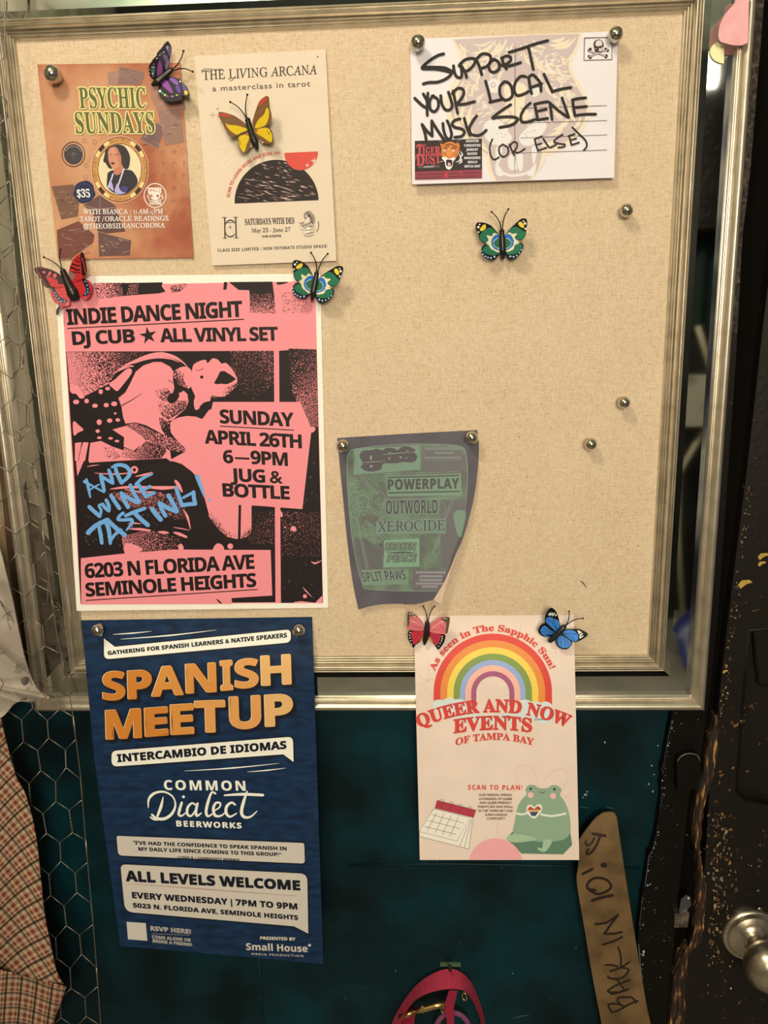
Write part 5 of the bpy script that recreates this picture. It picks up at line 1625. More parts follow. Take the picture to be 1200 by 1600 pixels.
    a.stroke(g([422, 565, 810, 555, 812, 680, 425, 668, 422, 565]), .5, OL, 5, 4)
    a.text('OUTWORLD', *g(430, 662), *g(803, 655), 98 * k, GD, 6, 'b', bold=.15, outline=[(1.1, '#8c9a84', -1)])
    a.poly(g([360, 715, 862, 692, 860, 800, 362, 800]), '#7d8f76', 4)
    a.stroke(g([360, 715, 862, 692, 860, 800, 362, 800, 360, 715]), .5, OL, 5, 0)
    a.text('XEROCIDE', *g(370, 788), *g(856, 775), 72 * k, GD, 6, 'sr', bold=.3, outline=[(1.0, '#93a389', -1)])
    a.poly(g([415, 850, 670, 835, 672, 1040, 415, 1045]), '#88a581', 4)
    w = zoomed(590, 830, 710, 1200)
    rg = random.Random(12)
    def drip(t, x0, y0, x1, y1, h):
        a.text(t, *w(x0, y0), *w(x1, y1), h / 10, '#7f9074', 7, 'bi', bold=.15, outline=[(1.15, GD, -1)])
    drip('BROKEN', 120, 290, 600, 290, 105)
    drip('PEACE', 150, 480, 610, 470, 110)
    a.stroke(w([130, 320, 250, 335, 380, 330, 500, 335, 610, 322]), [.5, 2, 3, 2, .5], GD, 6, 4)
    a.poly(g([255, 1068, 590, 1062, 592, 1165, 262, 1172]), '#7e9475', 4)
    a.stroke(g([255, 1068, 590, 1062, 592, 1165, 262, 1172, 255, 1068]), .5, OL, 5, 0)
    a.text('SPLIT PAWS', *g(268, 1150), *g(578, 1130), 68 * k, GD, 6, 'b', bold=.1, shear=-.25, outline=[(.8, '#93a389', -1)])
    a.part('small_print')
    for x0, x1, y, n in ((712, 965, 200, 0), (780, 910, 228, 1), (712, 968, 262, 2), (645, 862, 1090, 3), (672, 832, 1118, 4), (672, 832, 1145, 5), (648, 842, 1170, 6), (690, 800, 1192, 7)):
        x = x0
        while x < x1:
            ww = rg.uniform(7, 15)
            a.poly(g([x, y - 16, x + ww * .75, y - 16.5, x + ww * .75, y, x, y]), '#a39c93' if n > 2 else '#8b8f80', 5)
            x += ww
    a.stroke(g([705, 178, 972, 180, 972, 272, 705, 272, 705, 178]), .4, OL, 4, 0)
    a.part('machine_drawing')
    for x, y, r_ in ((375, 545, 46), (265, 570, 40), (270, 605, 30), (208, 660, 27), (750, 995, 44)):
        a.ring(*g(x, y), r_ * k - 1.1, r_ * k - .3, GD, 5, n=30)
        a.ring(*g(x, y), r_ * k - .3, r_ * k + .6, OL, 5, n=30)
    for p in ([238, 385, 350, 520], [250, 378, 365, 510], [300, 610, 405, 700], [310, 600, 420, 690], [275, 710, 430, 865], [290, 705, 445, 850], [212, 685, 290, 1060], [222, 685, 303, 1060], [925, 555, 860, 690], [905, 555, 850, 690], [825, 810, 770, 950], [810, 810, 765, 940]):
        a.line(*g(p[0], p[1]), *g(p[2], p[3]), .7, OL, 5)
    a.blob(g([330, 880, 400, 870, 408, 900, 385, 920, 350, 905]), '#6a7263', 4)
    a.disc(*g(395, 885), 2, GD, 5)
    a.blob(g([920, 650, 1000, 640, 995, 730, 965, 830, 930, 760]), GL, 4)
    for _ in range(160):
        x, y = rg.uniform(180, 410), rg.uniform(370, 860)
        if x < 180 + (y - 600) * .5:
            continue
        a.stroke(g([x, y, x + rg.uniform(-14, 14), y + rg.uniform(-8, 8), x + rg.uniform(-20, 20), y + rg.uniform(-16, 16)]), rg.uniform(.4, .9), rg.choice([GD, '#66705f', OL, '#6b7a63']), 4, 3, False)
    a.build()
    # the lower right corner has rolled forward and shows the pale back of the paper
    F = g([962, 888, 930, 960, 897, 1045, 850, 1150, 772, 1280, 828, 1312, 862, 1190, 900, 1060, 935, 965])
    mb = MB()
    mb.slab(F, lambda x, y: d(x, y) + .0022, lambda x, y: d(x, y) + .0026)
    mb.build('curled_corner', [paper('curl_paper', '#d3ae90', 1.0)], s)
gig()
# ------------------------------------------------------------------ ball-headed push pins
M_pin = mottled('polished_pin_metal', [(.52, .49, .43, 1), (.64, .60, .53, 1)], 300, .17, 1, .02)
def pin(px, py, r, surf, label, lean=(0, 0)):
    """px, py, r: the ball as the photo shows it; surf: the surface it is pushed into."""
    d = surf + .0125
    c = P(px, py, d)
    R = (P(px + r, py, d) - c).length
    foot = Vector((c.x - .0015 + lean[0], -surf, c.z + .0015 + lean[1]))
    t = root_of('push_pin', foot, label, 'push pin', 'ball-headed push pins on the board')
    ax = (c - foot).normalized()
    MB().lathe(foot, ax, [(-.007, .0002), (-.006, .0007), (.004, .0008)], 10).build('needle', [M_pin], t, True)
    MB().lathe(foot, ax, [(.0012, 0), (.0012, .0042), (.0022, .0048), (.0042, .0040), (.0060, .0042), (.0085, R * .62)], 24).build('collar', [M_pin], t, True)
    MB().ball(c, R, 32).build('head', [M_pin], t, True)
PB = 'steel ball-headed push pin '
pin(82, 116, 13.2, .0214, PB + 'at the top corner of the terracotta flyer', (.004, -.004))
pin(653, 67, 11.8, .0237, PB + 'beside the first word on the postcard')
pin(962, 54, 11.6, .0237, PB + 'beside the skull stamp of the postcard')
pin(979, 329, 10.6, .020, PB + 'stuck in bare linen, topmost of three loose ones')
pin(975, 629, 9.9, .020, PB + 'stuck in bare linen, middle one of three loose ones')
pin(923, 694, 9.9, .020, PB + 'stuck in bare linen, lowest of three loose ones')
pin(536, 697, 10.2, .0217, PB + 'above the graffiti word on the grey-green flyer')
pin(737, 684, 10.2, .0217, PB + 'at the grey-green flyer corner nearest the bare linen')
pin(153, 985, 9.8, .0254, PB + 'at the blue poster corner nearest the chicken wire')
pin(467, 985, 9.8, .0254, PB + 'at the blue poster corner below the dance night poster')
# pin holes left in the linen
hl = Art(linen, lambda x, y: .020, 1.0, base=.0001)
hl.part('pin_hole')
rg = random.Random(31)
hs = [(186, 603), (33, 102), (55, 91), (50, 112), (1014, 66), (1034, 62), (1035, 76), (1006, 79), (830, 360), (1015, 457), (908, 700), (912, 913), (600, 990), (499, 985), (640, 690), (563, 76), (614, 62), (585, 70), (470, 70), (1017, 517), (1013, 1002)]
for _ in range(60):
    hs.append((rg.uniform(545, 1000), rg.uniform(300, 1000)))
for i, (x, y) in enumerate(hs):
    r = rg.uniform(.35, .95)
    hl.disc(x, y, r * 1.2, '#6b4a2c', 1, r, 7)
o = hl.build()['pin_hole']
o['kind'] = 'stuff'
mk = Art(linen, lambda x, y: .020, 1.0, base=.0001)
mk.part('scuff_mark')
mk.stroke([(907, 908), (911, 911), (916, 918)], [1, 2.2, 1], '#4d4640', 1)
mk.build({'scuff_mark': 'small dark scuff'})
# ------------------------------------------------------------------ plastic butterfly pins
M_body = mottled('black_plastic', [(.006, .006, .006, 1), (.016, .015, .015, 1)], 80, .32, spec=.5)
def butterfly(label, surf, z, body, rad, wings, ants, k=1.05, lift=.42, group=None, h0=.0085):
    """Coordinates are enlargement coordinates read through z; body runs from head to tail."""
    bp = [z(*p) for p in body]
    sc = abs(z(1, 0)[0] - z(0, 0)[0])
    m_px = (P(bp[0][0] + 1, bp[0][1], surf) - P(*bp[0], surf)).length
    t = root_of('butterfly_pin', P(*bp[2], surf), label, 'butterfly pin', group)
    (ax, ay), (bx, by) = bp[0], bp[-1]
    L = math.hypot(bx - ax, by - ay)
    def away(x, y):
        return abs((x - ax) * (by - ay) - (y - ay) * (bx - ax)) / L
    for name, outline, base, pats, lf in wings:
        lf = lift if lf is None else lf
        def dd(x, y, lf=lf):
            return surf + h0 + lf * away(x, y) * m_px
        mats, mb = [], MB()
        def mi(c):
            m_ = ink(c, k, .45, .3)
            if m_ not in mats:
                mats.append(m_)
            return mats.index(m_)
        ol = spline(z(outline), 4, True)
        mb.slab(ol, lambda x, y: dd(x, y) - .0011, dd, mi(base))
        n = 0
        for p in pats:
            kind, c = p[0], p[1]
            n += 1
            off = .00012 + n * .00003
            a_ = Art(None, dd, k)
            if kind == 'p':
                a_.poly(spline(z(p[2]), 3, True), c, 0)
            elif kind == 'd':
                for i in range(0, len(p[2]), 3):
                    a_.disc(*z(p[2][i], p[2][i + 1]), p[2][i + 2] * sc, c, 0, n=10)
            elif kind == 's':
                a_.stroke(z(p[2]), p[3], c, 0, 3, False)
            for tr, c_, _l, _t in a_.parts['print']:
                for j, q in enumerate(tr):
                    if abs(area2(q)) < 1e-5:
                        continue
                    if area2(q) > 0:
                        q = q[::-1]
                    mb.add([P(x, y, dd(x, y) + off + (j % 7) * 1.3e-6) for x, y in q], [(0, 1, 2)], mi(c_))
        mb.build(name, mats, t)
    pts = spline(bp, 5)
    N = len(pts)
    rs = []
    for i in range(N):
        q = i / (N - 1) * (len(rad) - 1)
        j = min(int(q), len(rad) - 2)
        r = (rad[j] + (rad[j + 1] - rad[j]) * (q - j)) * sc * m_px
        if i / (N - 1) > .58:
            r *= 1 + .055 * math.sin(i * 2.4)
        rs.append(r)
    mb = MB().tube([P(x, y, surf + h0 + .0025) for x, y in pts], rs, 14)
    hd = bp[0]
    R0 = rad[0] * sc * m_px
    mb.ball(P(*hd, surf + h0 + .003), R0 * .95, 14)
    dx, dy = (by - ay) / L, -(bx - ax) / L
    for sg in (-1, 1):
        mb.ball(P(hd[0] + sg * dx * rad[0] * sc * .75, hd[1] + sg * dy * rad[0] * sc * .75, surf + h0 + .004), R0 * .42, 10)
    mb.build('body', [M_body], t, True)
    for an in ants:
        ap = spline(z(an), 5)
        n_ = len(ap)
        ps = [P(x, y, surf + h0 + .003 + .006 * (i / n_)) for i, (x, y) in enumerate(ap)]
        MB().tube(ps, [.00075 - .0002 * i / n_ for i in range(n_)], 8).ball(ps[-1], .0013, 10).build('antenna', [M_body], t, True)
    MB().lathe(P(*bp[2], surf), (0, -1, 0), [(-.006, .0003), (0, .0007), (h0, .0009)], 8).build('needle', [M_pin], t, True)
F, H = 'forewing', 'hindwing'
# purple, at the corner of the terracotta flyer
butterfly('purple and black butterfly pin between the terracotta flyer and the cream flyer', .0216, zoomed(220, 55, 310, 1200),
    [(645, 715), (560, 790), (450, 880), (340, 980), (225, 1045)], [44, 58, 64, 78, 22],
    [(F, [590, 570, 615, 450, 635, 330, 628, 230, 590, 150, 558, 125, 500, 170, 430, 270, 372, 330, 330, 420, 450, 600, 560, 720], '#4b424a', [('p', '#8f6f90', [520, 262, 560, 230, 610, 240, 630, 330, 620, 440, 600, 440, 560, 350]), ('p', '#957092', [455, 420, 500, 400, 560, 440, 545, 540, 500, 530]), ('p', '#a57f9e', [530, 560, 570, 500, 590, 560, 560, 680, 520, 720, 510, 620]), ('d', '#efe6e6', [480, 355, 18, 430, 385, 11, 395, 415, 15, 617, 490, 14]), ('p', '#d9cba6', [530, 235, 570, 225, 560, 300, 540, 290])], .75),
     (H, [560, 740, 450, 600, 350, 430, 260, 500, 210, 570, 165, 660, 165, 760, 190, 850, 230, 900, 300, 930, 400, 890, 480, 810], '#2f2a2e', [('p', '#a3568f', [345, 660, 390, 520, 430, 580, 455, 690, 440, 800, 345, 862]), ('d', '#efe6e6', [335, 485, 17, 250, 800, 24, 260, 850, 12]), ('p', '#93b088', [225, 648, 290, 655, 290, 692, 225, 690]), ('p', '#5f9079', [222, 718, 290, 720, 290, 762, 222, 760]), ('d', '#d9bd56', [180, 720, 17, 182, 790, 14]), ('d', '#b5786a', [270, 605, 18])], .75),
     (F, [560, 890, 640, 865, 740, 890, 830, 930, 870, 1010, 925, 1040, 980, 1120, 1010, 1240, 990, 1280, 900, 1270, 800, 1230, 680, 1080], '#1e1622', [('p', '#855099', [590, 900, 650, 890, 740, 930, 790, 1010, 770, 1040, 680, 1000]), ('p', '#5b3c84', [720, 1060, 800, 1060, 830, 1190, 770, 1190]), ('p', '#5c4c80', [860, 1020, 900, 1040, 960, 1130, 950, 1200, 890, 1160]), ('p', '#e2b93e', [900, 1190, 930, 1150, 975, 1170, 970, 1230, 930, 1245]), ('d', '#efe6e6', [820, 965, 18])], .2),
     (H, [570, 900, 690, 1080, 830, 1240, 860, 1330, 740, 1370, 620, 1385, 520, 1360, 440, 1300, 380, 1230, 360, 1140, 380, 1060, 420, 980, 500, 930], '#17111a', [('p', '#8c4088', [415, 985, 520, 935, 600, 1030, 668, 1180, 640, 1210, 560, 1150, 430, 1030]), ('d', '#f2eeee', [400, 1165, 27]), ('d', '#3f8a52', [452, 1208, 26]), ('d', '#cdd07e', [502, 1245, 24]), ('d', '#c24450', [548, 1272, 21]), ('d', '#39436e', [608, 1282, 20]), ('d', '#d88a9c', [660, 1275, 19]), ('d', '#e6d27a', [745, 1250, 15, 780, 1240, 9])], .2)],
    [[690, 690, 780, 590, 850, 460, 890, 330], [690, 735, 800, 700, 930, 700, 1080, 760]])
# yellow, on the cream tarot flyer
YE, BR = '#e0b520', '#7c5432'
butterfly('yellow and brown butterfly pin with red wing tips on the cream flyer', .0222, zoomed(330, 140, 440, 1200),
    [(622, 515), (650, 620), (690, 760), (740, 890), (792, 1020)], [42, 52, 54, 66, 14],
    [(F, [590, 590, 480, 500, 380, 440, 260, 400, 150, 380, 122, 405, 140, 480, 200, 590, 240, 680, 290, 770, 340, 800, 430, 790, 520, 740, 640, 700], BR, [('p', '#cc452e', [142, 422, 200, 407, 300, 430, 330, 465, 220, 455, 150, 445]), ('p', YE, [245, 570, 300, 600, 450, 615, 610, 670, 610, 692, 500, 740, 440, 770, 350, 720, 280, 650]), ('s', '#a5774a', [210, 500, 300, 505, 370, 480], .4), ('s', '#a5774a', [230, 530, 340, 525, 430, 500], .4)], .45),
     (H, [650, 720, 560, 750, 480, 780, 450, 850, 470, 950, 510, 1040, 550, 1080, 600, 1060, 660, 1000, 705, 940, 695, 850], BR, [('p', YE, [480, 800, 560, 770, 655, 745, 640, 850, 600, 950, 575, 1050, 540, 1060, 490, 980, 465, 880]), ('p', '#c96a2a', [590, 770, 650, 735, 650, 780, 620, 790]), ('d', '#4a3010', [485, 875, 12, 495, 925, 11, 462, 850, 9]), ('d', '#f0dc9c', [680, 970, 13, 684, 930, 9])], .45),
     (F, [705, 570, 720, 480, 760, 350, 810, 220, 870, 150, 940, 110, 980, 130, 990, 220, 1000, 320, 1025, 420, 1020, 520, 980, 600, 900, 640, 750, 690], BR, [('p', '#cc452e', [820, 240, 880, 160, 935, 130, 940, 170, 870, 240, 820, 290]), ('p', YE, [745, 640, 800, 520, 900, 420, 940, 315, 980, 340, 985, 450, 950, 560, 900, 620, 780, 660]), ('s', '#a5774a', [830, 330, 890, 290, 960, 230], .4), ('s', '#a5774a', [800, 400, 870, 350, 940, 290], .4)], .45),
     (H, [745, 690, 850, 650, 950, 640, 1030, 700, 1055, 800, 1050, 890, 1000, 920, 900, 910, 820, 850, 765, 770], BR, [('p', YE, [755, 690, 920, 650, 1000, 690, 1040, 790, 1030, 890, 980, 880, 860, 800, 770, 745]), ('p', '#c96a2a', [755, 690, 800, 690, 790, 720, 760, 735]), ('d', '#4a3010', [985, 745, 13, 960, 708, 10, 1015, 715, 8]), ('d', '#f0dc9c', [875, 900, 14, 842, 870, 10])], .45)],
    [[600, 490, 540, 390, 450, 290, 325, 212], [605, 480, 585, 350, 590, 220, 615, 88]])
# two of the green kind
GR, BK_, CRM, BLU = '#2d6e4a', '#141315', '#ead6a2', '#2f6cab'
def green_kind(z, label, surf):
    butterfly(label, surf, z, [(590, 445), (595, 560), (600, 680), (605, 790), (620, 935)], [40, 50, 54, 60, 12],
        [(F, [545, 520, 480, 430, 400, 350, 290, 305, 190, 300, 150, 330, 145, 400, 190, 500, 210, 580, 260, 640, 330, 660, 560, 640], BK_, [('p', GR, [215, 520, 280, 440, 390, 390, 470, 440, 520, 510, 545, 630, 330, 645, 250, 620, 215, 570]), ('p', '#e9c53e', [222, 405, 270, 345, 315, 340, 315, 400, 260, 445, 220, 440]), ('d', '#efe0b4', [190, 380, 22, 212, 335, 14, 193, 465, 15]), ('p', CRM, [320, 650, 365, 600, 330, 520, 420, 535, 450, 480, 540, 520, 555, 640, 400, 650]), ('p', BLU, [545, 515, 470, 520, 425, 580, 415, 645, 550, 640]), ('p', '#35683f', [550, 570, 495, 590, 455, 640, 550, 638]), ('d', '#dfe6d0', [452, 625, 9, 470, 605, 9, 490, 585, 9, 515, 572, 8])], None),
         (H, [555, 640, 330, 670, 260, 710, 235, 780, 260, 850, 310, 910, 380, 940, 460, 935, 510, 900, 555, 800], '#12161e', [('p', GR, [290, 720, 380, 680, 450, 700, 545, 800, 500, 850, 400, 860, 300, 820, 262, 770]), ('p', CRM, [325, 660, 410, 655, 545, 780, 545, 815, 500, 800, 440, 770, 400, 745, 370, 690]), ('p', BLU, [415, 655, 435, 720, 480, 760, 552, 770, 552, 655]), ('p', '#35683f', [452, 652, 465, 700, 550, 735, 550, 650]), ('d', '#b9c4dd', [245, 790, 12, 268, 840, 14, 310, 878, 15, 352, 897, 15, 405, 906, 17, 465, 885, 18]), ('d', '#dfe6d0', [452, 680, 9, 470, 710, 9, 500, 730, 9, 535, 745, 11])], None),
         (F, [655, 510, 720, 420, 800, 340, 900, 250, 970, 230, 1015, 250, 1025, 320, 1005, 420, 1000, 520, 960, 575, 880, 610, 645, 640], BK_, [('p', GR, [720, 430, 820, 370, 930, 430, 1000, 480, 985, 550, 900, 595, 655, 635, 680, 500]), ('p', '#e9c53e', [870, 310, 920, 290, 970, 360, 950, 395, 890, 360]), ('d', '#efe0b4', [960, 278, 14, 985, 318, 23, 990, 408, 16]), ('p', CRM, [655, 520, 720, 470, 765, 495, 850, 490, 805, 560, 850, 605, 890, 630, 650, 640]), ('p', BLU, [655, 515, 730, 505, 780, 570, 792, 640, 650, 640]), ('p', '#35683f', [650, 570, 700, 590, 750, 638, 650, 638]), ('d', '#dfe6d0', [745, 625, 9, 728, 600, 9, 705, 580, 9, 680, 568, 8])], None),
         (H, [645, 640, 880, 645, 945, 660, 960, 710, 930, 800, 860, 890, 780, 930, 710, 910, 655, 820], '#12161e', [('p', GR, [670, 800, 760, 730, 880, 660, 940, 690, 920, 770, 840, 830, 700, 850]), ('p', CRM, [650, 650, 890, 645, 810, 690, 795, 745, 760, 775, 655, 800]), ('p', BLU, [650, 650, 790, 650, 770, 710, 720, 750, 650, 770]), ('p', '#35683f', [650, 645, 750, 645, 735, 695, 700, 720, 650, 738]), ('d', '#b9c4dd', [735, 880, 17, 790, 885, 16, 845, 865, 14, 890, 820, 13, 925, 770, 12]), ('d', '#dfe6d0', [748, 670, 9, 730, 705, 9, 700, 728, 9, 665, 742, 11])], None)],
        [[580, 430, 560, 320, 500, 210, 415, 120], [600, 430, 610, 320, 640, 190, 700, 75]], group='green butterfly pins')
zc = zoomed(730, 320, 840, 1200)
green_kind(zc, 'green and blue eyed butterfly pin alone on bare linen below the postcard', .020)
def turned(*a):
    if len(a) == 2:
        x, y = zc(*a)
        x, y = x - 784.1, y - 360.3
        c, s_ = math.cos(math.radians(12.9)) * .985, math.sin(math.radians(12.9)) * .985
        return (495.0 + x * c - y * s_, 426.5 + x * s_ + y * c)
    p = a[0]
    return [turned(p[i], p[i + 1]) for i in range(0, len(p), 2)]
green_kind(turned, 'green and blue eyed butterfly pin at the dance night poster corner below the cream flyer', .0216)
# red, at the other upper corner of the dance night poster
RD, PKR, DKR = '#c42c2a', '#d4525a', '#2b1012'
butterfly('red and black swallowtail butterfly pin between the terracotta flyer and the dance night poster', .0216, zoomed(45, 385, 155, 1200),
    [(582, 420), (640, 560), (700, 690), (755, 800), (795, 925)], [46, 62, 80, 104, 62],
    [(F, [560, 500, 450, 430, 330, 380, 200, 345, 100, 370, 100, 410, 180, 520, 240, 640, 300, 700, 400, 700, 480, 690, 640, 650, 620, 560], DKR, [('p', RD, [290, 500, 420, 560, 490, 570, 505, 640, 640, 650, 600, 685, 400, 690, 340, 600]), ('p', PKR, [238, 420, 292, 432, 270, 462, 228, 442]), ('p', PKR, [345, 430, 382, 430, 370, 490, 310, 502, 330, 470]), ('p', PKR, [420, 470, 472, 470, 460, 540, 415, 520]), ('s', PKR, [120, 385, 180, 470, 240, 590, 300, 680], .7), ('s', PKR, [140, 372, 220, 365, 300, 385], .7), ('s', PKR, [300, 530, 360, 520, 440, 560], .7)], .4),
     (H, [640, 650, 500, 680, 400, 710, 375, 800, 400, 880, 450, 960, 520, 1010, 470, 1080, 465, 1155, 500, 1165, 530, 1060, 600, 1030, 690, 1000, 700, 900, 660, 780], '#b83038', [('p', RD, [440, 720, 640, 660, 655, 800, 640, 920, 540, 900, 480, 800]), ('p', '#141b28', [398, 725, 430, 700, 520, 850, 620, 905, 650, 940, 560, 965, 480, 885]), ('d', '#5a93a5', [455, 790, 15, 472, 842, 16, 512, 887, 17, 552, 935, 19, 606, 935, 17]), ('p', '#241214', [520, 1010, 470, 1080, 465, 1155, 500, 1165, 530, 1060]), ('s', '#241214', [385, 800, 430, 850, 480, 930, 540, 1000, 620, 1030], .6), ('d', PKR, [660, 985, 32, 425, 830, 14, 455, 895, 16, 495, 950, 16])], .3),
     (F, [680, 470, 700, 350, 750, 230, 820, 160, 890, 115, 935, 130, 960, 230, 985, 380, 980, 470, 940, 520, 900, 560, 720, 610, 690, 540], RD, [('p', DKR, [880, 120, 935, 125, 985, 400, 950, 500, 905, 480, 890, 300]), ('s', DKR, [700, 360, 770, 370, 800, 400, 870, 400], 2.6), ('s', DKR, [730, 290, 800, 320, 880, 330], 2.2), ('s', DKR, [780, 220, 830, 260, 880, 260], 1.8), ('s', DKR, [820, 170, 850, 210, 885, 200], 1.5), ('s', DKR, [690, 430, 770, 440, 880, 450], 1.3), ('s', PKR, [905, 190, 945, 320, 965, 450], 1.0), ('p', '#8a6a62', [680, 440, 740, 440, 790, 520, 740, 570, 700, 530])], .45),
     (H, [720, 600, 900, 540, 960, 560, 1040, 600, 1075, 720, 1050, 830, 1000, 900, 930, 905, 850, 830, 760, 720], '#b83038', [('p', RD, [740, 620, 900, 560, 950, 690, 955, 790, 900, 850, 800, 720]), ('p', '#141b28', [905, 560, 950, 545, 1010, 650, 1035, 790, 960, 850, 925, 820, 980, 760]), ('d', '#5a93a5', [960, 600, 15, 990, 662, 17, 1002, 728, 17, 1005, 780, 18, 965, 812, 17]), ('d', PKR, [960, 880, 30, 1045, 700, 14, 1050, 780, 13]), ('s', '#241214', [1000, 610, 1040, 720, 1045, 820], .6)], .3)],
    [[560, 400, 480, 310, 380, 240, 255, 185], [570, 395, 535, 260, 530, 150, 540, 50]])
# pink and blue, holding up the rainbow poster
butterfly('pink butterfly pin with dark dotted hindwings at the upper corner of the rainbow poster', .0262, zoomed(625, 940, 715, 1200),
    [(572, 440), (560, 560), (550, 680), (525, 800), (510, 905)], [44, 62, 60, 56, 16],
    [(F, [510, 560, 470, 440, 400, 350, 300, 260, 180, 220, 160, 260, 165, 400, 140, 540, 180, 580, 300, 605, 510, 605], '#e2716c', [('p', '#5d4e38', [165, 228, 300, 265, 350, 320, 230, 300, 200, 330, 195, 450, 160, 520]), ('d', '#f3e6d0', [210, 255, 15, 262, 264, 14, 302, 308, 18, 285, 420, 14]), ('s', '#f2b39c', [200, 400, 300, 420, 400, 500], 1.0), ('s', '#b0484c', [220, 500, 350, 520, 480, 560], .6), ('s', '#f2a08c', [330, 350, 400, 440, 470, 540], 1.0)], .45),
     (H, [510, 605, 250, 600, 190, 612, 165, 680, 180, 800, 230, 890, 280, 965, 320, 910, 400, 850, 500, 770], '#17100f', [('p', '#cb3340', [235, 625, 500, 618, 470, 710, 390, 820, 320, 885, 275, 870, 238, 710]), ('p', '#c98a4c', [395, 845, 470, 730, 490, 720, 480, 790, 420, 850]), ('d', '#f3e6d0', [212, 645, 14, 202, 702, 13, 210, 756, 14, 226, 815, 13, 246, 886, 12]), ('s', '#8f2030', [300, 860, 350, 740, 440, 640], .5), ('s', '#8f2030', [270, 780, 330, 690, 400, 640], .5)], .3),
     (F, [625, 500, 680, 440, 760, 380, 850, 330, 960, 320, 1030, 330, 1035, 420, 1000, 560, 980, 650, 900, 680, 625, 630], '#e2716c', [('p', '#5d4e38', [850, 345, 960, 322, 1032, 335, 1030, 440, 990, 650, 945, 640, 965, 450, 900, 400]), ('d', '#d9cdb4', [915, 352, 15, 965, 355, 14, 880, 405, 12, 880, 440, 13]), ('s', '#f2b39c', [660, 560, 780, 480, 890, 400], 1.0), ('s', '#b0484c', [680, 590, 800, 580, 920, 620], .6), ('s', '#e64a50', [840, 500, 900, 560, 960, 600], 1.6)], .45),
     (H, [625, 630, 850, 665, 940, 700, 940, 780, 900, 880, 800, 1000, 740, 920, 680, 850, 615, 740], '#17100f', [('p', '#bb3442', [635, 645, 850, 690, 832, 800, 770, 910, 700, 850, 635, 740]), ('p', '#c98a4c', [600, 720, 640, 760, 690, 850, 640, 840, 600, 780]), ('d', '#f3e6d0', [880, 727, 14, 880, 776, 14, 866, 822, 14, 838, 872, 13, 806, 932, 12]), ('s', '#7d1c2c', [680, 700, 760, 780, 790, 860], .5)], .3)],
    [[565, 400, 560, 300, 530, 190, 485, 100], [590, 400, 610, 300, 650, 190, 715, 100]])
VN, BB = '#16283f', '#3f83c4'
butterfly('blue butterfly pin with black and white wing tips on the rainbow poster edge', .0262, zoomed(830, 940, 930, 1200),
    [(625, 465), (560, 530), (470, 620), (400, 700), (335, 755)], [40, 54, 52, 50, 34],
    [(F, [545, 490, 520, 330, 470, 190, 390, 120, 330, 150, 270, 260, 255, 370, 280, 430, 380, 520, 480, 580], '#0f0e10', [('p', BB, [270, 345, 330, 290, 430, 320, 520, 370, 532, 460, 480, 565, 400, 500, 300, 410]), ('s', VN, [300, 340, 400, 400, 480, 540], .9), ('s', VN, [400, 310, 440, 400, 490, 530], .8), ('s', '#f4f0ea', [320, 250, 370, 205], 1.6), ('s', '#f4f0ea', [345, 265, 410, 210], 1.7), ('s', '#f4f0ea', [395, 270, 445, 215], 1.8), ('s', '#f4f0ea', [450, 270, 480, 240], 1.8)], .4),
     (H, [490, 585, 380, 510, 275, 410, 200, 430, 140, 510, 140, 580, 210, 650, 330, 670, 450, 650], '#0f0e10', [('p', BB, [175, 525, 255, 450, 350, 530, 460, 600, 330, 662, 210, 622]), ('s', VN, [190, 560, 300, 570, 440, 600], .8), ('s', VN, [220, 490, 320, 540, 420, 590], .8), ('s', VN, [210, 610, 320, 620, 420, 620], .8)], .3),
     (F, [600, 560, 640, 525, 760, 520, 900, 520, 1000, 560, 1065, 610, 1020, 670, 920, 730, 830, 760, 760, 740, 590, 610], '#0f0e10', [('p', BB, [598, 580, 700, 532, 820, 560, 882, 640, 870, 722, 800, 742, 700, 685]), ('s', VN, [620, 590, 720, 600, 870, 610], .8), ('s', VN, [630, 600, 740, 660, 820, 730], .8), ('s', '#f4f0ea', [870, 545, 915, 570], 2.2), ('s', '#f4f0ea', [885, 600, 940, 570], 2.2), ('s', '#f4f0ea', [910, 640, 965, 600], 2.0), ('d', '#f4f0ea', [925, 668, 22, 965, 650, 14])], .4),
     (H, [575, 610, 660, 670, 760, 740, 760, 800, 700, 880, 620, 900, 530, 870, 470, 790, 465, 720, 510, 650], '#0f0e10', [('p', BB, [488, 722, 540, 645, 620, 660, 742, 752, 720, 840, 620, 872, 520, 822]), ('s', VN, [560, 660, 560, 740, 560, 830], .8), ('s', VN, [590, 660, 630, 740, 640, 850], .8), ('s', VN, [620, 680, 680, 740, 700, 830], .8), ('s', VN, [530, 680, 510, 740, 515, 800], .8)], .3)],
    [[640, 450, 690, 370, 710, 280, 710, 185], [650, 450, 740, 380, 850, 330, 970, 315]])
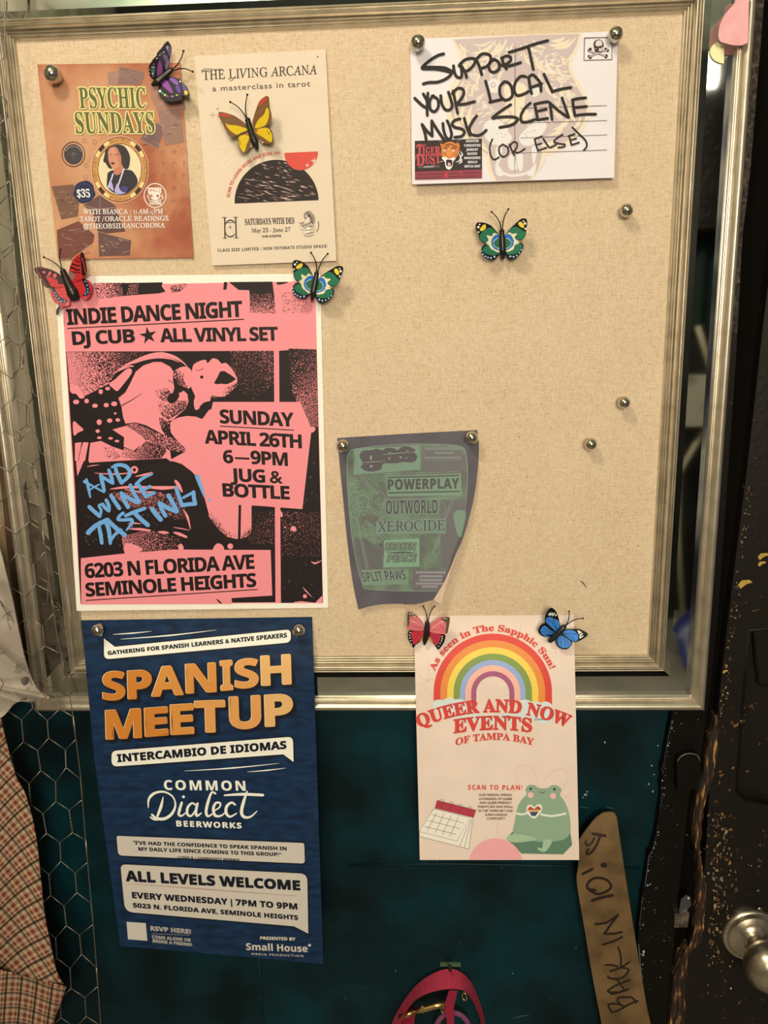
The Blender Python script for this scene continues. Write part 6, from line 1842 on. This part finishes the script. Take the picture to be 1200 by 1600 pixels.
# ------------------------------------------------------------------ things around the board
# brown strip with marker writing, hung beside the door
def strip():
    z = zoomed(880, 1230, 1200, 1200)
    ol = spline(z([80, 560, 88, 470, 92, 330, 110, 285, 180, 195, 215, 165, 245, 150, 290, 149, 310, 168, 318, 205, 335, 320, 352, 440, 420, 870, 490, 1290, 530, 1560, 250, 1560, 225, 1388, 170, 1100, 125, 830]), 4, True)
    d = lambda x, y: .020 + .012 * min(1, max(0, (y - 1262) / 60)) - .010 * max(0, (y - 1400) / 240)
    c = MB().slab(ol, lambda x, y: d(x, y) - .0022, d)
    o = c.build('hanging_tag', [mottled('brown_board', [rgb('#563e20', 1.0), rgb('#694c29', 1.0), rgb('#72542f', 1.0)], 30, .7, 0, .1, detail=7)], None, False, P(960, 1262, d(960, 1262)))
    setup(o, 'long brown cardboard strip with black marker writing beside the door', 'sign')
    a = Art(o, d, .62)
    a.part('marker_lettering')
    M = '#1d130d'
    zb, zt = zoomed(930, 1470, 1010, 782), zoomed(900, 1280, 980, 782)
    for p in ([245, 1090, 330, 1075, 450, 1010, 560, 950, 652, 920], [250, 1085, 205, 1010, 215, 970, 290, 960, 370, 975, 440, 1000], [380, 965, 340, 910, 360, 870, 450, 860, 550, 865, 600, 905, 620, 945],
              [240, 815, 350, 795, 440, 765, 512, 735], [190, 770, 220, 785, 340, 785, 440, 760], [195, 765, 280, 700, 400, 650, 522, 598], [335, 595, 380, 660, 440, 740],
              [195, 540, 205, 565, 280, 580, 370, 578, 440, 545, 500, 480, 510, 440, 460, 415, 420, 415], [230, 465, 300, 445, 400, 405, 460, 365, 525, 325], [155, 372, 250, 370, 340, 395], [390, 395, 395, 280, 375, 170, 350, 105]):
        a.stroke(zb(p), 3.1, M, 1, 5)
    for p in ([232, 922, 290, 905, 346, 878], [188, 803, 255, 792, 322, 748], [322, 748, 275, 810, 240, 860], [240, 860, 300, 858, 344, 848]):
        a.stroke(z(p), 3.6, M, 1, 5)
    for p, w in (([255, 222, 330, 235, 445, 252], 4.5), ([372, 255, 310, 400, 240, 500, 182, 538, 162, 510, 188, 460], 3.8), ([278, 290, 250, 350, 192, 398, 152, 383, 152, 335], 3.4), ([100, 838, 250, 762], 4.2), ([180, 1060, 170, 1000, 240, 920, 350, 897, 470, 930, 535, 1010, 510, 1070, 430, 1120, 330, 1143, 250, 1110, 195, 1072, 300, 1085], 4.0), ([245, 1245, 400, 1195, 560, 1165], 4.6)):
        a.stroke(zt(p), w, M, 1, 5)
    a.disc(*zt(425, 702), 5.4, M, 1, 4)
    a.build({'marker_lettering': 'black marker handwriting'})
strip()

# pink dog leash hung from a small wall hook
def leash():
    z = zoomed(560, 1470, 820, 1200)
    t = root_of('dog_leash', P(705, 1510, 0), 'bright pink webbing leash with gold clip hanging on the teal wall', 'leash')
    m = principled('pink_webbing')
    mat, n, l, b = m
    tc = n.new('ShaderNodeTexCoord')
    wv = n.new('ShaderNodeTexWave')
    wv.wave_type = 'BANDS'
    wv.bands_direction = 'X'
    wv.inputs['Scale'].default_value = 150
    wv.inputs['Distortion'].default_value = .6
    cr = n.new('ShaderNodeValToRGB')
    cr.color_ramp.elements[0].color = rgb('#80101f', .75)
    cr.color_ramp.elements[1].color = rgb('#cf4054', .75)
    l.new(tc.outputs['Object'], wv.inputs['Vector'])
    l.new(wv.outputs['Fac'], cr.inputs[0])
    l.new(cr.outputs[0], b.inputs['Base Color'])
    bp = n.new('ShaderNodeBump')
    bp.inputs['Strength'].default_value = .5
    bp.inputs['Distance'].default_value = .001
    l.new(wv.outputs['Fac'], bp.inputs['Height'])
    l.new(bp.outputs[0], b.inputs['Normal'])
    b.inputs['Roughness'].default_value = .7
    def band(o_, i_, d0, d1, name, mat_=mat, th=.0014):
        A_, B_ = spline(z(o_), 6), spline(z(i_), 6)
        n_ = min(len(A_), len(B_))
        A_ = [A_[int(k_ * (len(A_) - 1) / (n_ - 1))] for k_ in range(n_)]
        B_ = [B_[int(k_ * (len(B_) - 1) / (n_ - 1))] for k_ in range(n_)]
        mb = MB()
        def f(u, v):
            i = min(n_ - 1, int(round(u * (n_ - 1))))
            pa, pb = P(*A_[i], d0), P(*B_[i], d1)
            return pa + (pb - pa) * v
        mb.grid(f, n_ - 1, 4)
        nf, off = len(mb.f), len(mb.v)
        mb.v += [v + Vector((0, th * .7, -th * .7)) for v in mb.v]
        mb.f += [tuple(q + off for q in g[::-1]) for g in mb.f[:nf]]
        N = n_
        rim = [i for i in range(N - 1)] + [N - 1 + j * N for j in range(4)] + [4 * N + N - 1 - i for i in range(N - 1)] + [(4 - j) * N for j in range(4)]
        for i in range(len(rim)):
            q, w = rim[i], rim[(i + 1) % len(rim)]
            mb.f.append((q, w, w + off, q + off))
        mb.m = [0] * len(mb.f)
        return mb.build(name, [mat_], t, False)
    band([215, 700, 240, 600, 280, 510, 350, 400, 440, 300, 540, 235, 620, 206, 690, 205, 760, 240, 820, 310, 870, 420, 900, 520, 915, 600, 925, 700], [290, 700, 300, 620, 335, 530, 400, 440, 480, 388, 560, 362, 640, 349, 720, 350, 775, 372, 822, 430, 862, 520, 885, 600, 895, 700], .012, .046, 'hand_loop')
    dk = plain('dark_pink_webbing', rgb('#86142c', .75), .7)
    band([655, 355, 640, 400, 622, 470, 632, 540, 640, 620, 640, 700], [715, 360, 705, 410, 688, 480, 690, 540, 692, 620, 692, 700], .040, .034, 'hanging_strap', dk)
    band([300, 700, 310, 600, 330, 520, 390, 470], [400, 700, 402, 600, 410, 540, 440, 500], .020, .034, 'lower_strap', dk)
    gold = mottled('worn_gold', [(.45, .30, .12, 1), (.7, .52, .25, 1)], 120, .3, 1, .1)
    c = root_of if False else None
    MB().tube([P(*z(x, y), .036) for x, y in ((295, 555), (350, 530), (400, 510))], [.0035, .0042, .0040], 14).tube([P(*z(x, y), .036) for x, y in ((400, 510), (455, 497), (470, 492), (550, 470), (630, 452))], [.003, .0042, .0044, .0044, .0046], 14).build('snap_clip', [gold], t, True)
    mb = MB()
    for x, y, r in ((462, 495, 30), (765, 402, 36), (608, 500, 26)):
        c0 = P(*z(x, y), .037)
        R = r * .21667 * .00085
        mb.tube([c0 + Vector((R * .45 * math.cos(w), -R * .3 * math.cos(w), R * math.sin(w))) for w in [2 * math.pi * i / 16 for i in range(17)]], .0011, 8)
    mb.build('metal_ring', [gold], t, True)
    cp = plain('dusty_rose_cord', rgb('#6a3348', .8), .7)
    cx, cy = z(680, 645)
    MB().tube([P(cx + 26 * math.cos(w), cy - 27 * math.sin(w), .026) for w in [math.pi * i / 20 for i in range(21)]], .004, 10, flat=.5).build('cord_loop', [cp], t, True)
    h = root_of('wall_hook', P(704, 1509, 0), 'small flat olive metal plate on the teal wall just above the pink leash', 'hook')
    MB().slab(z([590, 164, 738, 166, 738, 188, 590, 186]), -.001, .003).build('plate', [plain('olive_metal', rgb('#44513a', .6), .5, .3)], h)
    MB().tube([P(703, 1509, .002), P(703, 1514, .012), P(703, 1516, .030), P(703, 1510, .034)], .0022, 10).build('prong', [plain('hook_metal', (.05, .05, .04, 1), .4, .8)], h, True)
leash()

# pink shape hanging over the upper corner of the frame, and a yellow half disc standing in for a mirror reflection
z = zoomed(1000, 0, 1200, 1185)
o = MB().slab(spline(z([905, -60, 880, 20, 850, 58, 790, 130, 745, 215, 728, 300, 730, 360, 752, 388, 800, 402, 850, 416, 930, 420, 978, 404, 998, 378, 1004, 200, 1006, 60, 1004, -60]), 4, True), .0350, .0395, 0, 1).build('hanging_petal', [mottled('pink_felt', [rgb('#e79c90', 1.0), rgb('#f0ab9f', 1.0)], 60, .8, 0, .05), plain('grey_felt_edge', rgb('#9a8074', 1.0), .8)])
setup(o, 'pink petal-shaped cut-out hanging over the frame corner nearest the door', 'decoration')
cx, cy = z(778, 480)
o = MB().slab([(cx + 21.5 * math.cos(math.radians(w)), cy - 18 * math.sin(math.radians(w))) for w in range(90, 271, 9)], .0250, .0262).build('reflection_disc', [paper('pale_yellow_reflection', '#efe6a0', 1.0)])
setup(o, 'pale yellow half disc standing in for a reflection in the mirror strip under the pink petal', 'decoration')
# ------------------------------------------------------------------ beside the board: plank, chicken wire and cloths
def knotwood():
    m, n, l, b = principled('knotty_pine')
    tc = n.new('ShaderNodeTexCoord')
    mp = n.new('ShaderNodeMapping')
    mp.inputs['Scale'].default_value = (14, 3, 1.6)
    nz = n.new('ShaderNodeTexNoise')
    nz.inputs['Scale'].default_value = 5
    nz.inputs['Detail'].default_value = 8
    nz.inputs['Distortion'].default_value = 1.2
    vo = n.new('ShaderNodeTexVoronoi')
    vo.inputs['Scale'].default_value = 11
    r1, r2 = n.new('ShaderNodeValToRGB'), n.new('ShaderNodeValToRGB')
    r1.color_ramp.elements[0].position, r1.color_ramp.elements[0].color = .3, rgb('#7a5a3c', .95)
    r1.color_ramp.elements[1].position, r1.color_ramp.elements[1].color = .7, rgb('#a78a66', .95)
    r2.color_ramp.elements[0].position, r2.color_ramp.elements[0].color = .08, rgb('#33200f', .95)
    r2.color_ramp.elements[1].position, r2.color_ramp.elements[1].color = .2, (1, 1, 1, 1)
    mx = n.new('ShaderNodeMix')
    mx.data_type = 'RGBA'
    mx.blend_type = 'MULTIPLY'
    mx.inputs[0].default_value = 1
    l.new(tc.outputs['Object'], mp.inputs[0])
    l.new(mp.outputs[0], nz.inputs['Vector'])
    l.new(tc.outputs['Object'], vo.inputs['Vector'])
    l.new(nz.outputs['Fac'], r1.inputs[0])
    l.new(vo.outputs['Distance'], r2.inputs[0])
    l.new(r1.outputs[0], mx.inputs[6])
    l.new(r2.outputs[0], mx.inputs[7])
    l.new(mx.outputs[2], b.inputs['Base Color'])
    b.inputs['Roughness'].default_value = .65
    return m
o = MB().slab([(-150, -60), (-112, -60), (-66, 250), (-26, 560), (-15, 650), (0, 750), (13, 880), (28, 1020), (36, 1090), (-70, 1095)], .001, .030).build('pine_plank', [knotwood()])
setup(o, 'upright knotty pine plank standing close to the frame behind the chicken wire', 'plank')

# chicken wire stretched in front of the wall and the frame edge
def wire():
    S = [(6, -40), (9, 120), (14, 250), (30, 500), (57, 750), (84, 960), (110, 1095), (118, 1150), (126, 1215), (131, 1280), (138, 1360), (146, 1450), (153, 1540), (160, 1640)]
    SP = spline(S, 8)
    def sx(y):
        for a_, b_ in zip(SP, SP[1:]):
            if a_[1] <= y <= b_[1]:
                return a_[0] + (b_[0] - a_[0]) * (y - a_[1]) / (b_[1] - a_[1])
        return SP[0][0] if y < SP[0][1] else SP[-1][0]
    rg = random.Random(8)
    mb = MB()
    jit = {}
    def node(c, y):
        key = (c, round(y))
        if key not in jit:
            j = 0 if c == 0 else 1
            jit[key] = (rg.uniform(-2.2, 2.2) * j, rg.uniform(-3, 3), rg.uniform(-.0025, .0025))
        jx, jy, jd = jit[key]
        return P(sx(y) - 20.4 * c + jx, y + jy + 1.2 * c, .052 + jd)
    r = .00062
    mb.tube([P(x, y, .052) for x, y in SP], r * 1.1, 6)
    for c in range(0, 9):
        y = -40 + (48.4 if c % 2 else 0)
        while y < 1640:
            a_, b_ = node(c, y), node(c, y + 31)
            if sx(y) - 20.4 * c > -45:
                if c:
                    for ph in (0, math.pi):
                        pts = []
                        for i in range(25):
                            q = i / 24
                            w = ph + q * 6 * math.pi
                            pts.append(a_ + (b_ - a_) * q + Vector((math.cos(w), math.sin(w), 0)) * r * .85)
                        mb.tube(pts, r * .8, 5)
                else:
                    mb.tube([a_, b_], r * 1.9, 6)
                for dc in (-1, 1):
                    if c + dc < 0:
                        continue
                    mb.tube([b_, node(c + dc, y + 48.4)], r, 5)
            y += 96.8
    o = mb.build('chicken_wire', [plain('galvanised_wire', (.30, .27, .235, 1), .42, .8)], None, True, P(20, 200, .052))
    setup(o, 'rusty hexagonal chicken wire stretched over the frame edge and the teal wall', 'wire mesh', kind='stuff')
wire()

# printed cloth hanging over the plank
def floral():
    ol = spline([(-60, 800), (-30, 810), (-6, 845), (2, 866), (9, 895), (19, 935), (29, 985), (39, 1030), (51, 1064), (62, 1082), (72, 1087), (60, 1094), (46, 1098), (32, 1096), (21, 1101), (12, 1112), (2, 1121), (-20, 1130), (-60, 1130)], 4, True)
    d = lambda x, y: .086 + .006 * math.sin(x * .16 + y * .02) + .00004 * (y - 900)
    o = MB().slab(ol, lambda x, y: d(x, y) - .0015, d).build('printed_cloth', [mottled('ivory_cloth', [rgb('#917d66', 1.15), rgb('#b8a385', 1.15)], 16, .8, 0, .2, bdist=.003)], None, False, P(0, 810, .08))
    setup(o, 'torn ivory cloth with a grey flower drawing hanging over the pine plank', 'cloth')
    a = Art(o, d, .9, maxlen=5)
    z = zoomed(0, 750, 200, 1185)
    y5 = zoomed(0, 980, 200, 1185)
    a.part('grey_drawing')
    G, GL = '#5f5347', '#8d7e6c'
    for p, w in (([0, 1120, 30, 1180, 60, 1230, 90, 1260], 1.6), ([10, 1160, 50, 1210, 80, 1300], 1.2), ([20, 1280, 50, 1240, 100, 1220], 1.2), ([60, 1290, 100, 1380, 150, 1450, 165, 1500], .9), ([90, 1240, 130, 1330, 170, 1450], .8), ([50, 1120, 70, 1180, 100, 1220], .7)):
        a.stroke(z(p), w, G, 1, 4)
    for p, w in (([60, 220, 120, 260, 190, 240], 1.4), ([80, 290, 130, 310, 160, 350, 120, 380, 105, 340, 110, 460], 1.6), ([130, 420, 160, 380, 200, 340], .8), ([150, 430, 180, 390, 215, 350], .8), ([175, 435, 200, 400, 230, 370], .8), ([80, 520, 100, 640, 90, 720], .9), ([120, 560, 170, 640, 250, 680], .8), ([260, 470, 300, 540, 310, 600], .8), ([0, 480, 30, 520, 0, 580], 1.0), ([0, 250, 40, 230, 80, 200, 130, 250], 1.2)):
        a.stroke(y5(p), w, G, 1, 4)
    a.blob(y5([192, 480, 225, 465, 262, 470, 255, 520, 225, 540, 200, 520]), G, 1)
    a.blob(y5([100, 340, 130, 320, 145, 360, 125, 400, 108, 380]), G, 1)
    a.part('frayed_hem')
    a.stroke(y5([190, 672, 260, 660, 330, 640, 380, 632, 430, 628]), [1.5, 3.4, 3.8, 2.6, 1.6], '#7d5a3a', 1, 4)
    a.build({'grey_drawing': 'grey line drawing of a flower'})
floral()

# plaid cloth, hanging in a big fold
def plaid():
    m, n, l, b = principled('brown_plaid')
    uv = n.new('ShaderNodeUVMap')
    sep = n.new('ShaderNodeSeparateXYZ')
    l.new(uv.outputs[0], sep.inputs[0])
    def ramp(ax, st, interp):
        ma = n.new('ShaderNodeMath')
        ma.operation = 'FRACT'
        l.new(sep.outputs[ax], ma.inputs[0])
        cr = n.new('ShaderNodeValToRGB')
        cr.color_ramp.interpolation = interp
        e = cr.color_ramp.elements
        e[0].position, e[0].color = 0, st[0][1]
        e[1].position, e[1].color = 1, st[0][1]
        for p_, c_ in st[1:]:
            x = e.new(p_)
            x.color = c_
        l.new(ma.outputs[0], cr.inputs[0])
        return cr.outputs[0]
    CRM_, RST = rgb('#bd9c76', 1.15), rgb('#7d3823', 1.1)
    gin = [(0, CRM_), (.12, CRM_), (.16, RST), (.36, RST), (.40, CRM_), (.52, CRM_), (.56, RST), (.66, RST), (.70, CRM_)]
    wht, drk = (1, 1, 1, 1), (.16, .13, .12, 1)
    bars = [(0, wht), (.74, wht), (.78, drk), (.90, drk), (.94, wht)]
    def mix(a_, b_, mode, f):
        x = n.new('ShaderNodeMix')
        x.data_type = 'RGBA'
        x.blend_type = mode
        x.inputs[0].default_value = f
        l.new(a_, x.inputs[6])
        l.new(b_, x.inputs[7])
        return x.outputs[2]
    base = mix(ramp(0, gin, 'LINEAR'), ramp(1, gin, 'LINEAR'), 'MIX', .5)
    base = mix(base, ramp(0, bars, 'LINEAR'), 'MULTIPLY', .95)
    base = mix(base, ramp(1, bars, 'LINEAR'), 'MULTIPLY', .75)
    l.new(base, b.inputs['Base Color'])
    b.inputs['Roughness'].default_value = .9
    b.inputs['Specular IOR Level'].default_value = .1
    E = spline([(-6, 1085), (2, 1128), (12, 1170), (25, 1215), (37, 1235), (50, 1277), (58, 1320), (64, 1375), (70, 1430), (79, 1475), (89, 1520), (103, 1543)], 5)
    E2 = spline([(103, 1543), (97, 1562), (84, 1598), (74, 1650)], 5)
    def ex(L_, y):
        for a_, b_ in zip(L_, L_[1:]):
            if a_[1] <= y <= b_[1]:
                return a_[0] + (b_[0] - a_[0]) * (y - a_[1]) / max(1e-6, b_[1] - a_[1])
        return L_[-1][0]
    mb, uvs = MB(), []
    NU, NV = 20, 50
    def part(y0l, y1l, L_, dfun, ang, sc, y0r, y1r):
        base = len(mb.v)
        for j in range(NV + 1):
            v = j / NV
            for i in range(NU + 1):
                u = i / NU
                yr = y0r + (y1r - y0r) * v
                yl = y0l + (y1l - y0l) * v
                xr = ex(L_, yr)
                x = -60 + (xr + 60) * u
                y = yl + (yr - yl) * u
                mb.v.append(P(x, y, dfun(x, y, u, v)))
                c, s_ = math.cos(ang), math.sin(ang)
                bend = 7 * math.sin(y * .018) * (1 - u)
                X, Y = x + bend, y + 5 * math.sin(x * .05)
                uvs.append(((X * c + Y * s_) / sc, (-X * s_ + Y * c) / sc))
        for j in range(NV):
            for i in range(NU):
                q = base + j * (NU + 1) + i
                mb.f.append((q, q + NU + 1, q + NU + 2, q + 1))
                mb.m.append(0)
    part(1085, 1500, E, lambda x, y, u, v: .070 + .010 * math.sin(u * 5 + v * 3) * (1 - u * .6) + .012 * v + .008 * math.sin(u * 9 + v * 2) * v, math.radians(52), 25, 1085, 1543)
    part(1500, 1680, E2, lambda x, y, u, v: .082 - .022 * v + .006 * math.sin(u * 8 + v), math.radians(8), 23, 1543, 1650)
    nf, off = len(mb.f), len(mb.v)
    o = mb.build('plaid_cloth', [m], None, True, P(10, 1100, .06))
    lay = o.data.uv_layers.new(name='UVMap')
    for lp in o.data.loops:
        lay.data[lp.index].uv = uvs[lp.vertex_index]
    md = o.modifiers.new('cloth_thickness', 'SOLIDIFY')
    md.thickness = .0015
    md.offset = -1
    setup(o, 'brown and cream plaid cloth draped at the lower corner beside the chicken wire', 'cloth')
plaid()
# ------------------------------------------------------------------ the room behind the photographer, seen only in the mirror strips
def behind():
    Z = Z0
    t = root_of('wall_lamp', (1.50, YF, Z + 1.28), 'small glowing globe lamp in the room, reflected high in the mirror strip', 'lamp')
    g, n, l, b = principled('lamp_globe')
    b.inputs['Emission Color'].default_value = (1, .9, .72, 1)
    b.inputs['Emission Strength'].default_value = 9
    MB().ball((1.48, YF + .16, Z + 1.24), .055, 20, sc=(.8, .8, 2.0)).build('globe', [g], t, True)
    MB().tube([(1.48, YF, Z + 1.42), (1.48, YF + .12, Z + 1.42), (1.48, YF + .16, Z + 1.36)], .014, 10).build('bracket', [M_black], t, True)
    peb = mottled('pebbled_black_leather', [(.004, .004, .004, 1), (.03, .028, .025, 1), (.12, .11, .095, 1)], 60, .4, 0, 1, bdist=.01, pos=(.45, .75))
    t = root_of('leather_coat', (1.45, YF + .02, Z + 1.15), 'black pebbled leather coat in the room, reflected in the mirror strip', 'coat')
    def coat(u, v):
        w = 2 * math.pi * u
        r = .13 + .10 * v + .012 * math.sin(5 * w + 3 * v)
        return (1.45 + r * math.cos(w), YF + .16 + .09 * math.sin(w), Z + 1.16 - .62 * v)
    MB().grid(coat, 40, 16).build('body', [peb], t, True)
    for sg in (-1, 1):
        MB().tube([(1.45 + sg * .10, YF + .18, Z + 1.08), (1.45 + sg * .20, YF + .2, Z + .85), (1.45 + sg * .22, YF + .2, Z + .62)], [.06, .055, .045], 14).build('sleeve', [peb], t, True)
    MB().lathe((1.45, YF, Z + 1.17), (0, 1, 0), [(0, .02), (.10, .012), (.16, .012), (.17, .02), (.18, 0)], 14).build('peg', [M_black], t, True)
    t = root_of('green_curtain', (1.5, YF + .05, Z + .5), 'dark green curtain in the room, reflected in the mirror strip', 'curtain')
    MB().grid(lambda u, v: (1.25 + .45 * u, YF + .06 + .025 * math.sin(u * 22), Z + .52 - .45 * v), 60, 8).build('cloth', [plain('bottle_green_cloth', (.008, .030, .028, 1), .8)], t, True)
    MB().tube([(1.2, YF + .06, Z + .53), (1.74, YF + .06, Z + .53)], .01, 10).build('rod', [M_black], t, True)
    t = root_of('box_sign', (1.52, YF + .30, Z - 1.5), 'white box sign on a slanted pole in the room, reflected in the mirror strip', 'sign')
    wh = mottled('white_sign_face', [(.34, .32, .26, 1), (.62, .60, .52, 1), (.70, .67, .58, 1)], 9, .5, pos=(.3, .5))
    MB().box((1.41, YF + .2, Z - .41), (1.63, YF + .32, Z - .16)).build('box', [wh], t)
    cr = plain('cream_pole', (.60, .55, .42, 1), .5)
    MB().tube([(1.56, YF + .26, Z - .16), (1.47, YF + .26, Z + .08)], .015, 10).build('upper_pole', [cr], t, True)
    MB().tube([(1.55, YF + .26, Z - .41), (1.42, YF + .26, Z - .66), (1.44, YF + .26, Z - 1.0), (1.50, YF + .26, Z - 1.5)], .016, 10).build('lower_pole', [cr], t, True)
    MB().lathe((1.50, YF + .26, 0), (0, 0, 1), [(0, .12), (.015, .12), (.03, .02)], 24).build('foot', [cr], t, True)
    t = root_of('blue_tarp', (1.5, -2.6, 0), 'crumpled blue tarpaulin on the floor of the room, reflected low in the mirror strip', 'tarpaulin')
    MB().grid(lambda u, v: (1.30 + .38 * u, -2.72 + .3 * v, .05 + .42 * math.exp(-((u - .7) ** 2 + (v - .3) ** 2) * 4) + .03 * math.sin(9 * u + 5 * v)), 24, 24).build('sheet', [plain('blue_tarp', (.02, .04, .22, 1), .35)], t, True)
behind()

# paint flaked off the door around the lock, in small scattered chips
fl = Art(door, lambda x, y: DOOR, 1.0, base=.0003)
fl.part('flaked_paint')
rg = random.Random(44)
for i in range(330):
    t = rg.random()
    if t < .5:
        y = rg.uniform(1270, 1510)
        x = (1112 if y < 1420 else 1105) + abs(rg.gauss(0, 16)) + 2
    elif t < .8:
        y = rg.uniform(760, 1120)
        x = 1165 - (y - 750) * .128 + 4 + abs(rg.gauss(0, 5))
    else:
        x, y = rg.uniform(1095, 1200), rg.uniform(1270, 1590)
    r = rg.choice([.5, .7, .9, 1.3, 2.0 if t < .5 else .8])
    w = rg.uniform(0, 3)
    pts = []
    for k in range(7):
        q = r * rg.uniform(.5, 1.3) * (1.8 if k in (0, 3) else 1)
        pts.append((x + q * math.cos(w + k * .9), y + 1.4 * q * math.sin(w + k * .9)))
    fl.poly(pts, rg.choice(['#8a6a42', '#6b4a2a', '#a88c62', '#7d6a55', '#5a3c22']), 1)
o = fl.build({'flaked_paint': 'small tan flakes where the paint has chipped'})['flaked_paint']
o['kind'] = 'stuff'
